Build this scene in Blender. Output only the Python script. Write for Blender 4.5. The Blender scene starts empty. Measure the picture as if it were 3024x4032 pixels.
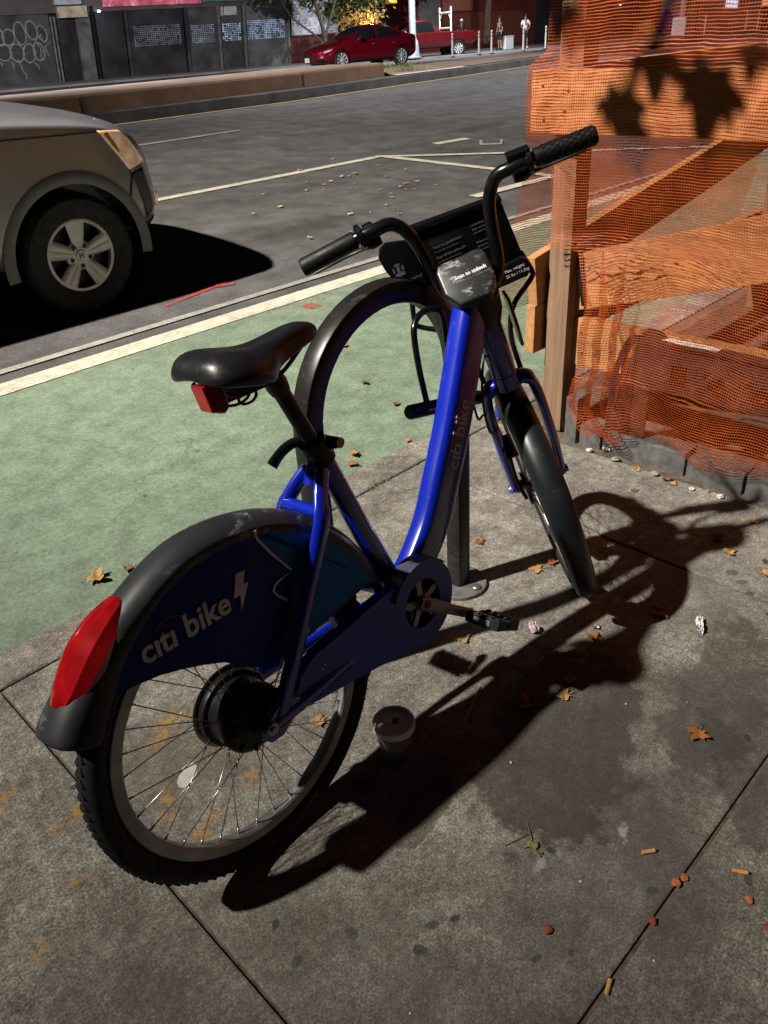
import bpy, bmesh, math, random
from mathutils import Vector, Matrix, Quaternion
random.seed(7)
S = bpy.context.scene
COL = S.collection
R = math.radians
sin, cos, pi = math.sin, math.cos, math.pi

# ------------------------------------------------------------------ camera
cam_d = bpy.data.cameras.new('camera'); cam = bpy.data.objects.new('camera', cam_d); COL.objects.link(cam)
cam_d.sensor_fit = 'VERTICAL'; cam_d.sensor_height = 36.0; cam_d.lens = 27.60
cam_d.clip_start = 0.05; cam_d.clip_end = 500.0
cr = Vector((0.70082799, -0.71101607, -0.05741322)); cu = Vector((0.40338787, 0.3286512, 0.85397108)); cf = Vector((0.58831824, 0.62164663, -0.51714322))
cam.matrix_world = Matrix(((cr.x, cu.x, -cf.x, 0.0), (cr.y, cu.y, -cf.y, 0.0), (cr.z, cu.z, -cf.z, 1.434), (0, 0, 0, 1)))
S.camera = cam
S.render.resolution_x, S.render.resolution_y = 768, 1024
# ------------------------------------------------------------------ exposure, night sky
S.view_settings.view_transform = 'Standard'; S.view_settings.look = 'None'
S.view_settings.exposure = 0.0; S.view_settings.gamma = 1.0
S.render.engine = 'CYCLES'
S.cycles.max_bounces = 8; S.cycles.transparent_max_bounces = 16; S.cycles.diffuse_bounces = 1
S.cycles.use_denoising = True
W = bpy.data.worlds.new('World'); S.world = W; W.use_nodes = True
wn = W.node_tree; bg = wn.nodes['Background']
sky = wn.nodes.new('ShaderNodeTexSky'); sky.sky_type = 'NISHITA'; sky.sun_disc = False
sky.sun_elevation = R(-4.0); sky.sun_rotation = R(200.0)
mixw = wn.nodes.new('ShaderNodeMixRGB'); mixw.inputs[0].default_value = 0.75
mixw.inputs[2].default_value = (0.30, 0.26, 0.27, 1)          # city glow on low cloud
wn.links.new(sky.outputs[0], mixw.inputs[1]); wn.links.new(mixw.outputs[0], bg.inputs[0])
bg.inputs[1].default_value = 0.020
# ------------------------------------------------------------------ near and corner street lamps, plus added spots for median and far road
def spot(name, loc, target, power, half, color, blend=1.0, rad=0.11):
    d = bpy.data.lights.new(name, 'SPOT'); d.energy = power; d.spot_size = 2 * R(half); d.spot_blend = blend
    d.color = color; d.shadow_soft_size = rad
    o = bpy.data.objects.new(name, d); COL.objects.link(o); o.location = loc
    o.rotation_euler = (Vector(target) - Vector(loc)).to_track_quat('-Z', 'Y').to_euler()
    return o
LAMP = Vector((-7.6, 5.0, 11.3))
spot('street_lamp_light', LAMP, (8.0, 4.0, 0.0), 34500, 27.8, (1.0, 0.94, 0.84), rad=0.17)
spot('median_fill_light', (3.0, 18.0, 9.0), (13.0, 24.0, 0.0), 33000, 70, (0.98, 0.95, 0.97))  # added spot without a lamp of its own, brightens median and shutters
spot('corner_lamp_light', (36.0, 31.5, 8.5), (38.0, 32.5, 0.0), 8500, 74, (0.95, 0.97, 1.0))
spot('far_road_fill_light', (22.0, 7.0, 10.0), (17.0, 13.0, 0.0), 10000, 46, (0.94, 0.96, 1.0))  # added unseen spot that brightens the road and planter wall

# ------------------------------------------------------------------ node helpers
def mat(name):
    m = bpy.data.materials.new(name); m.use_nodes = True
    return m, m.node_tree, m.node_tree.nodes['Principled BSDF']
def N(nt, t, **kw):
    n = nt.nodes.new(t)
    for k, v in kw.items():
        if k.startswith('i_'):
            n.inputs[int(k[2:])].default_value = v
        else: setattr(n, k, v)
    return n
def L(nt, a, b): nt.links.new(a, b)
def M_(nt, op, a, b=None, c=None):
    n = nt.nodes.new('ShaderNodeMath'); n.operation = op
    for i, v in enumerate((a, b, c)):
        if v is None: continue
        if isinstance(v, (int, float)): n.inputs[i].default_value = v
        else: nt.links.new(v, n.inputs[i])
    return n.outputs[0]
def noise(nt, vec, scale, detail=4, rough=0.55, out=0):
    n = nt.nodes.new('ShaderNodeTexNoise'); n.inputs['Scale'].default_value = scale
    n.inputs['Detail'].default_value = detail; n.inputs['Roughness'].default_value = rough
    if vec is not None: nt.links.new(vec, n.inputs['Vector'])
    return n.outputs[out]
def ramp(nt, fac, stops):
    n = nt.nodes.new('ShaderNodeValToRGB'); e = n.color_ramp.elements
    while len(e) < len(stops): e.new(0.5)
    for i, (p, c) in enumerate(stops):
        e[i].position = p; e[i].color = (*c, 1) if len(c) == 3 else c
    nt.links.new(fac, n.inputs[0]); return n.outputs[0]
def mix(nt, fac, a, b, blend='MIX'):
    n = nt.nodes.new('ShaderNodeMixRGB'); n.blend_type = blend
    for i, v in enumerate((fac, a, b)):
        if isinstance(v, (int, float)): n.inputs[i].default_value = v
        elif isinstance(v, tuple): n.inputs[i].default_value = (*v, 1) if len(v) == 3 else v
        else: nt.links.new(v, n.inputs[i])
    return n.outputs[0]
def objvec(nt): return nt.nodes.new('ShaderNodeTexCoord').outputs['Object']
def bump(nt, bsdf, h, strength=0.3, dist=0.01):
    b = nt.nodes.new('ShaderNodeBump'); b.inputs['Strength'].default_value = strength; b.inputs['Distance'].default_value = dist
    nt.links.new(h, b.inputs['Height']); nt.links.new(b.outputs[0], bsdf.inputs['Normal'])
def setp(b, col=None, rough=None, metal=None, spec=None, coat=None):
    if col is not None: b.inputs['Base Color'].default_value = (*col, 1)
    if rough is not None: b.inputs['Roughness'].default_value = rough
    if metal is not None: b.inputs['Metallic'].default_value = metal
    if spec is not None: b.inputs['Specular IOR Level'].default_value = spec
    if coat is not None: b.inputs['Coat Weight'].default_value = coat
def simple(name, col, rough=0.5, metal=0.0, coat=0.0, vary=0.25, scale=20.0, bumpk=0.0, spec=0.5):
    """plain coloured surface with a little noise in tone and gloss"""
    m, nt, b = mat(name); setp(b, col, rough, metal, spec, coat)
    v = objvec(nt); n = noise(nt, v, scale, 5)
    c2 = tuple(max(0, x * (1 - vary)) for x in col); c3 = tuple(min(1, x * (1 + vary)) for x in col)
    L(nt, ramp(nt, n, [(0.3, c2), (0.7, c3)]), b.inputs['Base Color'])
    r = ramp(nt, noise(nt, v, scale * 2.3, 3), [(0.3, (rough * 0.8,) * 3), (0.7, (min(1, rough * 1.2),) * 3)])
    L(nt, r, b.inputs['Roughness'])
    if bumpk: bump(nt, b, noise(nt, v, scale * 6, 4), bumpk, 0.004)
    return m
def emit(name, col, strength):
    m, nt, b = mat(name); setp(b, (0.02, 0.02, 0.02), 0.4)
    b.inputs['Emission Color'].default_value = (*col, 1); b.inputs['Emission Strength'].default_value = strength
    return m
def smooth_mask(nt, v, lo, hi):
    n = nt.nodes.new('ShaderNodeMapRange'); n.interpolation_type = 'SMOOTHSTEP'
    n.inputs[1].default_value = lo; n.inputs[2].default_value = hi
    L(nt, v, n.inputs[0]); return n.outputs[0]
def blotch(nt, vec, wob, cx, cy, rx, ry, ang=0.0, soft=0.5, amp=0.6):
    """ragged elliptical mask on the ground at (cx,cy): stains and paint marks with their own shape"""
    s = nt.nodes.new('ShaderNodeSeparateXYZ'); L(nt, vec, s.inputs[0])
    dx = M_(nt, 'SUBTRACT', s.outputs[0], cx); dy = M_(nt, 'SUBTRACT', s.outputs[1], cy)
    ca, sa = cos(ang), sin(ang)
    u = M_(nt, 'DIVIDE', M_(nt, 'ADD', M_(nt, 'MULTIPLY', dx, ca), M_(nt, 'MULTIPLY', dy, sa)), rx)
    w = M_(nt, 'DIVIDE', M_(nt, 'SUBTRACT', M_(nt, 'MULTIPLY', dy, ca), M_(nt, 'MULTIPLY', dx, sa)), ry)
    d = M_(nt, 'SQRT', M_(nt, 'ADD', M_(nt, 'MULTIPLY', u, u), M_(nt, 'MULTIPLY', w, w)))
    d = M_(nt, 'ADD', d, M_(nt, 'MULTIPLY', M_(nt, 'SUBTRACT', wob, 0.5), amp * 2))
    return smooth_mask(nt, d, 1.0, 1.0 - soft)

# ------------------------------------------------------------------ mesh helpers
class MB:
    def __init__(s): s.v = []; s.f = []; s.mi = []; s.cur = 0; s.uv = None
    def add(s, vs, fs):
        o = len(s.v); s.v += [tuple(p) for p in vs]; s.f += [tuple(i + o for i in f) for f in fs]; s.mi += [s.cur] * len(fs)
    def box(s, c, d, rot=None):
        hx, hy, hz = d[0] / 2, d[1] / 2, d[2] / 2; c = Vector(c)
        P = [Vector((x, y, z)) for x in (-hx, hx) for y in (-hy, hy) for z in (-hz, hz)]
        if rot is not None: P = [rot @ p for p in P]
        s.add([c + p for p in P], [(0, 1, 3, 2), (4, 6, 7, 5), (0, 4, 5, 1), (2, 3, 7, 6), (0, 2, 6, 4), (1, 5, 7, 3)])
    def tube(s, path, rad, seg=10, caps=True, ref=None, closed=False, sq=1.0):
        """sweep a (possibly elliptical) section along path; rad: number, list of numbers or of (a,b)"""
        P = [Vector(p) for p in path]; n = len(P)
        if not isinstance(rad, (list, tuple)) or (len(rad) == 2 and n != 2 and isinstance(rad[0], (int, float))): rad = [rad] * n
        T = []
        for i in range(n):
            if closed: t = P[(i + 1) % n] - P[i - 1]
            else: t = P[min(i + 1, n - 1)] - P[max(i - 1, 0)]
            T.append(t.normalized())
        u = Vector(ref) if ref is not None else (Vector((0, 0, 1)) if abs(T[0].z) < 0.9 else Vector((1, 0, 0)))
        u = (u - T[0] * u.dot(T[0])).normalized(); vs = []
        for i in range(n):
            if ref is not None:
                u = Vector(ref); u = (u - T[i] * u.dot(T[i])).normalized()
            elif i:
                u = (u - T[i] * u.dot(T[i])).normalized()
            w = T[i].cross(u); r = rad[i]; a, b = r if isinstance(r, (list, tuple)) else (r, r)
            for k in range(seg):
                t = 2 * pi * k / seg; ct, st = cos(t), sin(t)
                if sq != 1.0: ct = math.copysign(abs(ct) ** sq, ct); st = math.copysign(abs(st) ** sq, st)
                vs.append(P[i] + u * (a * ct) + w * (b * st))
        fs = []
        m = n if closed else n - 1
        for i in range(m):
            j = (i + 1) % n
            for k in range(seg):
                k2 = (k + 1) % seg; fs.append((i * seg + k, i * seg + k2, j * seg + k2, j * seg + k))
        if caps and not closed:
            fs.append(tuple(range(seg - 1, -1, -1))); fs.append(tuple((n - 1) * seg + k for k in range(seg)))
        s.add(vs, fs)
    def lathe(s, prof, seg=32, o=(0, 0, 0), ax=(0, 0, 1), closed=False, a0=0.0, a1=2 * pi):
        """revolve (r,h) profile about axis ax through o"""
        ax = Vector(ax).normalized(); u = ax.orthogonal().normalized(); w = ax.cross(u); o = Vector(o)
        full = abs(a1 - a0 - 2 * pi) < 1e-6; n = len(prof); m = seg if full else seg + 1; vs = []
        for k in range(m):
            t = a0 + (a1 - a0) * k / seg; d = u * cos(t) + w * sin(t)
            for r, h in prof: vs.append(o + d * r + ax * h)
        fs = []
        for k in range(seg):
            k2 = (k + 1) % m
            for i in range(n if closed else n - 1):
                j = (i + 1) % n; fs.append((k * n + i, k2 * n + i, k2 * n + j, k * n + j))
        s.add(vs, fs)
    def grid(s, rows, closed_u=False, closed_v=False):
        n = len(rows); m = len(rows[0]); vs = [p for r in rows for p in r]; fs = []
        for i in range(n if closed_u else n - 1):
            for j in range(m if closed_v else m - 1):
                a, b = (i + 1) % n, (j + 1) % m
                fs.append((i * m + j, i * m + b, a * m + b, a * m + j))
        s.add(vs, fs)
    def prism(s, poly, fn, t0, t1):
        """polygon (list of (u,v)) extruded between depth t0 and t1 through fn(u,v,t)->point"""
        n = len(poly)
        vs = [fn(u, v, t0) for u, v in poly] + [fn(u, v, t1) for u, v in poly]
        fs = [tuple(range(n - 1, -1, -1)), tuple(range(n, 2 * n))]
        for i in range(n):
            j = (i + 1) % n; fs.append((i, j, n + j, n + i))
        s.add(vs, fs)
    def build(s, name, m, parent=None, smooth=False, bevel=0.0, bseg=2, sub=0, ang=None):
        me = bpy.data.meshes.new(name); me.from_pydata([tuple(p) for p in s.v], [], s.f)
        for x in (m if isinstance(m, (list, tuple)) else [m]): me.materials.append(x)
        if isinstance(m, (list, tuple)):
            me.polygons.foreach_set('material_index', s.mi)
        bm = bmesh.new(); bm.from_mesh(me); bmesh.ops.recalc_face_normals(bm, faces=bm.faces)
        if bevel:
            bmesh.ops.bevel(bm, geom=[e for e in bm.edges if len(e.link_faces) == 2 and e.calc_face_angle(0) > 0.5], offset=bevel, segments=bseg, affect='EDGES', profile=0.6)
        bm.to_mesh(me); bm.free()
        if smooth: me.polygons.foreach_set('use_smooth', [True] * len(me.polygons))
        o = bpy.data.objects.new(name, me); COL.objects.link(o)
        if parent is not None: o.parent = parent
        if sub:
            q = o.modifiers.new('subsurf', 'SUBSURF'); q.levels = sub; q.render_levels = sub
        if ang is not None: me.set_sharp_from_angle(angle=R(ang))
        return o
def build_smooth(mb, name, m, parent=None, **k): return mb.build(name, m, parent, smooth=True, ang=k.pop('ang', 38), **k)
def root(name, label, cat, loc=(0, 0, 0), rz=0.0, group=None, rx=0.0):
    o = bpy.data.objects.new(name, None); COL.objects.link(o); o.location = loc; o.rotation_euler = (rx, 0, rz)
    o.empty_display_size = 0.1
    return tag(o, label, cat, group)
def tag(o, label, cat, group=None):
    o['label'] = label; o['category'] = cat
    if group: o['group'] = group
    return o
def struct(o, kind='structure'): o['kind'] = kind; return o
def text_mb(s, size, fn, bold=0.0, depth=0.0012, align='LEFT'):
    """text as solid letters; fn(u,v,t) maps letter plane to space"""
    c = bpy.data.curves.new('lettering', 'FONT'); c.body = s; c.size = size; c.extrude = depth / 2; c.offset = bold; c.align_x = align; c.resolution_u = 3
    o = bpy.data.objects.new('lettering', c); COL.objects.link(o)
    me = bpy.data.meshes.new_from_object(o.evaluated_get(bpy.context.evaluated_depsgraph_get()))
    mb = MB(); mb.add([fn(v.co.x, v.co.y, v.co.z) for v in me.vertices], [tuple(p.vertices) for p in me.polygons])
    bpy.data.objects.remove(o); bpy.data.meshes.remove(me); bpy.data.curves.remove(c)
    return mb
def merge(*mbs):
    r = MB()
    for m in mbs: r.add(m.v, m.f)
    return r
def smoothpath(pts, n=6):
    """Catmull-Rom through pts"""
    P = [Vector(p) for p in pts]; out = []
    for i in range(len(P) - 1):
        p0, p1, p2, p3 = P[max(i - 1, 0)], P[i], P[i + 1], P[min(i + 2, len(P) - 1)]
        for k in range(n):
            t = k / n
            out.append(0.5 * ((2 * p1) + (p2 - p0) * t + (2 * p0 - 5 * p1 + 4 * p2 - p3) * t * t + (3 * p1 - p0 - 3 * p2 + p3) * t ** 3))
    out.append(P[-1]); return out
def skin_body(name, joints, bones, m, parent=None, sub=1, fixed=None):
    """one continuous surface grown over a skeleton; joints {n:(co,r)}"""
    me = bpy.data.meshes.new(name); keys = list(joints); idx = {k: i for i, k in enumerate(keys)}
    me.from_pydata([joints[k][0] for k in keys], [(idx[a], idx[b]) for a, b in bones], [])
    o = bpy.data.objects.new(name, me); COL.objects.link(o)
    o.modifiers.new('skin', 'SKIN'); sk = me.skin_vertices[0].data
    for k in keys:
        r = joints[k][1]; sk[idx[k]].radius = r if isinstance(r, tuple) else (r, r); sk[idx[k]].use_root = (idx[k] == 0)
    q = o.modifiers.new('subsurf', 'SUBSURF'); q.levels = sub; q.render_levels = sub
    me2 = bpy.data.meshes.new_from_object(o.evaluated_get(bpy.context.evaluated_depsgraph_get()))
    bpy.data.objects.remove(o); bpy.data.meshes.remove(me)
    me2.name = name; me2.materials.clear(); me2.materials.append(m)
    me2.polygons.foreach_set('use_smooth', [True] * len(me2.polygons))
    o = bpy.data.objects.new(name, me2); COL.objects.link(o)
    if parent is not None: o.parent = parent
    return o
def copy_tree(o, parent=None):
    c = o.copy(); COL.objects.link(c)
    if parent is not None: c.parent = parent
    for ch in list(o.children): copy_tree(ch, c)
    return c

# ------------------------------------------------------------------ materials
def mat_concrete():
    m, nt, b = mat('sidewalk_concrete'); v = objvec(nt); setp(b, rough=0.85, spec=0.3)
    big = noise(nt, v, 1.3, 5, 0.6); mid = noise(nt, v, 7.0, 6, 0.65); fine = noise(nt, v, 70.0, 5, 0.7); grit = noise(nt, v, 210.0, 3, 0.6)
    col = ramp(nt, mid, [(0.30, (0.120, 0.104, 0.088)), (0.52, (0.205, 0.187, 0.165)), (0.72, (0.300, 0.282, 0.255))])
    col = mix(nt, 0.65, col, ramp(nt, big, [(0.30, (0.45, 0.42, 0.40)), (0.60, (1.05, 1.03, 1.0))]), 'MULTIPLY')
    mott = noise(nt, v, 26.0, 8, 0.75)
    col = mix(nt, 0.60, col, ramp(nt, mott, [(0.36, (0.50, 0.48, 0.47)), (0.50, (0.98, 0.97, 0.96)), (0.63, (1.42, 1.42, 1.40))]), 'MULTIPLY')
    col = mix(nt, 0.55, col, ramp(nt, fine, [(0.34, (0.36, 0.35, 0.34)), (0.62, (1.38, 1.37, 1.34))]), 'MULTIPLY')
    col = mix(nt, 0.70, col, ramp(nt, grit, [(0.33, (0.30, 0.29, 0.28)), (0.5, (1, 1, 1)), (0.67, (2.1, 2.07, 2.0))]), 'MULTIPLY')
    vo = N(nt, 'ShaderNodeTexVoronoi'); vo.inputs['Scale'].default_value = 48.0; L(nt, v, vo.inputs['Vector'])
    pale = M_(nt, 'MULTIPLY', smooth_mask(nt, vo.outputs['Distance'], 0.17, 0.10), smooth_mask(nt, noise(nt, v, 11.0, 2), 0.50, 0.60))
    col = mix(nt, M_(nt, 'MULTIPLY', pale, 0.5), col, (0.48, 0.45, 0.40))
    vd = N(nt, 'ShaderNodeTexVoronoi'); vd.inputs['Scale'].default_value = 34.0; L(nt, v, vd.inputs['Vector'])
    pit = M_(nt, 'MULTIPLY', smooth_mask(nt, vd.outputs['Distance'], 0.17, 0.09), smooth_mask(nt, noise(nt, v, 5.0, 2), 0.52, 0.60))
    col = mix(nt, M_(nt, 'MULTIPLY', pit, 0.75), col, (0.05, 0.045, 0.042))
    wob = noise(nt, v, 9.0, 9, 0.68); wob2 = noise(nt, v, 38.0, 6, 0.7)
    # worn grey-green paint wash where the slab meets the lane, drink stains, dirt; broad blotches also paint in lamp falloff
    stains_and_darkening = [(1.0, 0.42, 0.95, 0.42, 0.3, 0.9, 0.5, (0.075, 0.066, 0.057), 0.55), (0.35, 0.75, 0.45, 0.45, 0.2, 0.9, 0.5, (0.085, 0.070, 0.055), 0.45), (1.6, 0.20, 0.6, 0.25, 0.2, 0.9, 0.6, (0.060, 0.053, 0.046), 0.6), (1.95, 0.75, 0.35, 0.35, 0.5, 0.9, 0.6, (0.11, 0.10, 0.09), 0.40), (0.62, 1.30, 0.35, 0.20, 0.4, 0.9, 0.6, (0.09, 0.07, 0.05), 0.45), (1.18, 0.68, 0.34, 0.17, 0.35, 0.16, 0.85, (0.036, 0.030, 0.026), 0.72), (1.52, 0.46, 0.40, 0.12, 0.15, 0.30, 0.9, (0.045, 0.037, 0.031), 0.62), (1.33, 0.33, 0.22, 0.05, 0.7, 0.2, 0.9, (0.04, 0.034, 0.03), 0.5), (0.80, 0.78, 0.10, 0.05, 0.2, 0.12, 0.8, (0.05, 0.038, 0.03), 0.6), (1.75, 0.95, 0.12, 0.05, 0.3, 0.2, 0.9, (0.05, 0.042, 0.036), 0.45),
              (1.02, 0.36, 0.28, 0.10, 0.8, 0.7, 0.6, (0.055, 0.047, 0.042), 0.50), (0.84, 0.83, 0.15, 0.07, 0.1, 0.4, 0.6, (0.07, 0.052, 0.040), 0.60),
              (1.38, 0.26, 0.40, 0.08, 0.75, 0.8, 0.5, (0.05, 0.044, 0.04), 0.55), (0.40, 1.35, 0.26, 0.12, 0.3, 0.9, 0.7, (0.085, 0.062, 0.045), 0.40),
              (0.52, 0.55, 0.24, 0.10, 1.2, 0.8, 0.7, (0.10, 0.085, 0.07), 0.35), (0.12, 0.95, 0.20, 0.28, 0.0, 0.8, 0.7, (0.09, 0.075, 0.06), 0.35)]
    for cx, cy, rx, ry, a, so, am, c, k in stains_and_darkening:
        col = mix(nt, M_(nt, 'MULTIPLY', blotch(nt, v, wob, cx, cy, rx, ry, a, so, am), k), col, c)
    # old utility-marking spray, yellow-orange and mostly walked off
    spray = [(0.56, 1.42, 0.085, 0.03, 0.5), (0.45, 1.10, 0.055, 0.022, 0.4), (0.60, 1.13, 0.03, 0.02, 0.2), (0.17, 1.50, 0.05, 0.022, 0.6), (0.27, 1.35, 0.06, 0.018, 0.2),
             (-0.02, 1.21, 0.025, 0.06, 0.3), (0.075, 1.115, 0.025, 0.04, 0.7), (0.52, 1.00, 0.02, 0.012, 0.0), (0.64, 1.30, 0.06, 0.02, 0.9), (0.20, 1.19, 0.02, 0.012, 0.0), (0.43, 1.22, 0.05, 0.018, 1.0)]
    for cx, cy, rx, ry, a in spray:
        k = M_(nt, 'MULTIPLY', blotch(nt, v, wob2, cx, cy, rx * 1.55, ry * 1.7, a, 0.95, 0.95), 0.95)
        k = M_(nt, 'MULTIPLY', k, smooth_mask(nt, M_(nt, 'ADD', M_(nt, 'MULTIPLY', mott, 0.6), M_(nt, 'MULTIPLY', fine, 0.5)), 0.50, 0.62))
        col = mix(nt, k, col, (0.34, 0.175, 0.028))
    col = mix(nt, M_(nt, 'MULTIPLY', blotch(nt, v, wob2, 0.504, 1.253, 0.040, 0.022, 0.75, 0.15, 0.35), M_(nt, 'ADD', 0.35, M_(nt, 'MULTIPLY', wob2, 0.9))), col, (0.52, 0.50, 0.46))
    col = mix(nt, M_(nt, 'MULTIPLY', blotch(nt, v, wob2, 0.665, 1.00, 0.07, 0.03, 0.6, 0.5, 0.6), 0.6), col, (0.42, 0.39, 0.34))
    col = mix(nt, M_(nt, 'MULTIPLY', blotch(nt, v, wob2, 1.035, 0.44, 0.030, 0.012, 0.6, 0.6, 1.6), 0.45), col, (0.45, 0.44, 0.43))
    col = mix(nt, M_(nt, 'MULTIPLY', blotch(nt, v, wob2, 0.860, 0.525, 0.026, 0.012, 0.2, 0.6, 1.6), 0.4), col, (0.42, 0.41, 0.42))
    # trodden chewing gum
    gum = [(0.62, 0.60, .017), (0.57, 0.585, .020), (0.66, 0.575, .015), (0.99, 0.46, .022), (0.93, 0.50, .013), (0.90, 0.525, .014), (0.42, 0.82, .015), (0.40, 0.735, .019), (0.505, 0.70, .020),
           (0.31, 1.42, .016), (2.02, 0.62, .024), (2.05, 0.66, .028), (1.98, 0.58, .018), (1.10, 0.21, .016), (1.92, 0.50, .02), (1.75, 0.42, .022), (1.66, 0.30, .02), (1.45, 0.36, .016), (0.70, 0.42, .015),
           (0.75, 0.38, .011), (1.62, 1.42, .018), (1.75, 1.55, .024), (1.56, 1.30, .013), (1.80, 1.36, .012), (1.30, 1.72, .018), (0.96, 0.33, .016), (1.14, 0.13, .014), (1.22, 0.10, .02), (2.1, 0.42, .022), (0.84, 1.62, .02)]
    for cx, cy, r in gum:
        col = mix(nt, M_(nt, 'MULTIPLY', blotch(nt, v, wob2, cx, cy, r * 0.85, r * 0.55, cx * 9, 0.30, 1.0), 0.55 + 0.35 * ((cx * 37.7) % 1.0)), col, (0.030, 0.030, 0.034))
    col = mix(nt, 1.0, col, (0.955, 1.0, 1.03), 'MULTIPLY')
    L(nt, col, b.inputs['Base Color'])
    h = M_(nt, 'ADD', M_(nt, 'MULTIPLY', fine, 0.6), M_(nt, 'ADD', M_(nt, 'MULTIPLY', grit, 0.45), M_(nt, 'MULTIPLY', mid, 0.8)))
    h = M_(nt, 'SUBTRACT', h, M_(nt, 'MULTIPLY', pit, 0.35))
    bump(nt, b, h, 0.38, 0.005)
    return m
def mat_asphalt(name, base, tint=(1, 1, 1), stains_and_darkening=True):
    m, nt, b = mat(name); v = objvec(nt); setp(b, rough=0.8, spec=0.35)
    big = noise(nt, v, 0.55, 5, 0.6); mid = noise(nt, v, 4.0, 5, 0.6); fine = noise(nt, v, 120.0, 3, 0.7)
    mp = N(nt, 'ShaderNodeMapping'); mp.inputs['Scale'].default_value = (0.10, 1.4, 1); L(nt, v, mp.inputs[0])
    track = noise(nt, mp.outputs[0], 1.0, 3, 0.5)
    lo = tuple(base * 0.62 * t for t in tint); hi = tuple(base * 1.3 * t for t in tint)
    col = ramp(nt, mid, [(0.3, lo), (0.7, hi)])
    col = mix(nt, 0.6, col, ramp(nt, big, [(0.3, (0.62, 0.60, 0.58)), (0.65, (1.15, 1.15, 1.15))]), 'MULTIPLY')
    col = mix(nt, 0.55, col, ramp(nt, track, [(0.35, (0.68, 0.67, 0.67)), (0.65, (1.2, 1.2, 1.22))]), 'MULTIPLY')
    col = mix(nt, 0.8, col, ramp(nt, fine, [(0.32, (0.40, 0.40, 0.40)), (0.52, (1, 1, 1)), (0.72, (2.0, 1.95, 1.85))]), 'MULTIPLY')
    if stains_and_darkening:
        wob = noise(nt, v, 3.2, 5, 0.6)
        for cx, cy, rx, ry, a, k in [(4.1, 5.1, 1.0, 0.30, 0.1, .55), (3.4, 5.3, 0.9, 0.3, 0.0, .5), (6.0, 5.6, 1.0, .25, .2, .4), (5.0, 6.2, .6, .2, .1, .4), (9.2, 7.4, .9, .25, .1, .55), (2.3, 4.5, 1.4, .16, 0, .4), (7.5, 6.4, .6, .2, 0, .4), (5.6, 7.3, .8, .15, .05, .35)]:
            col = mix(nt, M_(nt, 'MULTIPLY', blotch(nt, v, wob, cx, cy, rx, ry, a, 0.8, 0.8), k), col, (0.022, 0.018, 0.015))
    vo = N(nt, 'ShaderNodeTexVoronoi'); vo.inputs['Scale'].default_value = 16.0; L(nt, v, vo.inputs['Vector'])
    fl = M_(nt, 'MULTIPLY', smooth_mask(nt, vo.outputs['Distance'], 0.10, 0.05), smooth_mask(nt, noise(nt, v, 2.3, 2), 0.52, 0.62))
    col = mix(nt, M_(nt, 'MULTIPLY', fl, 0.55), col, (0.30, 0.27, 0.22))
    L(nt, col, b.inputs['Base Color']); bump(nt, b, M_(nt, 'ADD', fine, M_(nt, 'MULTIPLY', mid, 0.6)), 0.45, 0.006)
    return m
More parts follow.
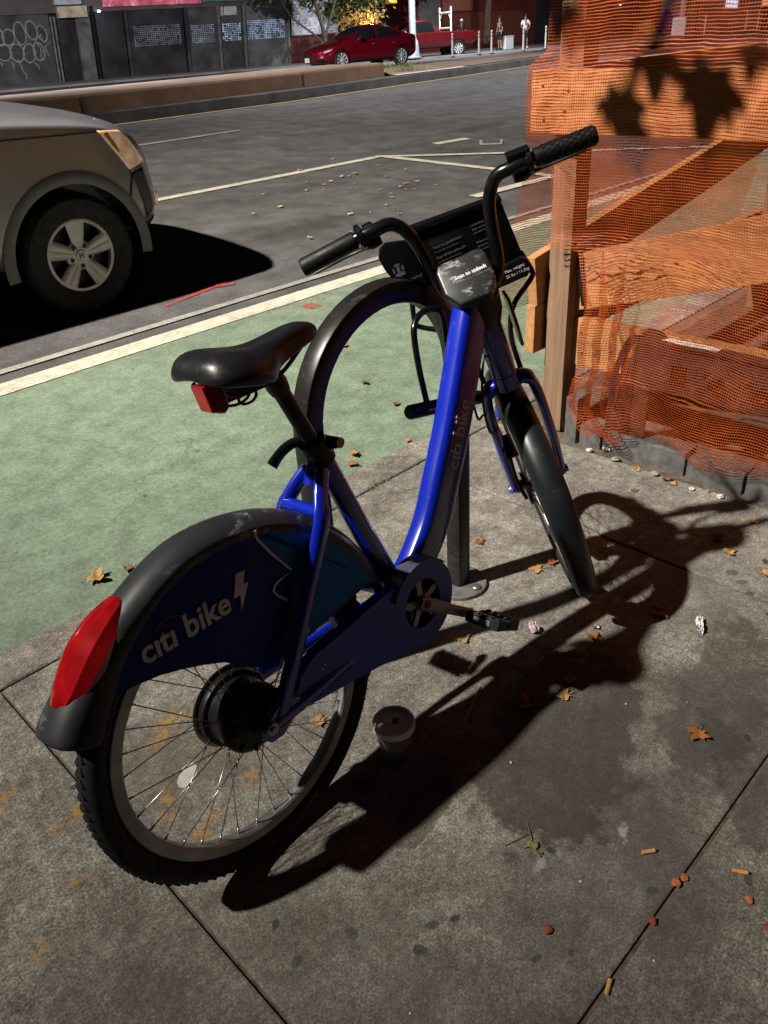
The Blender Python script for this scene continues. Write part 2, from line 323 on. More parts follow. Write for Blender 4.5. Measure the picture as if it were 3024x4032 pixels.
def mat_lane_paint(name, base, wear=0.45, under=(0.07, 0.065, 0.062), scale=1.0):
    m, nt, b = mat(name); v = objvec(nt); setp(b, rough=0.75, spec=0.3)
    mid = noise(nt, v, 6.0 * scale, 6, 0.65); fine = noise(nt, v, 95.0, 4, 0.7); big = noise(nt, v, 0.9, 4)
    d = tuple(x * 0.72 for x in base); h = tuple(min(1, x * 1.22) for x in base)
    col = ramp(nt, mid, [(0.3, d), (0.7, h)])
    col = mix(nt, 0.6, col, ramp(nt, fine, [(0.3, (0.60, 0.60, 0.58)), (0.68, (1.3, 1.3, 1.28))]), 'MULTIPLY')
    col = mix(nt, 0.5, col, ramp(nt, big, [(0.3, (0.75, 0.75, 0.72)), (0.7, (1.12, 1.1, 1.0))]), 'MULTIPLY')
    k = smooth_mask(nt, M_(nt, 'ADD', M_(nt, 'MULTIPLY', noise(nt, v, 22.0 * scale, 6, 0.75), 0.75), M_(nt, 'MULTIPLY', noise(nt, v, 150.0, 2), 0.25)), 0.5 + 0.18 * (1 - wear), 0.62 + 0.2 * (1 - wear))
    col = mix(nt, M_(nt, 'MULTIPLY', k, min(1, wear * 1.7)), col, under)
    ck = N(nt, 'ShaderNodeTexVoronoi'); ck.feature = 'DISTANCE_TO_EDGE'; ck.inputs['Scale'].default_value = 0.9
    wv = nt.nodes.new('ShaderNodeVectorMath'); wv.operation = 'MULTIPLY_ADD'; L(nt, noise(nt, v, 3.0, 5, 0.6, 1), wv.inputs[0]); wv.inputs[1].default_value = (0.5, 0.5, 0); L(nt, v, wv.inputs[2]); L(nt, wv.outputs[0], ck.inputs['Vector'])
    crack = M_(nt, 'MULTIPLY', smooth_mask(nt, ck.outputs['Distance'], 0.006, 0.002), smooth_mask(nt, noise(nt, v, 1.1, 2), 0.48, 0.56)); col = mix(nt, M_(nt, 'MULTIPLY', crack, 0.28), col, tuple(x * 0.3 for x in base))
    gr = noise(nt, v, 60.0, 5, 0.75); col = mix(nt, 0.5, col, ramp(nt, gr, [(0.36, (0.62, 0.62, 0.60)), (0.5, (1, 1, 1)), (0.64, (1.40, 1.38, 1.30))]), 'MULTIPLY')
    mq = N(nt, 'ShaderNodeMapping'); mq.inputs['Scale'].default_value = (0.35, 5.0, 1); L(nt, v, mq.inputs[0]); col = mix(nt, 0.35, col, ramp(nt, noise(nt, mq.outputs[0], 1.0, 5, 0.6), [(0.36, (0.70, 0.71, 0.70)), (0.6, (1.1, 1.1, 1.08))]), 'MULTIPLY')
    vd = N(nt, 'ShaderNodeTexVoronoi'); vd.inputs['Scale'].default_value = 7.0; L(nt, v, vd.inputs['Vector'])
    sp = M_(nt, 'MULTIPLY', smooth_mask(nt, vd.outputs['Distance'], 0.09, 0.05), smooth_mask(nt, noise(nt, v, 1.7, 2), 0.45, 0.55))
    col = mix(nt, M_(nt, 'MULTIPLY', sp, 0.7), col, tuple(x * 0.25 for x in base))
    L(nt, col, b.inputs['Base Color']); bump(nt, b, M_(nt, 'ADD', fine, M_(nt, 'MULTIPLY', k, 0.4)), 0.4, 0.004)
    return m
def mat_wood(name, c0, c1, axis=1, ringscale=22.0):
    m, nt, b = mat(name); v = objvec(nt); setp(b, rough=0.72, spec=0.3)
    sc = [40.0, 40.0, 40.0]; sc[axis] = 1.6
    mp = N(nt, 'ShaderNodeMapping'); mp.inputs['Scale'].default_value = sc; L(nt, v, mp.inputs[0])
    g = noise(nt, mp.outputs[0], 1.0, 6, 0.65)
    sc2 = [14.0, 14.0, 14.0]; sc2[axis] = 0.55
    mp2 = N(nt, 'ShaderNodeMapping'); mp2.inputs['Scale'].default_value = sc2; L(nt, v, mp2.inputs[0])
    w = N(nt, 'ShaderNodeTexNoise'); w.inputs['Scale'].default_value = 1.0; w.inputs['Distortion'].default_value = 0.5; L(nt, mp2.outputs[0], w.inputs['Vector'])
    rings = M_(nt, 'FRACT', M_(nt, 'MULTIPLY', w.outputs[0], 9.0))
    col = ramp(nt, g, [(0.3, c0), (0.7, c1)])
    col = mix(nt, 0.28, col, ramp(nt, rings, [(0.0, (0.62, 0.55, 0.48)), (0.4, (1, 1, 1)), (1.0, (1.1, 1.08, 1.05))]), 'MULTIPLY')
    vo = N(nt, 'ShaderNodeTexVoronoi'); vo.inputs['Scale'].default_value = 3.4; L(nt, v, vo.inputs['Vector'])
    col = mix(nt, M_(nt, 'MULTIPLY', smooth_mask(nt, vo.outputs['Distance'], 0.085, 0.04), 0.8), col, tuple(x * 0.22 for x in c0))
    col = mix(nt, 0.5, col, ramp(nt, noise(nt, v, 4.0, 4), [(0.3, (0.75, 0.72, 0.70)), (0.7, (1.1, 1.1, 1.1))]), 'MULTIPLY')
    L(nt, col, b.inputs['Base Color']); bump(nt, b, g, 0.25, 0.003)
    return m
def mat_net():
    """orange debris mesh: flat knitted tapes and open cells, from the sheet's own UVs in metres"""
    m, nt, b = mat('orange_netting'); setp(b, (0.42, 0.065, 0.010), 0.55, spec=0.3)
    uv = nt.nodes.new('ShaderNodeUVMap').outputs[0]
    s = nt.nodes.new('ShaderNodeSeparateXYZ'); L(nt, uv, s.inputs[0])
    wob = M_(nt, 'MULTIPLY', M_(nt, 'SUBTRACT', noise(nt, uv, 7.0, 4), 0.5), 0.022)
    fv = M_(nt, 'FRACT', M_(nt, 'DIVIDE', M_(nt, 'ADD', s.outputs[1], wob), 0.0092)); fu = M_(nt, 'FRACT', M_(nt, 'DIVIDE', s.outputs[0], 0.0085))
    tk = noise(nt, uv, 23.0, 3, 0.6); a = M_(nt, 'LESS_THAN', fv, M_(nt, 'ADD', 0.08, M_(nt, 'MULTIPLY', tk, 0.40))); c = M_(nt, 'LESS_THAN', fu, M_(nt, 'MULTIPLY', noise(nt, uv, 31.0, 2), 0.24))
    k = M_(nt, 'MAXIMUM', a, c)
    tr = nt.nodes.new('ShaderNodeBsdfTransparent'); tl = nt.nodes.new('ShaderNodeBsdfTranslucent'); tl.inputs[0].default_value = (0.5, 0.08, 0.012, 1)
    mx0 = nt.nodes.new('ShaderNodeMixShader'); mx0.inputs[0].default_value = 0.35; L(nt, b.outputs[0], mx0.inputs[1]); L(nt, tl.outputs[0], mx0.inputs[2])
    mx = nt.nodes.new('ShaderNodeMixShader'); L(nt, k, mx.inputs[0]); L(nt, tr.outputs[0], mx.inputs[1]); L(nt, mx0.outputs[0], mx.inputs[2])
    out = [n for n in nt.nodes if n.type == 'OUTPUT_MATERIAL'][0]; L(nt, mx.outputs[0], out.inputs[0])
    L(nt, ramp(nt, noise(nt, uv, 9.0, 3), [(0.3, (0.30, 0.045, 0.007)), (0.7, (0.46, 0.085, 0.014))]), b.inputs['Base Color'])
    return m
def mat_brick(name, c1, c2, mortar, scale=1.0, dirt=0.5):
    m, nt, b = mat(name); setp(b, rough=0.85, spec=0.25); uv = nt.nodes.new('ShaderNodeUVMap').outputs[0]
    br = N(nt, 'ShaderNodeTexBrick'); br.inputs['Scale'].default_value = scale; br.inputs['Color1'].default_value = (*c1, 1); br.inputs['Color2'].default_value = (*c2, 1); br.inputs['Mortar'].default_value = (*mortar, 1)
    br.inputs['Brick Width'].default_value = 0.21; br.inputs['Row Height'].default_value = 0.075; br.inputs['Mortar Size'].default_value = 0.008
    L(nt, uv, br.inputs[0])
    col = mix(nt, dirt, br.outputs[0], ramp(nt, noise(nt, uv, 1.1, 5, 0.6), [(0.3, (0.55, 0.52, 0.5)), (0.7, (1.15, 1.12, 1.1))]), 'MULTIPLY')
    L(nt, col, b.inputs['Base Color']); bump(nt, b, br.outputs['Fac'], -0.3, 0.006)
    return m
def mat_paint_metal(name, col, rough=0.28, flake=0.0, coat=0.6, metal=0.0, vary=0.12):
    m, nt, b = mat(name); setp(b, col, rough, metal, 0.5, coat); b.inputs['Coat Roughness'].default_value = 0.12
    v = objvec(nt); n = noise(nt, v, 3.0, 4)
    L(nt, ramp(nt, n, [(0.3, tuple(x * (1 - vary) for x in col)), (0.7, tuple(min(1, x * (1 + vary)) for x in col))]), b.inputs['Base Color'])
    r = ramp(nt, noise(nt, v, 6.0, 3, 0.6), [(0.35, (rough * 0.92,) * 3), (0.7, (min(1, rough * 1.12),) * 3)]); L(nt, r, b.inputs['Roughness'])
    return m
def mat_scuffed(name, col, scuff, rough=0.5, amount=0.5, scale=14.0):
    m, nt, b = mat(name); setp(b, col, rough, spec=0.45); v = objvec(nt)
    mp = N(nt, 'ShaderNodeMapping'); mp.inputs['Scale'].default_value = (1, 1, 2.5); mp.inputs['Rotation'].default_value = (0.3, 0.7, 0); L(nt, v, mp.inputs[0])
    w = noise(nt, mp.outputs[0], scale, 7, 0.75); k = smooth_mask(nt, w, 0.53, 0.64); k2 = smooth_mask(nt, noise(nt, v, 4.0, 4), 0.42, 0.56)
    f = M_(nt, 'MULTIPLY', M_(nt, 'MULTIPLY', k, k2), amount)
    base = ramp(nt, noise(nt, v, 8.0, 4), [(0.3, tuple(x * 0.75 for x in col)), (0.7, tuple(x * 1.25 for x in col))])
    L(nt, mix(nt, f, base, scuff), b.inputs['Base Color'])
    L(nt, M_(nt, 'ADD', rough, M_(nt, 'MULTIPLY', f, 0.25)), b.inputs['Roughness']); bump(nt, b, w, 0.06, 0.002)
    return m

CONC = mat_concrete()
ASPH = mat_asphalt('road_asphalt', 0.085, (1, 0.97, 0.97))
FAR_ASPH = mat_asphalt('far_asphalt', 0.11, (0.92, 0.97, 1.08), False)
# sprayed marks thin out to bare asphalt
def mat_spray(name, c):
    m, nt, b = mat(name); setp(b, c, 0.8); v = objvec(nt)
    a = smooth_mask(nt, M_(nt, 'ADD', M_(nt, 'MULTIPLY', noise(nt, v, 14.0, 5, 0.7), 0.7), M_(nt, 'MULTIPLY', noise(nt, v, 130.0, 3, 0.7), 0.4)), 0.46, 0.66); L(nt, a, b.inputs['Alpha']); return m
GREEN = mat_lane_paint('green_lane_paint', (0.158, 0.205, 0.155), 0.46, (0.17, 0.175, 0.145), 1.5)
WHITE = mat_lane_paint('white_line_paint', (0.50, 0.46, 0.39), 0.40, (0.16, 0.15, 0.14), 2.0)
WORNW = mat_lane_paint('worn_white_paint', (0.30, 0.285, 0.265), 0.75, (0.08, 0.075, 0.07), 2.0)
YELLOW = mat_lane_paint('yellow_line_paint', (0.46, 0.36, 0.17), 0.45, (0.10, 0.09, 0.08), 2.0)
REDSPRAY = mat_spray('red_spray_paint', (0.42, 0.040, 0.028))
CURB = simple('curb_stone', (0.20, 0.18, 0.155), 0.85, vary=0.35, scale=9, bumpk=0.3)
BROWNCONC = simple('median_concrete', (0.17, 0.087, 0.044), 0.85, vary=0.25, scale=2.5, bumpk=0.3)
TANCONC = simple('median_top_paving', (0.13, 0.090, 0.064), 0.85, vary=0.45, scale=1.1, bumpk=0.3)
DARKDIRT = simple('dark_soil', (0.030, 0.022, 0.016), 0.95, vary=0.5, scale=9, bumpk=0.6)
MEDSTONE = simple('median_kerb_stone', (0.055, 0.053, 0.052), 0.8, vary=0.4, scale=3, bumpk=0.2)
JOINTDIRT = simple('joint_dirt', (0.095, 0.070, 0.050), 0.95, vary=0.5, scale=40, bumpk=0.4)
GRANITE = simple('edging_granite', (0.085, 0.083, 0.080), 0.8, vary=0.4, scale=30, bumpk=0.4)
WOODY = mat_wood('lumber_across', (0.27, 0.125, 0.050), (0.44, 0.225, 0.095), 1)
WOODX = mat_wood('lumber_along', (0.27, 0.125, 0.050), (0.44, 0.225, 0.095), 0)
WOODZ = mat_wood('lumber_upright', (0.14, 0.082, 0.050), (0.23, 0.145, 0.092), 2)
NET = mat_net()
BLUE = mat_paint_metal('blue_frame_paint', (0.003, 0.016, 0.36), 0.27, coat=0.9)
nt_ = BLUE.node_tree; b_ = nt_.nodes['Principled BSDF']; v_ = objvec(nt_); src_ = b_.inputs['Base Color'].links[0].from_socket
chip_ = M_(nt_, 'MULTIPLY', smooth_mask(nt_, noise(nt_, v_, 85.0, 4, 0.7), 0.66, 0.72), smooth_mask(nt_, noise(nt_, v_, 9.0, 3), 0.50, 0.62))
grime_ = smooth_mask(nt_, noise(nt_, v_, 17.0, 6, 0.7), 0.50, 0.75)
L(nt_, mix(nt_, chip_, mix(nt_, M_(nt_, 'MULTIPLY', grime_, 0.35), src_, (0.02, 0.02, 0.035)), (0.16, 0.17, 0.24)), b_.inputs['Base Color']); bump(nt_, b_, noise(nt_, v_, 60.0, 4), 0.03, 0.002)
NAVY = simple('navy_decal', (0.006, 0.020, 0.24), 0.5, vary=0.12, scale=6, spec=0.2)
SKYB = simple('light_blue_decal', (0.012, 0.17, 0.52), 0.5, vary=0.10, scale=6, spec=0.2)
SILVERTXT = simple('reflective_lettering', (0.80, 0.82, 0.82), 0.55, vary=0.08)
REDARC = simple('red_decal', (0.30, 0.02, 0.02), 0.5)
BLACK = simple('black_plastic', (0.007, 0.007, 0.008), 0.42, vary=0.3, scale=12, spec=0.35)
BLACKG = simple('black_gloss', (0.005, 0.005, 0.006), 0.22, vary=0.2, scale=9)
GRIPM = simple('grip_rubber', (0.0045, 0.0045, 0.005), 0.5, vary=0.3, scale=40, spec=0.25)
SADDLEM = simple('saddle_vinyl', (0.012, 0.012, 0.014), 0.36, vary=0.2, scale=60, bumpk=0.06)
FENDM = mat_scuffed('fender_plastic', (0.026, 0.027, 0.032), (0.24, 0.24, 0.26), 0.42, 0.95, 11.0)
FENDF = mat_scuffed('front_fender_plastic', (0.007, 0.010, 0.012), (0.03, 0.03, 0.033), 0.38, 0.35, 8.0)
RACKM = mat_scuffed('rack_black_paint', (0.012, 0.011, 0.011), (0.12, 0.11, 0.10), 0.36, 0.28, 20.0)
RUBBER = simple('tyre_rubber', (0.0055, 0.0055, 0.006), 0.75, vary=0.3, scale=30)
RIMM = simple('rim_aluminium', (0.34, 0.335, 0.33), 0.42, 0.75, vary=0.25, scale=18)
SPOKEM = simple('spoke_steel', (0.45, 0.44, 0.42), 0.3, 0.9, vary=0.1)
CRANKM = simple('crank_aluminium', (0.30, 0.29, 0.27), 0.42, 0.6, vary=0.25, scale=30)
STEEL = simple('worn_steel', (0.32, 0.31, 0.30), 0.4, 0.85, vary=0.25, scale=30)
REDLENS, nt_, b_ = mat('red_lens'); setp(b_, (0.30, 0.004, 0.007), 0.16, spec=0.6, coat=1.0)
L(nt_, ramp(nt_, noise(nt_, objvec(nt_), 30.0, 3), [(0.3, (0.30, 0.003, 0.006)), (0.7, (0.52, 0.010, 0.014))]), b_.inputs['Base Color']); b_.inputs['Transmission Weight'].default_value = 0.15
b_.inputs['Subsurface Weight'].default_value = 0.1; b_.inputs['Subsurface Radius'].default_value = (0.02, 0.002, 0.002)
CONSOLEM = mat_scuffed('console_plastic', (0.010, 0.011, 0.013), (0.42, 0.42, 0.44), 0.35, 0.8, 26.0)
DIMTXT = simple('faded_print', (0.10, 0.10, 0.105), 0.6)
WHITETXT = simple('white_print', (0.62, 0.62, 0.62), 0.6)

# ================================================================== GROUND (kind structure)
def interp(x, xs, ys):
    if x <= xs[0]: return ys[0]
    for i in range(1, len(xs)):
        if x <= xs[i]: return ys[i - 1] + (ys[i] - ys[i - 1]) * (x - xs[i - 1]) / (xs[i] - xs[i - 1])
    return ys[-1]
ZY = [2.0, 9.7, 12.0, 14.0, 18.0, 19.0, 27.0, 34.0, 60.0, 400.0]; ZZ = [-0.04, 0.46, 0.545, 0.56, 0.50, 0.42, 0.36, 0.22, 0.22, 0.22]
def zroad(y): return interp(y, ZY, ZZ)
def sheet(name, poly, m, dz, cuts=None):
    """flat polygon laid on the road profile, split in y so it follows the camber"""
    bm = bmesh.new(); f = bm.faces.new([bm.verts.new((x, y, 0)) for x, y in poly])
    for c in [2.5, 3.2, 3.9, 4.6, 5.3, 6.0, 7.0, 8.0] + ZY[1:-1] + [14.5, 15, 16]:
        bmesh.ops.bisect_plane(bm, geom=bm.verts[:] + bm.edges[:] + bm.faces[:], plane_co=(0, c, 0), plane_no=(0, 1, 0))
    for v in bm.verts: v.co.z = zroad(v.co.y) + dz
    bmesh.ops.recalc_face_normals(bm, faces=bm.faces)
    me = bpy.data.meshes.new(name); bm.to_mesh(me); bm.free(); me.materials.append(m)
    if me.polygons and me.polygons[0].normal.z < 0: me.flip_normals()
    o = bpy.data.objects.new(name, me); COL.objects.link(o); return struct(o)
def line(name, pts, w, m, dz=0.008):
    """painted line along a polyline, mitred, width w"""
    P = [Vector((x, y)) for x, y in pts]; Lf, Rt = [], []
    for i, p in enumerate(P):
        t = (P[min(i + 1, len(P) - 1)] - P[max(i - 1, 0)]).normalized(); n = Vector((-t.y, t.x)); Lf.append(p + n * w / 2); Rt.append(p - n * w / 2)
    return sheet(name, [tuple(p) for p in Rt] + [tuple(p) for p in reversed(Lf)], m, dz)

mb = MB(); ys = [1.9, 2.0, 2.5, 3.2, 3.9, 4.6, 5.3, 6, 7, 8, 9.7, 12, 14, 18, 19, 23, 27, 34, 60, 400]; xs = [-300, -60, -20, -8, -3] + [x * 1.0 for x in range(-2, 20)] + [24, 30, 40, 60, 100, 300]
mb.grid([[(x, y, zroad(y) if y > 2 else -0.04) for x in xs] for y in ys]); struct(mb.build('road', ASPH))
mb = MB(); mb.grid([[(x, y, -0.008) for x in (-300, -5, 0, 3, 6, 300)] for y in (-300, -8, -2, 0, 1, 1.88)]); struct(mb.build('ground', JOINTDIRT))
# sidewalk flags with real joints
mb = MB(); xj = [-9.58, -7.93, -6.28, -4.63, -2.98, -1.33, 0.324, 1.974, 3.62, 5.27, 6.92, 8.57, 10.2]; yj = [-6.0, -4.43, -2.85, -1.275, 0.302, 1.879]
rs = random.Random(3)
for i in range(len(xj) - 1):
    for j in range(len(yj) - 1):
        if xj[i] > 1.9 and xj[i] < 5 and yj[j] > -2.8: continue      # the dug-out pit side is built below
        g = 0.0042; t = rs.uniform(-0.0012, 0.0012)
        mb.box(((xj[i] + xj[i + 1]) / 2, (yj[j] + yj[j + 1]) / 2, -0.03 + t), (xj[i + 1] - xj[i] - 2 * g, yj[j + 1] - yj[j] - 2 * g, 0.06))
for (x0, x1, y0, y1) in [(1.974, 2.47, 0.302, 1.879), (1.974, 2.47, -1.275, 0.302), (1.974, 2.47, -2.85, -1.275)]:
    mb.box(((x0 + x1) / 2, (y0 + y1) / 2, -0.03), (x1 - x0 - 0.009, y1 - y0 - 0.009, 0.06))
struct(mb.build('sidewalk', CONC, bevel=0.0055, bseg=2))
mb = MB(); xk = [-9.6, -7.4, -5.2, -3.0, -0.6, 2.08, 4.3, 6.5, 8.7, 10.9]
for i in range(len(xk) - 1): mb.box(((xk[i] + xk[i + 1]) / 2, 1.957, -0.10), (xk[i + 1] - xk[i] - 0.006, 0.146, 0.20))
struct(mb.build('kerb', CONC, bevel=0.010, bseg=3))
mb = MB(); mb.grid([[(x, y, -0.02) for x in (2.56, 3.2, 4, 4.9)] for y in (-2.8, -1, 0, 1, 1.86)]); struct(mb.build('pit_soil', DARKDIRT))
# bike lane and markings
sheet('bike_lane', [(-14, 2.03), (24, 2.03), (24, 3.80), (-14, 3.80)], GREEN, 0.004)
line('bike_lane_edge_line', [(-14, 3.855), (24, 3.855)], 0.135, WHITE)
line('old_lane_line', [(-14, 4.065), (12, 4.065)], 0.055, WORNW)
line('parking_lane_line', [(-14, 6.80), (6.77, 6.86)], 0.10, WHITE, 0.008)
line('hatch_line', [(6.75, 6.87), (8.27, 5.575), (10.3, 3.93)], 0.095, WHITE, 0.012)
line('hatch_cross_line', [(6.83, 6.80), (7.16, 4.77)], 0.12, WHITE, 0.010)
line('hatch_base_line', [(5.9, 4.78), (7.2, 4.77)], 0.11, WHITE, 0.012)
line('lane_dash', [(4.6, 9.64), (6.98, 9.68)], 0.10, WORNW); line('lane_dash', [(7.84, 6.95), (8.41, 6.91)], 0.13, WHITE); line('lane_dash', [(8.15, 5.80), (8.36, 5.75)], 0.05, WHITE)
line('centre_line', [(-14, 11.6), (6.5, 11.95), (9.7, 12.1), (16.2, 13.2), (24, 14.7), (36, 17)], 0.11, YELLOW)
line('spray_arrow', [(2.38, 4.315), (2.58, 4.36), (2.80, 4.40), (2.98, 4.45)], 0.035, REDSPRAY, 0.006); line('spray_arrow', [(2.93, 4.36), (2.80, 4.39)], 0.05, REDSPRAY, 0.010)
line('spray_spot', [(2.93, 3.66), (3.03, 3.66)], 0.09, REDSPRAY, 0.009); line('spray_spot', [(3.38, 3.62), (3.42, 3.62)], 0.05, REDSPRAY, 0.009)
mb = MB(); z0 = zroad(6.52) + 0.010
mb.prism([(8.14, 6.50), (8.36, 6.33), (8.62, 6.52), (8.38, 6.70)], lambda u, v, t: (u, v, zroad(v) + t), 0.004, 0.012); struct(mb.build('utility_mark', WORNW))
mb = MB(); mb.prism([(8.20, 6.505), (8.365, 6.38), (8.56, 6.52), (8.38, 6.655)], lambda u, v, t: (u, v, zroad(v) + t), 0.010, 0.017); struct(mb.build('utility_cover', ASPH))
line_w = [(13.5, 12.98), (16.1, 13.42)]
# median: stone kerb, brown planter wall, low paved tail
yl = [(-14, 11.6), (6.5, 11.95), (9.7, 12.1), (13.4, 12.75), (16.2, 13.2), (24, 14.7), (36, 17)]
mb = MB(); rows = []
for x, y in yl: rows.append([(x, y + 0.12, 0.40), (x, y + 0.12, 0.705), (x, y + 0.14, 0.72), (x, y + 0.36, 0.725), (x, y + 0.36, 0.40)])
mb.grid(rows); struct(mb.build('median_kerb', MEDSTONE))
mb = MB(); tl = [(13.45, 13.1), (16.2, 13.55), (24, 15.05), (36, 17.35)]
mb.grid([[(x, y, 0.735) for x, y in tl], [(x + 1.5, y + 1.7, 0.74) for x, y in tl], [(x + 2.6, y + 3.2, 0.73) for x, y in tl], [(x + 2.6, y + 3.25, 0.40) for x, y in tl]])
struct(mb.build('median_strip', TANCONC))
mb = MB(); mb.grid([[(13.45, 12.93, 0.734), (16.2, 13.36, 0.734)], [(13.45, 13.05, 0.742), (16.2, 13.48, 0.742)]]); struct(mb.build('kerb_edge_pale', WHITE))  # pale strip along the top front edge of the kerb
mb = MB(); wl = [(-14, 11.98), (0.9, 12.1), (6.0, 12.22), (6.15, 12.22), (10.6, 12.62), (13.4, 13.25)]
rows = [[(x, y, 0.60) for x, y in wl], [(x, y, 0.935) for x, y in wl], [(x, y + 0.03, 0.965) for x, y in wl], [(x + .1, y + 0.30, 0.972) for x, y in wl], [(x + .3, y + 3.0, 0.95) for x, y in wl], [(x + .3, y + 3.02, 0.40) for x, y in wl]]
mb.grid(rows); mb.add([rows[i][-1] for i in range(6)], [(0, 1, 2, 3, 4, 5)])
o = mb.build('planter_wall', [BROWNCONC, TANCONC]); 
for p in o.data.polygons:
    if p.normal.z > 0.8 or p.normal.z < -0.8: p.material_index = 1
tag(o, 'low brown concrete planter wall along the raised median', 'wall')
mb = MB()
for x, y in ((6.08, 12.215), (10.65, 12.62)): mb.box((x, y, 0.825), (0.03, 0.02, 0.25))
j = mb.build('joint', JOINTDIRT, o)
# far sidewalk and corner
mb = MB(); kb = [(-60, 44.3), (30.0, 41.2), (33.6, 37.2), (37.7, 34.7), (42.9, 28.6), (52, 20), (70, 8)]
mb.grid([[(x, y, 0.15) for x, y in kb], [(x, y, 0.32) for x, y in kb], [(x + .25, y + .2, 0.33) for x, y in kb], [(x + 30, y + 60, 0.33) for x, y in kb]])
struct(mb.build('far_sidewalk', simple('far_paving', (0.22, 0.215, 0.215), 0.85, vary=0.3, scale=0.7)))
sheet('cross_street', [(-60, 18.6), (16.6, 18.6), (40, 20), (70, 5), (75, 8), (52, 21), (42.9, 29), (37.7, 35), (33.6, 37.5), (30, 41.5), (-60, 44.6)], FAR_ASPH, 0.012)

# ================================================================== BICYCLE
h_psi, h_phi = 0.0481, -0.1336
fx = Vector((cos(h_psi), sin(h_psi), 0)); lf = Vector((-sin(h_psi), cos(h_psi), 0)); up = Vector((0, 0, 1))
bu = up * cos(h_phi) - lf * sin(h_phi); bl_ = lf * cos(h_phi) + up * sin(h_phi)
bike = root('bicycle', 'blue step-through hire bicycle with black fenders leaning beside the black hoop rack', 'bicycle')
bike.matrix_world = Matrix(((fx.x, bl_.x, bu.x, 0.5505), (fx.y, bl_.y, bu.y, 0.9640), (fx.z, bl_.z, bu.z, 0.0), (0, 0, 0, 1)))
V = Vector
def wheel(name, c, f, l, u, motor):
    """wheel with axle l at c; f,u span its plane"""
    c, f, l, u = V(c), V(f), V(l), V(u)
    w = bpy.data.objects.new(name, None); COL.objects.link(w); w.parent = bike; w.empty_display_size = 0.05
    def ring(prof, seg=72): m = MB(); m.lathe(prof, seg, c, l, closed=True); return m
    Rt = 0.335; t = 0.024
    prof = [(Rt - t + t * cos(a), t * 1.0 * sin(a)) for a in [2 * pi * k / 14 for k in range(14)]]
    tm = ring(prof, 96)
    # tread: raised slanted blocks round the crown
    for k in range(96):
        a = 2 * pi * k / 96; d = f * cos(a) + u * sin(a); tn = -f * sin(a) + u * cos(a)
        for s in (-1, 1):
            q = Matrix((d, tn, l)).transposed() @ Matrix.Rotation(s * 0.5, 3, 'X')
            tm.box(c + d * (Rt - 0.0016) + l * (0.0056 * s) + tn * (0.004 * s), (0.0040, 0.0130, 0.0095), q)
    tm.build('tyre', RUBBER, w, smooth=True, ang=40)
    ring([(0.262, -0.010), (0.266, -0.0135), (0.286, -0.0145), (0.2885, -0.0125), (0.2885, 0.0125), (0.286, 0.0145), (0.266, 0.0135), (0.262, 0.010), (0.2605, 0)], 96).build('rim', RIMM, w, smooth=True, ang=30)
    sm = MB(); nsp = 36
    fr = 0.067 if motor else 0.030; fo = 0.027 if motor else 0.03
    for k in range(nsp):
        s = 1 if k % 2 else -1; a = 2 * pi * k / nsp; cross = 0.42 if (k // 2) % 2 else -0.42
        if motor: cross *= 0.62
        a2 = a + cross * (1.0 if motor else 1.9)
        p0 = c + (f * cos(a2) + u * sin(a2)) * fr + l * (fo * s); p1 = c + (f * cos(a) + u * sin(a)) * 0.2615
        sm.tube([p0, p1], [0.00115, 0.00115], 6)
        d = (p1 - p0).normalized(); sm.tube([p1 - d * 0.012, p1], [0.0021, 0.0024], 6)
    sm.build('spokes', SPOKEM, w, smooth=True)
    hm = MB()
    if motor:
        hm.lathe([(0.0, -0.052), (0.022, -0.052), (0.024, -0.044), (0.050, -0.041), (0.064, -0.034), (0.070, -0.028), (0.071, -0.022), (0.068, -0.020), (0.068, 0.024), (0.078, 0.027), (0.080, 0.034), (0.078, 0.042), (0.070, 0.050), (0.040, 0.054), (0.02, 0.06), (0, 0.06)], 48, c, l)
        for k in range(10):
            a = 2 * pi * k / 10; hm.box(c + (f * cos(a) + u * sin(a)) * 0.050 + l * -0.040, (0.026, 0.006, 0.006), Matrix((f * cos(a) + u * sin(a), -f * sin(a) + u * cos(a), l)).transposed())
    else:
        hm.lathe([(0, -0.055), (0.009, -0.055), (0.010, -0.034), (0.033, -0.033), (0.033, -0.027), (0.018, -0.022), (0.018, 0.022), (0.033, 0.027), (0.050, 0.033), (0.050, 0.045), (0.009, 0.05), (0, 0.055)], 32, c, l)
    build_smooth(hm, 'hub', BLACK if motor else BLACKG, w)
    if motor:
        dm = MB(); dm.lathe([(0.082, 0.045), (0.087, 0.0455), (0.087, 0.048), (0.065, 0.048)], 64, c, l); build_smooth(dm, 'brake_ring', STEEL, w)
    return w
RC = V((0, 0, 0.335))
wheel('rear_wheel', RC, (1, 0, 0), (0, 1, 0), (0, 0, 1), True)
SA = V((0.908, 0, 0.80)); SX = V((-0.335, 0, 0.942)).normalized(); SFW = V((0.6455, 0.7285, 0.2296)).normalized(); SL = V((-0.6864, 0.6851, -0.2441)).normalized()
def SP(lat, fw, s): return SA + SL * lat + SFW * fw + SX * s
FC = SP(0, 0.062, -0.516)
wheel('front_wheel', FC, SFW, SL, SX, False)

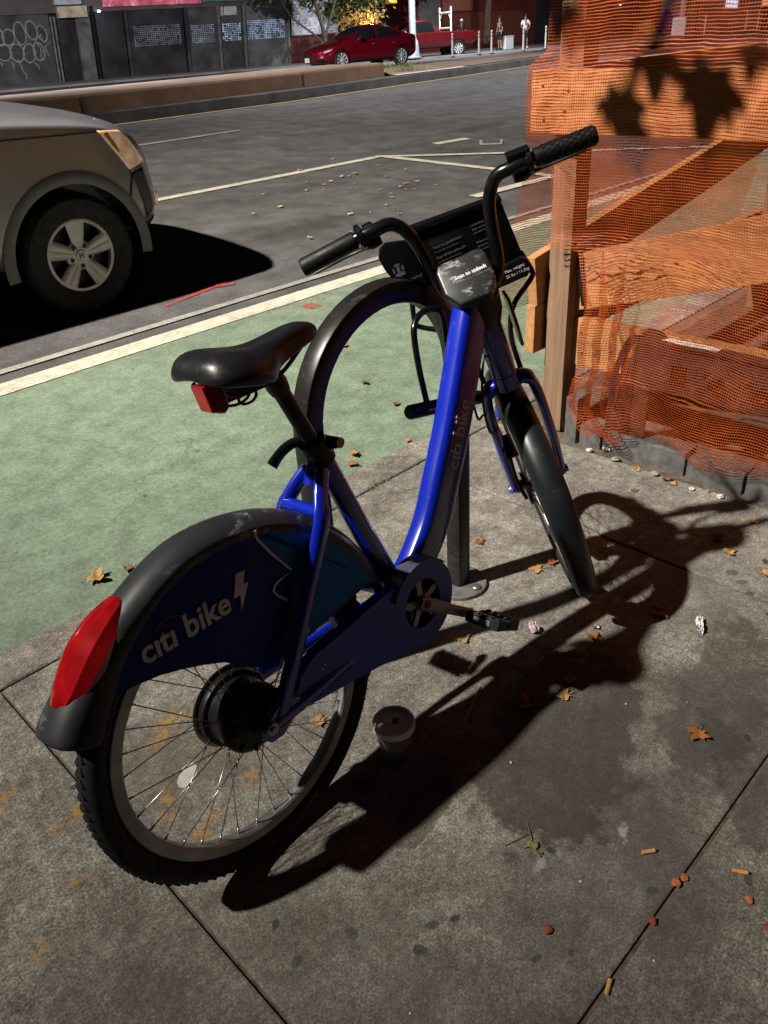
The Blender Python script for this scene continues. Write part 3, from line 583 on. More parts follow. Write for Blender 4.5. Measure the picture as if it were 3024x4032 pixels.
# ---- rear fender: deep U section swept round the wheel, kicking out into a mud flap
def fender(name, c, f, l, u, a0, a1, n, Ro, wh, depth, m, tail=None):
    mbf = MB(); rows = []
    for k in range(n + 1):
        t = k / n; a = a0 + (a1 - a0) * t; d = f * cos(a) + u * sin(a); e = tail(t) if tail else (0, 1, 1)
        ro = Ro + e[0]; w = wh * e[1]; dp = depth * e[2]
        sec = [(ro - dp, w), (ro - dp * 0.55, w * 1.02), (ro - 0.020, w * 0.96), (ro - 0.008, w * 0.74), (ro - 0.001, w * 0.36), (ro, 0), (ro - 0.001, -w * 0.36), (ro - 0.008, -w * 0.74), (ro - 0.020, -w * 0.96), (ro - dp * 0.55, -w * 1.02), (ro - dp, -w)]
        rows.append([c + d * r + l * y for r, y in sec])
    mbf.grid(rows); o = mbf.build(name, m, bike, smooth=True)
    q = o.modifiers.new('thickness', 'SOLIDIFY'); q.thickness = 0.003; q.offset = -1
    q = o.modifiers.new('subsurf', 'SUBSURF'); q.levels = 1; q.render_levels = 1
    return o
X_, Y_, Z_ = V((1, 0, 0)), V((0, 1, 0)), V((0, 0, 1))
rf = fender('rear_fender', RC, X_, Y_, Z_, R(8), R(150), 44, 0.403, 0.043, 0.042, FENDM,
            lambda t: (0.014 * max(0, (t - 0.90) / 0.10) - 0.013 * min(1, max(0, (t - 0.62) / 0.12)), 1 + 0.25 * max(0, (t - 0.86) / 0.14), 1 + 0.9 * max(0, (t - 0.72) / 0.28)))
tm = MB(); n = 14; rows = []
for k in range(n + 1):
    t = k / n; a = R(114) + R(28) * t; d = X_ * cos(a) + Z_ * sin(a)
    e = (sin(pi * min(1, max(0.0, t * 0.97 + 0.015)))) ** 0.26; hgt = -0.009 + 0.011 * e * (0.7 + 0.55 * sin(pi * min(1, t * 1.25)) * (1 if t < 0.6 else 0.75 + 0.25 * sin(t * 44)))
    w = 0.0450 * e * (0.80 + 0.24 * t)
    sec = [(0.352, w * 1.0), (0.374, w * 1.06), (0.393 + hgt * 0.5, w * 0.84), (0.402 + hgt, w * 0.40), (0.404 + hgt, 0.0), (0.402 + hgt, -w * 0.40), (0.393 + hgt * 0.5, -w * 0.84), (0.374, -w * 1.06), (0.352, -w)]
    rows.append([RC + d * r + Y_ * y for r, y in sec])
tm.grid(rows); tm.build('tail_light', REDLENS, rf, smooth=True, ang=16)
# ---- skirt guard panels
def by(y): return lambda u, v, t: V((u, y + t, v))
rA = lambda a: interp(a, [0, 92, 112, 150], [0.375, 0.375, 0.357, 0.352])
arc = [(rA(a) * cos(R(a)), 0.335 + rA(a) * sin(R(a))) for a in range(14, 144, 4)]
low = [(-0.285, 0.540), (-0.278, 0.548), (-0.262, 0.556), (-0.231, 0.561), (-0.197, 0.556), (-0.153, 0.547), (-0.114, 0.533), (-0.074, 0.516), (-0.032, 0.494), (0.0, 0.466), (0.03, 0.440), (0.075, 0.425), (0.12, 0.43), (0.20, 0.44), (0.32, 0.452)]
panel = arc + low
for side in (-1, 1):
    mbp = MB(); mbp.prism(panel, by(0.040 * side), -0.002, 0.002); g = mbp.build('skirt_guard', NAVY, bike)
    if side < 0: guard = g
    lightp = [(0.105, 0.700), (0.098, 0.683), (0.119, 0.641), (0.158, 0.585), (0.14, 0.52), (0.155, 0.43), (0.34, 0.455)] + [(0.372 * cos(R(a)), 0.335 + 0.372 * sin(R(a))) for a in range(20, 78, 4)]
    mbp = MB(); mbp.prism(lightp, by(0.0427 * side), -0.0004, 0.0004); mbp.build('light_blue_decal', SKYB, g)
ys_ = -0.0445
mbp = MB()
pl_ = [(0.099, 0.699), (0.096, 0.690), (0.098, 0.680), (0.119, 0.641), (0.154, 0.587), (0.120, 0.581), (0.109, 0.577), (0.104, 0.568), (0.108, 0.558), (0.130, 0.532)]
mbp.tube([(x, ys_, z) for x, z in pl_], [(0.0006, 0.0028)] * len(pl_), 6, ref=(0, 1, 0)); mbp.build('decal_line', SILVERTXT, guard)
x0, zb = -0.172, 0.5815
fnp = lambda u, v, t: V((x0 + u, ys_ - t, zb + v))
citi = text_mb('c\u0131t\u0131 bike', 0.0635, fnp, 0.0014)
ku = max(p[0] for p in citi.v) - x0; sc_ = 0.182 / ku
citi.v = [(x0 + (p[0] - x0) * sc_, p[1], p[2]) for p in citi.v]; citi.build('lettering', SILVERTXT, guard)
mbp = MB(); mbp.prism([(0.036, 0.642), (0.0555, 0.640), (0.046, 0.616), (0.0575, 0.6155), (0.028, 0.570), (0.034, 0.600), (0.020, 0.601)], by(ys_), -0.0006, 0.0006); mbp.build('bolt_decal', SILVERTXT, guard)
mbp = MB(); a_ = [(x0 + 0.062 + 0.030 * cos(t), ys_, zb + 0.026 + 0.030 * sin(t)) for t in [R(d) for d in range(28, 153, 8)]]
mbp.tube(a_, [(0.0006, 0.0018)] * len(a_), 6, ref=(0, 1, 0)); mbp.build('red_arc', REDARC, guard)

# ---- frame
fr = MB()
dt = smoothpath([(0.835, 0, 0.905), (0.818, 0, 0.868), (0.775, 0, 0.775), (0.715, 0, 0.655), (0.655, 0, 0.552), (0.605, 0, 0.470), (0.560, 0, 0.420), (0.505, 0, 0.375), (0.440, 0, 0.345)], 5)
nd = len(dt); fr.tube(dt, [(0.029, 0.044 + 0.006 * sin(pi * i / nd)) for i in range(nd)], 36, ref=(0, 1, 0), sq=0.58)
fr.tube([SA + SX * 0.135, SA + SX * 0.10, SA - SX * 0.05, SA - SX * 0.085], [0.031, 0.0325, 0.0325, 0.030], 20)
fr.tube([(0.316, 0, 0.748), (0.325, 0, 0.72), (0.375, 0, 0.575), (0.435, 0, 0.400), (0.45, 0, 0.35)], [0.0215, 0.0225, 0.0225, 0.027, 0.03], 16)
fr.tube([(0.455, -0.045, 0.342), (0.455, 0.045, 0.342)], [0.036, 0.036], 20)
for s in (-1, 1):
    st = smoothpath([(0.298, 0.018 * s, 0.728), (0.262, 0.040 * s, 0.690), (0.232, 0.058 * s, 0.640), (0.140, 0.066 * s, 0.500), (0.062, 0.072 * s, 0.385), (0.030, 0.074 * s, 0.335)], 4)
    fr.tube(st, [(0.0085 if i > 15 else 0.0115, 0.0185 if i < 6 else 0.0205) for i in range(len(st))], 12, ref=(0, 1, 0))
    fr.tube([(0.44, 0.035 * s, 0.335), (0.30, 0.055 * s, 0.333), (0.12, 0.070 * s, 0.332), (0.015, 0.073 * s, 0.332)], [(0.012, 0.017)] * 4, 12, ref=(0, 1, 0))
    fr.prism([(0.052, 0.372), (0.022, 0.360), (-0.016, 0.340), (-0.020, 0.318), (-0.004, 0.302), (0.024, 0.300), (0.062, 0.322), (0.082, 0.350)], by(0.074 * s), -0.005, 0.005)
fr.tube([(0.243, -0.052, 0.668), (0.243, 0.052, 0.668)], [0.013, 0.013], 12)
fr.tube([(0.30, 0, 0.735), (0.275, 0, 0.70)], [0.02, 0.016], 12)
frame = build_smooth(fr, 'frame', BLUE, bike, ang=50)
# lettering climbs the flank of the down tube
td = V((0.47, 0, 0.883)).normalized(); tn = V((-0.883, 0, 0.47)).normalized(); to = V((0.688, -0.0335, 0.572))
to = V((0.668, 0, 0.574)); dtx = text_mb('c\u0131t\u0131 bike', 0.056, lambda u, v, t: (u, v, t), 0.001); ku = max(p[0] for p in dtx.v)
def onTube(u, v, t):
    k = 0.162 / ku; return to + td * (u * k) + tn * (v - 0.014) - V((0, 0.0300 + t, 0))
dtx.v = [tuple(onTube(*p)) for p in dtx.v]
dtx.build('lettering', simple('dull_lettering', (0.42, 0.43, 0.46), 0.5), frame)
# seat post, clamp with lever, saddle
mbs = MB(); mbs.tube([(0.240, 0, 0.940), (0.245, 0, 0.925), (0.316, 0, 0.745)], [0.0165, 0.0165, 0.0165], 18); mbs.tube([(0.255, 0, 0.90), (0.249, 0, 0.915), (0.235, 0, 0.945), (0.20, 0, 0.952)], [0.019, 0.022, 0.021, 0.016], 14)
sp_ = build_smooth(mbs, 'seat_post', simple('post_black', (0.022, 0.020, 0.019), 0.4, 0.3, vary=0.4, scale=25), bike)
mbs = MB(); ax_ = V((0.316 - 0.245, 0, 0.745 - 0.925)).normalized()
mbs.tube([V((0.300, 0, 0.786)), V((0.318, 0, 0.738))], [0.0285, 0.0285], 20); mbs.tube([(0.335, -0.03, 0.772), (0.335, 0.03, 0.772)], [0.012, 0.012], 12); mbs.box((0.326, 0, 0.765), (0.03, 0.026, 0.03))
sc = build_smooth(mbs, 'seat_clamp', BLACK, bike)
mbs = MB(); mbs.tube([(0.338, -0.028, 0.772), (0.338, -0.040, 0.772)], [0.0105, 0.0105], 14); mbs.build('bolt', simple('brass_bolt', (0.25, 0.20, 0.12), 0.4, 0.8), sc, smooth=True, ang=40)
mbs = MB(); mbs.tube(smoothpath([(0.330, 0.030, 0.772), (0.300, 0.050, 0.775), (0.275, 0.058, 0.768), (0.255, 0.063, 0.755), (0.243, 0.065, 0.745)], 4), [(0.006, 0.010 + 0.004 * (i / 16)) for i in range(17)], 10, ref=(0, 1, 0)); build_smooth(mbs, 'lever', BLACK, sc)
sm_ = MB(); rows = []
#        x      ztop   half-width  z side   wside   z low
SEC = [(0.074, 0.988, 0.020, 0.978, 0.040, 0.972), (0.082, 1.006, 0.050, 0.990, 0.070, 0.966), (0.100, 1.016, 0.066, 0.996, 0.084, 0.961), (0.125, 1.017, 0.072, 0.996, 0.092, 0.955), (0.155, 1.011, 0.070, 0.990, 0.093, 0.948),
       (0.182, 1.004, 0.058, 0.984, 0.088, 0.942), (0.205, 1.001, 0.044, 0.984, 0.072, 0.940), (0.232, 1.002, 0.034, 0.987, 0.042, 0.948), (0.268, 1.007, 0.029, 0.993, 0.034, 0.956), (0.305, 1.011, 0.026, 0.996, 0.030, 0.964), (0.335, 1.009, 0.024, 0.994, 0.027, 0.970), (0.354, 1.000, 0.017, 0.990, 0.019, 0.975), (0.360, 0.990, 0.006, 0.986, 0.007, 0.980)]
for x, zt, hw, zs, ws, zl in SEC:
    half = [(0, zt - (0.004 if 0.03 < x < 0.3 else 0)), (hw * 0.55, zt), (hw, (zt * 0.65 + zs * 0.35)), (ws, (zs + zl) / 2 + 0.006), (ws * 0.97, zl + 0.004), (ws * 0.80, zl + 0.003), (0, zl + 0.012)]
    rows.append([V((x, y, z)) for y, z in half] + [V((x, -y, z)) for y, z in reversed(half[1:-1])])
sm_.grid(rows, closed_v=True); sm_.f.append(tuple(range(len(rows[0]) - 1, -1, -1))); sm_.mi.append(0); b0 = (len(rows) - 1) * len(rows[0]); sm_.f.append(tuple(b0 + k for k in range(len(rows[0])))); sm_.mi.append(0)
saddle = sm_.build('saddle', SADDLEM, bike, smooth=True, sub=2)
mbs = MB()
for s in (-1, 1): mbs.tube(smoothpath([(0.105, 0.04 * s, 0.962), (0.115, 0.032 * s, 0.945), (0.15, 0.022 * s, 0.930), (0.24, 0.020 * s, 0.935), (0.31, 0.012 * s, 0.965)], 4), 0.004, 8)
mbs.box((0.165, 0, 0.936), (0.12, 0.05, 0.018)); build_smooth(mbs, 'saddle_rail', BLACK, saddle)
mbs = MB(); mbs.prism([(0.072, 0.972), (0.112, 0.968), (0.116, 0.924), (0.104, 0.916), (0.080, 0.925)], by(-0.020), -0.018, 0.018); mbs.build('reflector', REDLENS, saddle, bevel=0.003)
mbs = MB(); lp = [(0.165 + 0.020 * cos(t) + 0.016 * (t / 6.3 - 1), 0.012 * sin(t * 0.5), 0.918 + 0.011 * sin(t)) for t in [k * 0.35 for k in range(0, 37)]]
mbs.tube(lp, 0.0028, 6); mbs.build('coiled_cable', BLACK, bike, smooth=True)
# ---- chain guard, chainring, cranks, pedals, chain
yc = -0.058; cc = (0.459, 0.342)
def ringpts(r, a0, a1, n): return [(cc[0] + r * cos(R(a0 + (a1 - a0) * k / n)), cc[1] + r * sin(R(a0 + (a1 - a0) * k / n))) for k in range(n + 1)]
outer = ringpts(0.104, -112, 128, 30) + [(0.335, 0.425), (0.22, 0.412), (0.150, 0.407), (0.120, 0.398), (0.095, 0.380), (0.085, 0.362), (0.06, 0.352), (0.045, 0.338), (0.06, 0.322), (0.10, 0.312), (0.24, 0.286), (0.36, 0.262)]
cg = MB(); inner = ringpts(0.058, 0, 360, 36)[:-1]
# plate with a round window: bridge outer contour to inner circle
def holed(mbx, outer, inner, y0, y1):
    no, ni = len(outer), len(inner)
    c2 = bpy.data.curves.new('plate', 'CURVE'); c2.dimensions = '2D'; c2.fill_mode = 'BOTH'; c2.extrude = abs(y1 - y0) / 2
    for loop in ([outer] + inner):
        sp = c2.splines.new('POLY'); sp.points.add(len(loop) - 1); sp.use_cyclic_u = True
        for p, (u, v) in zip(sp.points, loop): p.co = (u, v, 0, 1)
    oc = bpy.data.objects.new('plate', c2); COL.objects.link(oc)
    me = bpy.data.meshes.new_from_object(oc.evaluated_get(bpy.context.evaluated_depsgraph_get()))
    ym = (y0 + y1) / 2; mbx.add([(v.co.x, ym + v.co.z, v.co.y) for v in me.vertices], [tuple(p.vertices) for p in me.polygons])
    bpy.data.objects.remove(oc); bpy.data.meshes.remove(me); bpy.data.curves.remove(c2)
holed(cg, outer, [inner], yc - 0.014, yc + 0.012)
chg = build_smooth(cg, 'chain_guard', mat_paint_metal('guard_blue', (0.006, 0.020, 0.42), 0.40, coat=0.2), bike, ang=30)
mbs = MB(); mbs.lathe([(0.0042, yc - 0.0145), (0.0058, yc - 0.0160), (0.0075, yc - 0.0145)], 16, (0.155, 0, 0.370), (0, 1, 0)); mbs.build('eyelet', STEEL, chg, smooth=True)
mbs = MB(); mbs.prism(ringpts(0.103, 40, 150, 16) + list(reversed(ringpts(0.106, 40, 150, 16))), by(yc - 0.001), -0.022, 0.022); mbs.build('guard_rim', simple('worn_guard_rim', (0.06, 0.06, 0.10), 0.4), chg, smooth=True, ang=30)
mbs = MB(); mbs.lathe([(0.030, -0.052), (0.030, -0.046), (0.070, -0.046), (0.070, -0.052)], 40, (cc[0], 0, cc[1]), (0, 1, 0), closed=True); mbs.build('chainring', BLACKG, bike, smooth=True, ang=30)
mbs = MB()
for k in range(5):
    a = R(72 * k + 18); d = V((cos(a), 0, sin(a))); tg = V((-sin(a), 0, cos(a))); o_ = V((cc[0], yc - 0.006, cc[1]))
    mbs.prism([(0.010, -0.011), (0.034, -0.0075), (0.050, -0.0085), (0.058, -0.005), (0.058, 0.005), (0.050, 0.0085), (0.034, 0.0075), (0.010, 0.011)], lambda u, v, t, d=d, tg=tg, o_=o_: o_ + d * u + tg * v + V((0, t, 0)), -0.0035, 0.0035)
mbs.lathe([(0, -0.018), (0.017, -0.018), (0.019, -0.008), (0.019, 0.004), (0, 0.004)], 24, (cc[0], yc, cc[1]), (0, 1, 0)); build_smooth(mbs, 'chainring_spider', CRANKM, bike, ang=30)
ca = R(-37)
for s, an in ((-1, ca), (1, ca + pi)):
    d = V((cos(an), 0, sin(an))); b0 = V((cc[0], s * 0.078, cc[1])); e0 = b0 + d * 0.170 + V((0, s * 0.012, 0)); nrm = V((-sin(an), 0, cos(an)))
    mbs = MB(); mbs.tube([b0 - d * 0.017, b0, b0 + d * 0.03, b0 + d * 0.10 + V((0, s * 0.008, 0)), e0 - d * 0.012, e0, e0 + d * 0.012], [(0.011, 0.006), (0.0165, 0.009), (0.0165, 0.009), (0.0125, 0.007), (0.0125, 0.0065), (0.014, 0.0065), (0.006, 0.005)], 14, ref=tuple(nrm))
    cr_ = build_smooth(mbs, 'crank', CRANKM, bike)
    mbs = MB(); mbs.lathe([(0.0, -0.0105), (0.0065, -0.0105), (0.0075, -0.0090), (0.0110, -0.0086), (0.0115, -0.0080)], 20, b0, (0, -s if s > 0 else 1, 0)); mbs.build('crank_bolt', BLACKG, cr_, smooth=True, ang=30)
    pc = e0 + V((0, s * 0.062, 0)); pm = MB(); q = Matrix.Rotation(R(30), 3, 'Y')
    pm.tube([e0, pc + V((0, s * 0.05, 0))], [0.007, 0.006], 10)
    pm.box(pc, (0.040, 0.080, 0.017), q)
    for sx in (-1, 1):
        pm.box(pc + q @ V((sx * 0.038, 0, 0)), (0.012, 0.092, 0.024), q)
        pm.box(pc + q @ V((0, sx * 0.041, 0)), (0.082, 0.012, 0.022), q)
        for k in range(5):
            pm.box(pc + q @ V((sx * 0.038, -0.038 + 0.019 * k, 0.013)), (0.010, 0.010, 0.006), q); pm.box(pc + q @ V((sx * 0.022, -0.042 + 0.021 * k, 0.0105)), (0.016, 0.010, 0.005), q)
    pd = pm.build('pedal', BLACK, bike, bevel=0.0015)
    for sx in (-1, 1): rm = MB(); rm.box(pc + q @ V((sx * 0.0448, 0, 0)), (0.003, 0.045, 0.012), q); rm.build('reflector', simple('pedal_reflector', (0.20, 0.20, 0.21), 0.3), pd)
for (xa, za, xb, zb2) in ((0.02, 0.302, 0.43, 0.268), (0.02, 0.368, 0.43, 0.412)):
    nlk = 34; chm = MB()
    for k in range(nlk):
        t = (k + 0.5) / nlk; chm.box((xa + (xb - xa) * t, -0.046, za + (zb2 - za) * t), (0.0085 if k % 2 else 0.0125, 0.004 if k % 2 else 0.008, 0.0075 if k % 2 else 0.0095))
    chm.build('chain_run', BLACK, bike)

# motor cable and axle nut
mbs = MB(); mbs.tube([(0.0, -0.055, 0.335), (0.0, -0.080, 0.335), (0.0, -0.0801, 0.335), (0.0, -0.088, 0.335), (0.0, -0.0881, 0.335), (0.0, -0.093, 0.335)], [0.008, 0.008, 0.013, 0.013, 0.006, 0.006], 12); build_smooth(mbs, 'axle_nut', STEEL, bike)
mbs = MB(); mbs.tube([(0.0, 0.055, 0.335), (0.0, 0.080, 0.335), (0.0, 0.0801, 0.335), (0.0, 0.092, 0.335)], [0.008, 0.008, 0.013, 0.013], 12); build_smooth(mbs, 'axle_nut', STEEL, bike)
# ---- fork, front fender
fk = MB(); fk.tube([SP(0, 0, -0.085), SP(0, 0.004, -0.125)], [0.030, 0.034], 18)
for s in (-1, 1):
    bp = smoothpath([SP(0.012 * s, 0.004, -0.118), SP(0.045 * s, 0.006, -0.122), SP(0.064 * s, 0.010, -0.165), SP(0.070 * s, 0.028, -0.32), SP(0.070 * s, 0.056, -0.455), SP(0.069 * s, 0.060, -0.495)], 5)
    fk.tube(bp, [(0.0135, 0.021) if i > 7 else (0.018, 0.022) for i in range(len(bp))], 14, ref=tuple(SL))
    fk.tube([SP(0.078 * s, 0.060, -0.485), SP(0.056 * s, 0.060, -0.500)], [0.021, 0.019], 14)
fork = build_smooth(fk, 'fork', BLUE, bike, ang=50)
for s in (-1, 1): mbs = MB(); mbs.tube([SP(0.056 * s, 0.062, -0.5), SP(0.088 * s, 0.062, -0.5)], [0.013, 0.011], 10); build_smooth(mbs, 'axle_nut', STEEL, bike)
mbs = MB()
mbs.tube([SP(0.052, 0.045, -0.300), SP(0.050, 0.0, -0.345)], [(0.012, 0.02)] * 2, 10); build_smooth(mbs, 'brake_caliper', BLACK, bike); mbs = MB(); mbs.tube(smoothpath([SP(0.05, 0.03, -0.31), SP(0.062, -0.02, -0.40), SP(0.055, -0.045, -0.46)], 4), 0.005, 8)
build_smooth(mbs, 'brake_arm', BLACK, bike)
fender('front_fender', FC, SFW, SL, SX, R(62), R(204), 34, 0.358, 0.038, 0.046, FENDF, lambda t: (0.0 + 0.010 * max(0, (t - 0.85) / 0.15), 1 - 0.22 * max(0, (t - 0.6) / 0.4), 1))
mbs = MB()
for pts in ([SP(0.03, 0.0, 0.02), SP(0.085, -0.03, -0.06), SP(0.10, -0.02, -0.17), SP(0.080, 0.01, -0.19), SP(0.058, 0.03, -0.25), SP(0.056, 0.03, -0.33)], [SP(0.02, 0.01, 0.0), SP(0.07, -0.06, -0.08), SP(0.085, -0.05, -0.20), SP(0.06, 0.0, -0.24)]):
    mbs.tube(smoothpath(pts, 5), 0.0032, 8)
mbs.build('brake_cable', BLACK, bike, smooth=True)
# ---- handlebar
hb = MB(); barz = 0.350
ctl = [SP(0.300, 0.020, 0.354), SP(0.235, 0.026, 0.356), SP(0.165, 0.018, 0.360), SP(0.120, 0.030, 0.352), SP(0.092, 0.032, 0.310), SP(0.080, 0.030, 0.250), SP(0.072, 0.028, 0.180), SP(0.050, 0.026, 0.135), SP(0.0, 0.024, 0.125)]
pts = smoothpath(ctl, 6)
mir = [SA + SL * (-(p - SA).dot(SL)) + SFW * (p - SA).dot(SFW) + SX * (p - SA).dot(SX) for p in reversed(pts[:-1])]
hb.tube(pts + mir, 0.0145, 16)
hb.tube([SP(0, 0, 0.06), SP(0, 0.012, 0.15)], [0.03, 0.034], 16)
bar = build_smooth(hb, 'handlebar', BLACKG, bike)
for s in (-1, 1):
    A_ = SP(0.205 * s, 0.026, 0.356); B_ = SP(0.338 * s, 0.014, 0.352); d = (B_ - A_).normalized()
    gm = MB(); L_ = (B_ - A_).length; gm.tube([A_, A_ + d * 0.004, A_ + d * (L_ - 0.006), A_ + d * L_], [0.0165, 0.0195, 0.0200, 0.0165], 20)
    q = d.orthogonal().normalized(); w = d.cross(q)
    for i in range(12 if s < 0 else 0):
        for k in range(12):
            a = 2 * pi * (k + 0.5 * (i % 2)) / 12; e = q * cos(a) + w * sin(a); pc = A_ + d * (0.022 + i * 0.0092) + e * 0.0198
            gm.box(pc, (0.0062, 0.0072, 0.0014), Matrix((d, e.cross(d), e)).transposed())
    build_smooth(gm, 'grip', GRIPM, bar, ang=35)
    gm = MB(); C0 = SP(0.185 * s, 0.027, 0.3575)
    gm.tube([C0 - d * 0.026, C0 - d * 0.022, C0 - d * 0.004, C0 - d * 0.003], [0.017, 0.0205, 0.0205, 0.017], 18); gm.tube([C0 + d * 0.0, C0 + d * 0.004, C0 + d * 0.013, C0 + d * 0.016], [0.018, 0.0275, 0.0275, 0.019], 20)
    if s < 0: gm.box(C0 + SX * 0.012 - d * 0.01, (0.05, 0.034, 0.03), Matrix((d, SX.cross(d), SX)).transposed())
    build_smooth(gm, 'shifter' if s < 0 else 'bell', BLACKG, bar, ang=35)
    lv = MB(); C1 = SP(0.165 * s, 0.035, 0.335)
    lv.tube([C1 - d * 0.01, C1 + d * 0.012, C1 + d * 0.035], [(0.014, 0.018), (0.016, 0.024), (0.008, 0.014)], 12, ref=tuple(SX))
    lv.tube(smoothpath([C1 + d * 0.02 + SFW * 0.012 - SX * 0.012, C1 + d * 0.06 + SFW * 0.034 - SX * 0.016, C1 + d * 0.12 + SFW * 0.032 - SX * 0.014, C1 + d * 0.155 + SFW * 0.036 - SX * 0.015], 4), [(0.0045, 0.0075)] * 13, 10, ref=tuple(SX))
    build_smooth(lv, 'brake_lever', BLACK, bar)
# ---- console
def fnC(u, v, t): return SP(u + 0.012, -0.050, 0.168) + SFW * (0.0) + (SX * 0.62 + SFW * 0.78).normalized() * v + (SX * 0.78 - SFW * 0.62).normalized() * t
co = MB(); oct_ = [(-0.060, 0.012), (-0.036, -0.026), (0.036, -0.026), (0.060, 0.012), (0.060, 0.070), (0.050, 0.088), (-0.050, 0.088), (-0.060, 0.070)]
co.prism(oct_, fnC, -0.060, 0.014); console = co.build('console', CONSOLEM, bike, bevel=0.008, bseg=3, smooth=True, ang=40)
def con_text(s, size, u0, v0, m, bold=0.0, nm='lettering', par=console, t0=0.0148):
    # letters read from behind the bars: rider's left is +u
    return text_mb(s, size, lambda u, v, t: fnC(u0 - u, v0 + v, t0 + t), bold, 0.0006).build(nm, m, par)
con_text('Scan to unlock', 0.0125, 0.026, 0.036, WHITETXT, 0.0003); con_text('Using the app or member key', 0.0062, 0.026, 0.026, DIMTXT)
# ---- front basket: back plate, wing plate, lower tray, wire stay
bk = MB()
def fnB(u, v, t): return SP(u, 0.120 + t, 0) + SX * v + SFW * (v * 0.10)
bk.prism([(0.088, 0.280), (-0.132, 0.262), (-0.146, 0.100), (-0.146, 0.085), (-0.130, 0.078), (0.120, 0.078), (0.135, 0.10)], fnB, 0.0, 0.010)
bk.prism([(0.090, 0.286), (-0.134, 0.268), (-0.135, 0.254), (0.092, 0.272)], fnB, -0.006, 0.016)
bk.prism([(0.090, 0.262), (-0.134, 0.244), (-0.135, 0.240), (0.091, 0.258)], fnB, -0.003, 0.0)
bk.prism([(0.100, 0.265), (0.150, 0.280), (0.168, 0.272), (0.178, 0.252), (0.174, 0.222), (0.158, 0.170), (0.135, 0.120), (0.085, 0.10)], fnB, -0.016, -0.004)
bk.prism([(-0.06, 0.115), (-0.140, 0.118), (-0.150, 0.108), (-0.150, 0.080), (-0.138, 0.070), (-0.06, 0.070)], fnB, -0.018, -0.003)
# sides and front of the basket
for s in (-1, 1): bk.prism([(0.0, 0.085), (0.14, 0.09), (0.14, 0.12), (0.0, 0.16)], lambda u, v, t, s=s: SP(s * (0.118 + u * 0.12) + t, 0.128 + u + v * 0.10, v), -0.003, 0.003)

basket = bk.build('basket', BLACKG, bike, bevel=0.0025, smooth=True, ang=40)
def bk_text(s, size, u0, v0, m, t0=-0.0012, rot=0.0): return text_mb(s, size, lambda u, v, t: fnB(u0 - u * cos(rot) + v * sin(rot), v0 + v * cos(rot) + u * sin(rot), t0 - t), 0.0, 0.0006).build('lettering', m, basket)
for s, v in (('Yield to pedestrians', 0.215), ('Stay off the sidewalk', 0.190), ('Obey traffic signals', 0.165), ('Ride with traffic', 0.140)): bk_text(s, 0.0088, 0.050, v, DIMTXT); bk_text('It\u2019s the law everywhere', 0.0062, 0.050, v - 0.010, simple('faint_print', (0.06, 0.06, 0.065), 0.6))
for s, v in (('Unlocking a bike', 0.228), ('Scan the code or', 0.218), ('use your key', 0.209), ('Broken bike?', 0.186), ('Dock it and press', 0.176), ('the wrench', 0.167)): bk_text(s, 0.0068, -0.050, v, DIMTXT)
bk_text('Max. weight:', 0.0100, -0.088, 0.098, WHITETXT, -0.0185); bk_text('25 lbs / 11.3kg', 0.0100, -0.088, 0.085, WHITETXT, -0.0185)
bk_text('Trouble docking?', 0.0095, 0.162, 0.176, DIMTXT, -0.0165); bk_text('Lift back wheel', 0.0068, 0.160, 0.166, DIMTXT, -0.0165); bk_text('and try again', 0.0068, 0.158, 0.157, DIMTXT, -0.0165)
ic = MB(); wp = lambda u, v, t: fnB(u, v, -0.0165 - t)
ic.prism([(0.150, 0.226), (0.138, 0.226), (0.136, 0.222), (0.152, 0.222)], wp, 0, 0.0006); ic.prism([(0.148, 0.222), (0.140, 0.222), (0.140, 0.204), (0.148, 0.204)], wp, 0, 0.0006); ic.prism([(0.155, 0.204), (0.132, 0.204), (0.132, 0.196), (0.155, 0.196)], wp, 0, 0.0006); ic.prism([(0.158, 0.218), (0.153, 0.218), (0.153, 0.208), (0.158, 0.208)], wp, 0, 0.0006); ic.prism([(0.136, 0.218), (0.130, 0.218), (0.130, 0.208), (0.136, 0.208)], wp, 0, 0.0006)
ic.build('docking_pictogram', DIMTXT, basket)
wr = MB()
for s in (-1, 1): wr.tube(smoothpath([SP(0.142 * s, 0.14, 0.12), SP(0.155 * s, 0.135, 0.065), SP(0.145 * s, 0.135, 0.045), SP(0.085 * s, 0.12, 0.005), SP(0.055 * s, 0.10, -0.06), SP(0.050 * s, 0.07, -0.14)], 5), 0.0068, 10)
wr.build('basket_stay', BLACKG, bike, smooth=True)
mbs = MB(); mbs.prism([(0.02, 0.10), (0.075, 0.10), (0.085, 0.03), (0.07, -0.03), (0.04, -0.03)], lambda u, v, t: SP(-0.062 + t, -u + 0.055, v), -0.004, 0.004); mbs.build('side_reflector', simple('amber_lens', (0.42, 0.11, 0.02), 0.3), bike, bevel=0.002)
# dark head-tube shroud under the console
mbs = MB(); mbs.tube([SP(0, -0.005, 0.135), SP(0, -0.002, 0.09), SP(0, 0, 0.06)], [(0.050, 0.05), (0.047, 0.046), (0.036, 0.036)], 18); build_smooth(mbs, 'head_shroud', BLACK, bike)

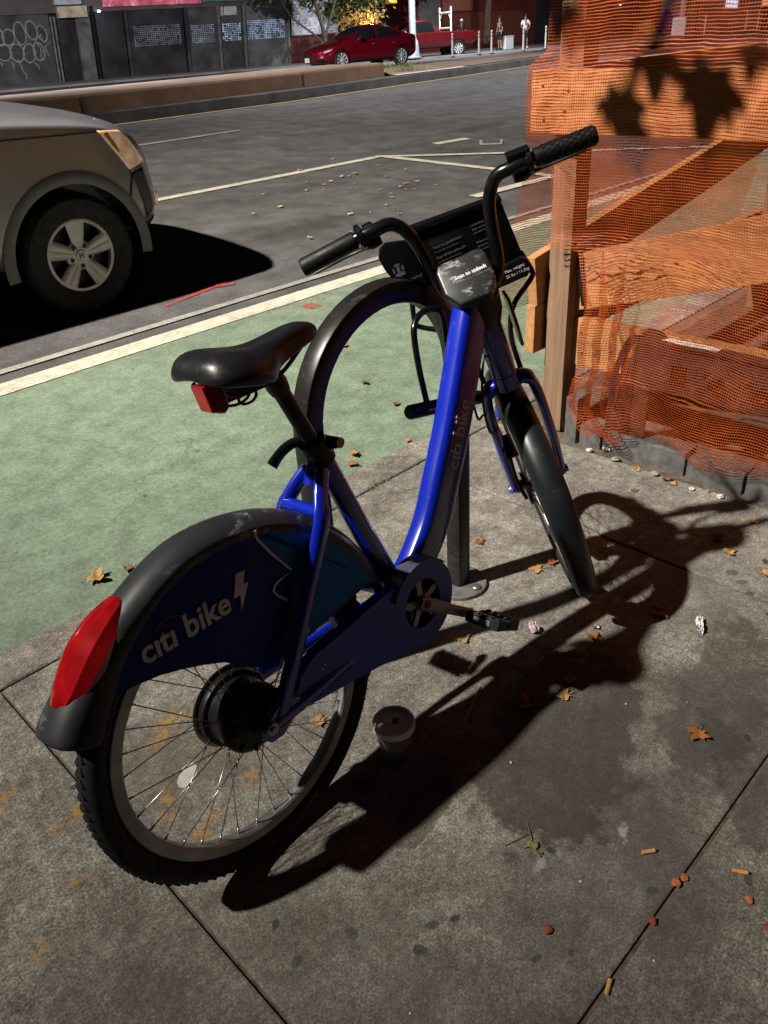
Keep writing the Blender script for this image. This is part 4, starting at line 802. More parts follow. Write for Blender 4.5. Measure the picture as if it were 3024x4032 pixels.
# ================================================================== HOOP RACK AND LOCK
rk = root('bike_rack', 'thick black hoop bicycle rack bolted to the sidewalk behind the blue bicycle', 'bike rack', (1.2225, 1.25, 0))
hp = [V((-0.2520, 0, 0.010)), V((-0.2520, 0, 0.35)), V((-0.2520, 0, 0.69))] + [V((0.2520 * cos(a), 0, 0.695 + 0.2520 * sin(a))) for a in [pi - pi * k / 28 for k in range(1, 28)]] + [V((0.2520, 0, 0.69)), V((0.2520, 0, 0.35)), V((0.2520, 0, 0.010))]
rows = []
for i, p in enumerate(hp):
    t = (hp[min(i + 1, len(hp) - 1)] - hp[max(i - 1, 0)]).normalized(); n = V((t.z, 0, -t.x)); a = 0.0265; b = 0.009
    sec = [(-a + b, -a), (a - b, -a), (a - b * .3, -a + b * .3), (a, -a + b), (a, a - b), (a - b * .3, a - b * .3), (a - b, a), (-a + b, a), (-a + b * .3, a - b * .3), (-a, a - b), (-a, -a + b), (-a + b * .3, -a + b * .3)]
    rows.append([p + n * u + V((0, v, 0)) for u, v in sec])
mb = MB(); mb.grid(rows, closed_v=True); build_smooth(mb, 'hoop', RACKM, rk, ang=35)
for s in (-1, 1):
    mb = MB(); mb.lathe([(0.0, 0.0), (0.085, 0.0), (0.085, 0.011), (0.082, 0.013), (0.0, 0.013)], 40, (0.2520 * s, 0, 0)); fl = mb.build('base_flange', simple('flange_grey', (0.12, 0.115, 0.11), 0.6, vary=0.4, scale=30), rk, smooth=True, ang=30)
    for a in (35, 155, 275):
        mb = MB(); mb.lathe([(0, 0.012), (0.015, 0.012), (0.015, 0.018), (0.011, 0.022), (0, 0.023)], 14, (0.2520 * s + 0.064 * cos(R(a)), 0.064 * sin(R(a)), 0)); mb.build('bolt', STEEL, fl, smooth=True)
lk = root('bicycle_lock', 'black U-lock hanging on the hoop rack next to the bicycle frame', 'lock', (1.28, 1.17, 0.67))
mb = MB(); d = V((0.146, 0, -0.028)).normalized(); mb.tube([-d * 0.075, -d * 0.070, d * 0.075, d * 0.19, d * 0.195], [0.014, 0.0175, 0.0175, 0.0175, 0.014], 18); build_smooth(mb, 'crossbar', BLACK, lk)
mb = MB(); mb.tube(smoothpath([(-0.006, 0, 0.005), (-0.030, 0, 0.10), (-0.044, 0, 0.185), (-0.033, 0.006, 0.215), (-0.008, 0.012, 0.228), (0.04, 0.02, 0.226), (0.075, 0.02, 0.20), (0.085, 0.012, 0.11), (0.10, 0, 0.0)], 6), 0.0075, 12); mb.build('shackle', BLACKG, lk, smooth=True)
mb = MB(); mb.box(V((0.004, -0.0178, 0.002)), (0.055, 0.0006, 0.006), Matrix.Rotation(0.19, 3, 'Y')); mb.build('worn_print', simple('lock_print', (0.28, 0.28, 0.28), 0.6, vary=0.8, scale=160), lk)

# ================================================================== TIMBER BARRIER ROUND THE DUG-OUT TREE PIT
br = root('timber_barrier', 'open timber post and plank barrier round the dug-out tree pit', 'barrier')
def plank(name, p0, p1, w, t, m, sag=0.0):
    """board from p0 to p1 (centre line), width w upright, thickness t"""
    p0, p1 = V(p0), V(p1); d = (p1 - p0).normalized(); side = d.cross(V((0, 0, 1))).normalized(); u = side.cross(d); L_ = (p1 - p0).length
    mbk = MB(); n = 8; rows = []
    for k in range(n + 1):
        c = p0 + d * (L_ * k / n) + u * (sag * sin(pi * k / n)) + side * (0.003 * sin(k * 1.7))
        rows.append([c + side * a * t / 2 + u * b * w / 2 for a, b in ((-1, -1), (1, -1), (1, 1), (-1, 1))])
    mbk.grid(rows, closed_v=True); mbk.f += [(3, 2, 1, 0), tuple(n * 4 + k for k in range(4))]; mbk.mi += [0, 0]
    return mbk.build(name, m, br, bevel=0.003, bseg=2)
def post(x, y, z1, s=0.092):
    mbk = MB(); mbk.box((x, y, z1 / 2), (s, s, z1)); return mbk.build('post', WOODZ, br, bevel=0.004)
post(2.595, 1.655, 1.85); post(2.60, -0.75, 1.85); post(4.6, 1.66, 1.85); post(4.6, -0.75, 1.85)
plank('rail', (2.480, 1.745, 1.218), (2.480, -0.85, 1.208), 0.187, 0.040, WOODY)
plank('rail', (2.625, 1.66, 0.372), (2.625, -0.85, 0.385), 0.190, 0.040, WOODY)
plank('rail', (2.625, 1.665, 0.582), (2.625, -0.55, 1.245), 0.205, 0.040, WOODY)
plank('rail', (2.66, 1.735, 1.218), (4.75, 1.735, 1.215), 0.190, 0.040, WOODX)
plank('rail', (2.49, 1.735, 0.425), (4.75, 1.735, 0.42), 0.190, 0.040, WOODX)
plank('rail', (2.49, 1.735, 0.610), (4.75, 1.735, 0.965), 0.185, 0.040, WOODX)
plank('rail', (4.66, 1.70, 1.215), (4.66, -0.85, 1.21), 0.187, 0.040, WOODY)
plank('rail', (4.66, 1.70, 0.42), (4.66, -0.85, 0.42), 0.190, 0.040, WOODY)
plank('brace', (4.62, 1.65, 0.55), (4.62, -0.6, 1.10), 0.19, 0.04, WOODY)
NAIL = simple('nail_head', (0.03, 0.028, 0.027), 0.5, 0.5)
for (x, y, z) in ((2.459, 1.70, 1.265), (2.459, 1.69, 1.165), (2.459, 1.60, 1.25), (2.459, 1.61, 1.19), (2.604, 1.56, 0.66), (2.604, 1.57, 0.55), (2.604, 1.575, 0.41), (2.604, 1.565, 0.33)):
    mb = MB(); mb.lathe([(0, -0.0025), (0.0055, -0.0015), (0.006, 0.001)], 10, (x, y, z), (1, 0, 0)); mb.build('nail', NAIL, br)
mb = MB(); mb.tube(smoothpath([(2.596, 1.600, 0.705), (2.590, 1.592, 0.66), (2.586, 1.582, 0.60), (2.589, 1.575, 0.555), (2.592, 1.570, 0.52)], 5), [(0.004, 0.012 - 0.0003 * k) for k in range(21)], 8); tag(mb.build('cable_strap', BLACK, smooth=True), 'black strap dangling on the plank beside the barrier post', 'strap')
# iron tree guard inside the netting: flat panel with a window, discs and darts cut out
ig = root('tree_guard', 'low black iron tree guard with cut-out discs behind the orange netting', 'tree guard', (2.535, 0, 0))
loops = []
def loop(pts): loops.append(pts)
outer_g = [(1.395, 0.04), (1.395, 0.30), (1.352, 0.435), (1.335, 0.462), (1.31, 0.474), (1.286, 0.474), (1.280, 0.492), (1.262, 0.505), (1.225, 0.505), (1.200, 0.492), (1.192, 0.474), (1.18, 0.465)] + [(y, 0.463) for y in (0.9, 0.4, -0.2, -0.85)] + [(-0.85, 0.295)] + [(y, 0.290) for y in (0.1, 0.7, 1.2)] + [(1.235, 0.290), (1.235, 0.04)]
loop([(1.318, 0.440), (1.298, 0.440), (1.322, 0.380), (1.340, 0.380)]); loop([(1.362, 0.345), (1.352, 0.345), (1.352, 0.315), (1.366, 0.315)])
loop([(1.162, 0.396), (1.103, 0.396), (1.101, 0.314), (1.160, 0.314)])
for k in range(11):
    c = 0.992 - 0.1475 * k
    loop([(c + 0.033 * cos(t), 0.347 + 0.034 * sin(t)) for t in [2 * pi * q / 20 for q in range(20)]])
    loop([(c + 0.052, 0.392), (c + 0.024, 0.398), (c + 0.048, 0.368)]); loop([(c + 0.078, 0.396), (c + 0.071, 0.360), (c + 0.080, 0.362)]); loop([(c - 0.024, 0.318), (c - 0.046, 0.322), (c - 0.038, 0.345)])
tmp = MB(); holed(tmp, outer_g, loops, -0.006, 0.006)
tmp.v = [(p[1], p[0], p[2]) for p in tmp.v]; tmp.build('panel', simple('guard_iron', (0.016, 0.015, 0.015), 0.5, vary=0.3, scale=20), ig)
mb = MB(); mb.box((0.0, 0.165, 0.471), (0.045, 2.03, 0.012)); mb.build('top_bar', simple('guard_top', (0.018, 0.017, 0.017), 0.4), ig, bevel=0.002)
mb = MB(); mb.box((0.002, 1.105, 0.4785), (0.030, 0.20, 0.003)); mb.build('lit_strip', simple('lit_strip_tint', (0.62, 0.58, 0.50), 0.5, vary=0.3, scale=40), ig)  # pale strip paints lamp light onto the guard's top face
for y in (1.31, 0.55, -0.2): 
    mb = MB(); mb.box((0.0, y, 0.15), (0.03, 0.03, 0.30)); mb.build('leg', BLACK, ig)
# granite edging blocks, one object each
rs = random.Random(5); y1 = 1.50; first = None
for k, w in enumerate((0.105, 0.345, 0.215, 0.13, 0.26, 0.30, 0.24, 0.3)):
    mb = MB(); hgt = 0.078 + rs.uniform(-0.006, 0.008); mb.box((0, 0, hgt / 2 - 0.01), (0.098, w - 0.010, hgt + 0.02))
    o = mb.build('edging_block', GRANITE, bevel=0.007, bseg=2); o.location = (2.560 + rs.uniform(-0.004, 0.004), y1 - w / 2, 0.0); o.rotation_euler = (0, 0, rs.uniform(-0.02, 0.02)); y1 -= w
    tag(o, 'grey granite edging block laid flat along the foot of the netted barrier', 'edging block', 'granite edging blocks')
mb = MB(); mb.box((0, 0, 0.085), (0.09, 0.055, 0.20)); o = mb.build('edging_block', GRANITE, bevel=0.006); o.location = (2.548, 1.532, 0)
tag(o, 'taller granite corner block standing upright beside the barrier post', 'edging block')

# ---- orange debris netting, draped sheet with folds
def net_sheet(name, fn, us, vs_, keep, label):
    """fn(u,v)->point; u,v in metres along the cloth"""
    vs, idx, fs, uvs = [], {}, [], []
    for i, u in enumerate(us):
        for j, v in enumerate(vs_): idx[i, j] = len(vs); vs.append(tuple(fn(u, v))); uvs.append((u, v))
    for i in range(len(us) - 1):
        for j in range(len(vs_) - 1):
            if keep((us[i] + us[i + 1]) / 2, (vs_[j] + vs_[j + 1]) / 2): fs.append((idx[i, j], idx[i + 1, j], idx[i + 1, j + 1], idx[i, j + 1]))
    me = bpy.data.meshes.new(name); me.from_pydata(vs, [], fs); ul = me.uv_layers.new()
    for p in me.polygons:
        p.use_smooth = True
        for li in p.loop_indices: ul.data[li].uv = uvs[me.loops[li].vertex_index]
    me.materials.append(NET); o = bpy.data.objects.new(name, me); COL.objects.link(o)
    b = bmesh.new(); b.from_mesh(me); bmesh.ops.delete(b, geom=[v for v in b.verts if not v.link_faces], context='VERTS'); b.to_mesh(me); b.free()
    return tag(o, label, 'netting') if label else o
def frange(a, b, n): return [a + (b - a) * k / n for k in range(n + 1)]
def fold(y, z): return 0.010 * sin(y * 9 + 1.3 * sin(z * 5)) + 0.007 * sin(y * 21 + z * 6) + 0.004 * sin(z * 31 + y * 4)
def edge(z):      # left edge of the cloth (largest y) by height: torn away below the middle of the post
    return interp(z, [0.0, 0.09, 0.18, 0.34, 0.45, 0.56, 0.64, 0.75, 0.76, 0.86, 1.06, 1.115, 1.13, 1.33, 1.37, 1.9], [1.36, 1.40, 1.49, 1.465, 1.46, 1.447, 1.475, 1.53, 1.655, 1.665, 1.675, 1.752, 1.758, 1.758, 1.712, 1.706])
def fnF(u, z):    # u: distance along the cloth from the torn edge; below the tear it is gathered into a loose roll
    g = interp(z, [0.0, 0.60, 0.76, 0.80], [1.0, 1.0, 0.6, 0.0]); U = 0.50; W_ = 0.50 - 0.36 * g
    if u < U:
        t = u / U; yy = t * W_ + 0.022 * g * sin(t * 19 + z * 5) ; rollx = g * (0.055 * (1 - t) + 0.020 * (1 - t * 0.7) * cos(t * 19 + z * 7))
    else: yy = W_ + (u - U); rollx = 0.0
    y = edge(z) - yy
    hang = interp(z, [0.05, 0.12, 0.4, 0.8, 1.08, 1.12, 1.32, 1.36, 1.9], [2.495, 2.475, 2.485, 2.515, 2.482, 2.452, 2.452, 2.49, 2.53])
    amp = interp(z, [0.0, 0.5, 0.9, 1.1, 1.3, 1.9], [1.6, 1.5, 0.9, 0.35, 0.25, 0.8])
    flare = 0.05 * g * max(0, 1 - z / 0.32) * max(0, 1 - u / 0.6)
    zz = z + 0.012 * sin(y * 6.0) * (1 if z < 0.9 else 0.4) + 0.02 * g * sin(u * 14) * (z < 0.3)
    return V((hang - fold(y, z) * amp - rollx - flare, y, zz))
us = frange(0, 0.52, 64) + frange(0.52, 2.9, 90)[1:]
net = net_sheet('safety_netting', fnF, us, frange(0.085, 1.85, 120), lambda u, z: True, 'orange safety netting draped over the front of the timber barrier')
def fnB(x, z):
    y = interp(z, [0.1, 0.45, 0.75, 1.05, 1.3, 1.8], [1.84, 1.93, 1.87, 1.79, 1.775, 1.78]); e = max(0, 1 - (x - 2.50) / 0.5)
    return V((x + 0.015 * sin(z * 9) * e + 0.12 * e * max(0, 0.75 - z), y + 0.012 * sin(x * 11 + z * 4) + 0.03 * e * (z < 0.8), z + 0.01 * sin(x * 8)))
nb = net_sheet('safety_netting', fnB, frange(2.51, 4.8, 60), frange(0.22, 1.32, 60), lambda u, z: not (z < 0.42 and 2.6 < u < 3.0), 'orange safety netting sagging along the street side of the timber barrier')

# ================================================================== OVERHANGING STREET TREE (leaf shadows on the planks)
BARK = simple('bark', (0.075, 0.060, 0.045), 0.9, vary=0.5, scale=18, bumpk=0.8)
def leafmat(name, c0, c1, trans=0.35):
    m, nt, b = mat(name); setp(b, c0, 0.6, spec=0.3); v = objvec(nt)
    L(nt, ramp(nt, noise(nt, v, 1.7, 4), [(0.3, c0), (0.7, c1)]), b.inputs['Base Color'])
    tl = nt.nodes.new('ShaderNodeBsdfTranslucent'); tl.inputs[0].default_value = (*c1, 1)
    mx = nt.nodes.new('ShaderNodeMixShader'); mx.inputs[0].default_value = trans; L(nt, b.outputs[0], mx.inputs[1]); L(nt, tl.outputs[0], mx.inputs[2])
    out = [n for n in nt.nodes if n.type == 'OUTPUT_MATERIAL'][0]; L(nt, mx.outputs[0], out.inputs[0]); return m
GREENLEAF = leafmat('green_leaf', (0.045, 0.075, 0.020), (0.10, 0.12, 0.030)); DARKLEAF = leafmat('dark_leaf', (0.020, 0.032, 0.018), (0.045, 0.060, 0.028), 0.2)
MAPLE = [(0, -0.02), (0.10, -0.06), (0.26, -0.10), (0.22, 0.02), (0.42, 0.10), (0.50, 0.24), (0.33, 0.26), (0.36, 0.42), (0.20, 0.36), (0.13, 0.55), (0, 0.72), (-0.13, 0.55), (-0.20, 0.36), (-0.36, 0.42), (-0.33, 0.26), (-0.50, 0.24), (-0.42, 0.10), (-0.22, 0.02), (-0.26, -0.10), (-0.10, -0.06)]
st_ = root('street_tree', 'street tree standing in the netted pit with maple-like leaves on a low branch', 'tree', (3.75, -0.05, 0))
mb = MB(); T0 = V((3.75, -0.05, 0))
mb.tube([V((0, 0, -0.05)), V((0.02, 0, 0.5)), V((-0.03, 0.03, 1.6)), V((0.05, -0.02, 3.2)), V((0.0, 0.1, 5.0))], [0.13, 0.105, 0.095, 0.085, 0.05], 12)
mb.tube(smoothpath([V((-0.03, 0.03, 1.9)), V((-0.5, 0.5, 2.5)), V((-1.1, 1.0, 2.62)), V((-1.9, 1.5, 2.50)), V((-2.5, 1.9, 2.30))], 4), [0.05 - 0.0024 * k for k in range(17)], 8)
mb.tube([V((0.03, 0, 2.6)), V((0.9, -0.8, 3.8)), V((1.4, -1.4, 4.6))], [0.05, 0.035, 0.02], 8); mb.tube([V((0.05, 0, 3.2)), V((-0.2, -0.9, 4.4))], [0.04, 0.02], 8)
build_smooth(mb, 'trunk', BARK, st_)
lf_ = MB()
def leaf_at(mbx, c, n, upv, size, curl=0.0):
    n = n.normalized(); u = (upv - n * upv.dot(n)).normalized(); w = u.cross(n)
    mbx.add([c] + [c + (w * x + u * (y - 0.25) - n * (curl * (x * x + y * y))) * size for x, y in MAPLE], [(0, 1 + k, 1 + (k + 1) % 20) for k in range(20)])
def toward(P, k): return V(P) + (LAMP - V(P)).normalized() * k
rs = random.Random(11)
for P, k, s, a in [((2.46, 1.13, 1.225), 1.25, 0.21, 3.14), ((2.46, 1.40, 1.18), 1.35, 0.17, 2.6), ((2.46, 1.36, 1.12), 1.38, 0.13, 2.9), ((2.46, 1.30, 1.31), 1.28, 0.16, 3.3), ((2.55, 1.66, 1.42), 1.5, 0.15, 3.0), ((2.55, 1.63, 1.55), 1.4, 0.15, 2.4), ((2.46, 1.02, 1.33), 1.3, 0.12, 2.7)]:
    c = toward(P, k) - T0; n = (LAMP - V(P)).normalized() + V((rs.uniform(-.25, .25), rs.uniform(-.25, .25), rs.uniform(-.25, .25)))
    leaf_at(lf_, c, n, V((sin(a) * 0.7, -sin(a) * 0.4, cos(a))), s, 0.25)
    lf_.tube([c, c + V((0.05, 0.0, 0.17))], [0.003, 0.002], 5)
for k in range(260):
    a = rs.uniform(0, 6.28); q = rs.uniform(0.3, 1.9); leaf_at(lf_, V((q * cos(a) + 0.7, q * sin(a) - 0.9, rs.uniform(3.6, 5.6))), V((rs.uniform(-1, 1), rs.uniform(-1, 1), 1)), V((cos(a), sin(a), 0.2)), rs.uniform(0.12, 0.22), 0.2)
lf_.build('foliage', GREENLEAF, st_)

# ================================================================== LITTER
def ground_z(x, y): return 0.0 if y < 2.03 else zroad(y) + 0.009
def fallen(name, x, y, size, rot, m, curl=0.6, tilt=0.25, label=None, cat='leaf', group=None, thin=1.0, seed=0):
    rr = random.Random(seed); me = MB(); pts = [(0, 0.22)] + [(px_ * rr.uniform(0.8, 1.15) * thin, py_ * rr.uniform(0.85, 1.1)) for px_, py_ in MAPLE]
    # subdivided fan, curled up at the rim
    def lift(u, v):
        r2 = u * u + (v - 0.25) ** 2; return curl * (r2 * 0.9 + 0.10 * sin(u * 9 + seed) * sin(v * 7 + seed * 2) + 0.12 * u * (seed % 3 - 1))
    P = []; rings = 4
    for k in range(1, rings + 1):
        for u, v in pts[1:]: P.append((pts[0][0] + (u - pts[0][0]) * k / rings, pts[0][1] + (v - pts[0][1]) * k / rings))
    vs = [(0, 0, 0)] + [(u, v - 0.22, 0) for u, v in P]; zz = [lift(0, 0.22)] + [lift(u, v) for u, v in P]; zm = min(zz)
    vs = [(a * size, b * size, (z - zm) * size + 0.0015) for (a, b, _), z in zip(vs, zz)]
    fs = [(0, 1 + k, 1 + (k + 1) % 20) for k in range(20)]
    for q in range(rings - 1):
        for k in range(20): fs.append((1 + q * 20 + k, 1 + (q + 1) * 20 + k, 1 + (q + 1) * 20 + (k + 1) % 20, 1 + q * 20 + (k + 1) % 20))
    me.add(vs, fs); b0 = V((0, -0.24 * size, 0.002)); me.tube([b0, b0 + V((0.02 * size, -0.2 * size, 0.006)), b0 + V((0.06 * size, -0.42 * size, 0.003))], [0.0012, 0.001, 0.0008], 5)
    o = me.build(name, m, smooth=True); o.location = (x, y, ground_z(x, y)); o.rotation_euler = (0, 0, rot); q = o.modifiers.new('thickness', 'SOLIDIFY'); q.thickness = 0.0007
    return tag(o, label, cat, group)
LEAF1 = leafmat('dry_leaf_tan', (0.30, 0.16, 0.06), (0.50, 0.30, 0.12), 0.15); LEAF2 = leafmat('dry_leaf_rust', (0.22, 0.075, 0.025), (0.36, 0.14, 0.05), 0.15); LEAF3 = leafmat('dry_leaf_brown', (0.10, 0.055, 0.03), (0.20, 0.11, 0.055), 0.1)
for i, (x, y, s, r, m, lab) in enumerate([
    (0.759, 2.182, 0.088, 3.5, LEAF1, 'large flat tan maple leaf lying on the green lane left of the bicycle'),
    (0.86, 2.152, 0.045, 2.0, LEAF3, 'small curled brown leaf on the green lane beside the large tan leaf'),
    (2.671, 3.043, 0.050, 0.5, LEAF2, 'orange-brown leaf on the green lane seen near the top of the hoop'),
    (2.414, 2.629, 0.055, 1.2, LEAF3, 'dull brown leaf on green lane framed by the middle of the hoop'),
    (2.353, 2.359, 0.042, 0.2, LEAF3, 'little brown leaf on green lane left of the black lock'),
    (2.137, 2.084, 0.040, 2.0, LEAF1, 'tiny tan leaf where the green lane meets the kerb under the lock'),
    (1.90, 2.16, 0.065, 0.6, LEAF1, 'pale tan leaf of the pair beside the seat clamp on green lane'),
    (1.84, 2.11, 0.055, 1.7, LEAF2, 'rusty leaf of the pair beside the seat clamp on green lane'),
    (1.58, 2.15, 0.060, 2.9, LEAF1, 'upper tan leaf against the rack leg on the green lane'),
    (1.60, 2.09, 0.045, 0.4, LEAF1, 'lower tan leaf against the rack leg on the green lane'),
    (1.692, 1.345, 0.050, 4.4, LEAF2, 'curled rust leaf with stem on the pavement behind the rack post'),
    (1.685, 1.118, 0.062, 0.7, LEAF1, 'ragged tan leaf on the shadow strip in front of the front wheel'),
    (1.745, 1.098, 0.050, 3.9, LEAF2, 'small reddish leaf touching the ragged tan leaf by the front wheel'),
    (1.286, 1.078, 0.055, 2.7, LEAF1, 'pale pinkish-tan leaf on the pavement under the pedal'),
    (1.732, 0.730, 0.060, 1.1, LEAF2, 'flat rust leaf at the lower rim of the front wheel shadow'),
    (1.521, 0.814, 0.048, 0.3, LEAF2, 'brown leaf in the shadow of the saddle'),
    (1.340, 0.770, 0.045, 2.2, LEAF2, 'folded orange leaf at the edge of the bicycle shadow above another'),
    (1.285, 0.751, 0.048, 0.9, LEAF1, 'pale tan leaf just outside the long bicycle shadow'),
    (1.20, 0.80, 0.065, 3.3, LEAF2, 'large orange leaf lying inside the dark bicycle shadow'),
    (1.379, 0.449, 0.062, 1.6, LEAF2, 'flat rust leaf alone on the stained pavement at the right'),
    (2.138, 0.713, 0.062, 2.5, LEAF1, 'tan leaf right of the front wheel shadow, below a curled one'),
    (2.189, 0.774, 0.052, 4.4, LEAF3, 'brown crumpled leaf with stem right of the front wheel shadow'),
    (2.36, 0.73, 0.045, 1.2, LEAF1, 'small tan leaf at the tip of the basket shadow'),
    (2.16, 0.600, 0.060, 2.0, LEAF3, 'dark tan leaf at the right edge of the pavement'),
    (2.10, 0.585, 0.042, 2.0, LEAF1, 'flat pale leaf beside the dark tan leaf at the pavement edge'),
    (0.818, 1.146, 0.050, 0.8, LEAF1, 'pale dry leaf seen through the rear wheel spokes'),
    (2.505 - 0.06, 1.20, 0.045, 0.2, LEAF1, 'tan leaf against the granite edging, nearest the barrier post'),
    (2.44, 1.08, 0.048, 1.4, LEAF3, 'brown curled leaf against the middle of the granite edging'),
    (2.43, 1.05, 0.040, 2.9, LEAF1, 'small tan leaf against the granite edging beside the brown curled one'),
    (2.30, 1.13, 0.034, 2.2, LEAF3, 'dark red-brown leaf on pavement just above the front wheel shadow')]):
    fallen('leaf', x, y, s * (0.85 + 0.25 * ((i * 37) % 10) / 10), r, m, curl=0.55 if i % 3 else 0.95, label=lab, seed=i)
rs = random.Random(21); SCRAP = [leafmat('leaf_scrap_pale', (0.50, 0.42, 0.24), (0.62, 0.54, 0.34), 0.1), LEAF1, leafmat('leaf_scrap_yellow', (0.42, 0.36, 0.10), (0.55, 0.48, 0.16), 0.1)]
for k in range(46):
    if k < 30: x, y = rs.gauss(5.1, 0.8), rs.gauss(5.75, 0.45)
    else: x, y = rs.uniform(2.6, 8.2), rs.uniform(4.3, 7.6)
    if y < 4.2 or (x < 3.2 and y > 4.4): continue
    fallen('leaf_scrap', x, y, rs.uniform(0.022, 0.07), rs.uniform(0, 6), rs.choice(SCRAP), 0.7, label='pale leaf scrap scattered on the asphalt of the parking lane', cat='leaf scrap', group='leaf scraps in the parking lane', thin=rs.uniform(0.4, 1), seed=k)
BUTT = simple('filter_paper', (0.52, 0.27, 0.09), 0.8, vary=0.25, scale=90); ASHM = simple('burnt_end', (0.05, 0.045, 0.04), 0.9)
for (x, y, a, ln, lab) in [(1.026, 0.379, -0.65, 0.026, 'tan cigarette butt on the open slab left of the joint'), (1.104, 0.228, -1.05, 0.028, 'tan cigarette butt right of the joint near the photo edge'), (0.741, 0.299, 0.30, 0.027, 'fat tan cigarette butt wedged in the pavement joint')]:
    q = root('cigarette_butt', lab, 'cigarette butt', (x, y, 0.0042), a); mb = MB(); mb.tube([(-ln / 2, 0, 0), (ln / 2, 0, 0)], [0.0041, 0.0043], 12); mb.build('filter', BUTT, q, smooth=True, ang=40)
    mb = MB(); mb.tube([(ln / 2, 0, 0), (ln / 2 + 0.0035, 0.0004, -0.0002)], [0.0041, 0.0034], 10); mb.build('burnt_tip', ASHM, q)
def crumb(name, x, y, s, m, lab, cat, seed, group=None, flat=0.5):
    rr = random.Random(seed); bm = bmesh.new(); bmesh.ops.create_icosphere(bm, subdivisions=2, radius=s)
    for v in bm.verts: v.co *= rr.uniform(0.68, 1.2); v.co.z *= flat
    zm = min(v.co.z for v in bm.verts)
    for v in bm.verts: v.co.z -= zm
    me = bpy.data.meshes.new(name); bm.to_mesh(me); bm.free(); me.materials.append(m); o = bpy.data.objects.new(name, me); COL.objects.link(o); o.location = (x, y, ground_z(x, y) + 0.0005); o.rotation_euler = (0, 0, rr.uniform(0, 6))
    return tag(o, lab, cat, group)
ORG = simple('orange_peel', (0.42, 0.13, 0.04), 0.7); RDB = simple('brick_crumb', (0.22, 0.045, 0.025), 0.9); PALE = simple('pale_stone', (0.50, 0.48, 0.44), 0.8)
crumb('crumb', 1.020, 0.300, 0.0085, ORG, 'upper orange crumb lying in the pavement joint', 'crumb', 1); crumb('crumb', 0.998, 0.305, 0.0095, ORG, 'lower rounder orange crumb lying in the pavement joint', 'crumb', 2)
crumb('crumb', 0.755, 0.435, 0.009, RDB, 'red brick crumb alone on the slab at bottom centre right', 'crumb', 3); crumb('crumb', 1.06, 0.19, 0.008, ORG, 'orange crumb beside the right-hand cigarette butt', 'crumb', 4); crumb('crumb', 1.03, 0.145, 0.008, RDB, 'dark red crumb at the right photo edge', 'crumb', 5); crumb('crumb', 0.90, 0.302, 0.009, RDB, 'flat dark red crumb halfway down the pavement joint', 'crumb', 6)
rs = random.Random(31)
for k in range(60): 
    x, y = rs.uniform(0.35, 2.4), rs.uniform(0.1, 1.8)
    crumb('grit', x, y, rs.uniform(0.0015, 0.0034), rs.choice([PALE, PALE, CURB]), 'tiny pale stone chip scattered on the pavement slabs', 'stone chip', k, 'stone chips on the pavement')
for k, (x, y) in enumerate([(2.45, 1.13), (2.43, 0.98), (2.46, 1.30), (2.44, 0.88), (2.45, 0.93), (2.47, 1.42)]): crumb('pebble', x, y, rs.uniform(0.008, 0.017), PALE if k % 2 else CURB, 'small pebble lying along the foot of the granite edging', 'pebble', 50 + k, 'pebbles along the granite edging')
# crumpled tissue, foil wrapper, foil scrap, twig, weed, stick
PAPER = simple('tissue_white', (0.75, 0.76, 0.78), 0.8, vary=0.06); FOIL = simple('foil', (0.55, 0.53, 0.53), 0.25, 0.9, vary=0.4, scale=70)
def crumple(name, x, y, dx, dy, amp, m, lab, cat, rot, seed, n=8):
    rr = random.Random(seed); rows = [[(dx * (i / n - .5) * (0.7 + 0.4 * rr.random()), dy * (j / n - .5) * (0.7 + 0.4 * rr.random()), amp * rr.random() + 0.001) for j in range(n + 1)] for i in range(n + 1)]
    mb = MB(); mb.grid(rows); o = mb.build(name, m); o.location = (x, y, ground_z(x, y) + 0.001); o.rotation_euler = (0, 0, rot); return tag(o, lab, cat)
crumple('tissue', 1.745, 0.620, 0.075, 0.020, 0.018, PAPER, 'crumpled strip of white tissue on the slab right of the saddle shadow', 'tissue', 0.45, 3)
crumple('wrapper', 1.445, 0.955, 0.055, 0.024, 0.022, simple('pink_wrapper', (0.55, 0.40, 0.45), 0.3, 0.3, vary=0.6, scale=60), 'shiny white and pink wrapper beside the pedal', 'wrapper', 0.9, 4, 4)
crumple('foil_scrap', 1.565, 0.830, 0.022, 0.018, 0.007, FOIL, 'scrap of crushed foil just above the saddle shadow', 'foil', 0.2, 5, 5)
crumple('foil_scrap', 2.52, 1.37, 0.05, 0.035, 0.02, PAPER, 'white paper scrap caught behind the bottom of the netting', 'paper', 0.2, 6, 5)
mb = MB(); mb.tube([(1.052, 0.878, 0.003), (1.17, 0.925, 0.003)], [0.0022, 0.0022], 8); tag(mb.build('drinking_straw', simple('pale_straw', (0.36, 0.29, 0.26), 0.5)), 'thin pale drinking straw lying in the bicycle shadow', 'straw')
mb = MB(); mb.tube([(0.845, 0.60, 0.002), (0.91, 0.576, 0.002)], [0.001, 0.0008], 6); tag(mb.build('twig', BARK), 'thin dark twig on the slab below the bicycle shadow', 'twig')
wd = MB(); wc = V((0.877, 0.552, 0)); wd.tube([wc, wc + V((0.02, 0.02, 0.004)), wc + V((0.045, 0.048, 0.002))], [0.0011, 0.001, 0.0008], 6)
rs = random.Random(8)
for k in range(9):
    a = rs.uniform(0, 6.3); wd.tube([wc, wc + V((0.010 * cos(a), 0.010 * sin(a), 0.006)), wc + V((0.020 * cos(a + .5), 0.020 * sin(a + .5), 0.003))], [(0.0015, 0.003)] * 3, 6)
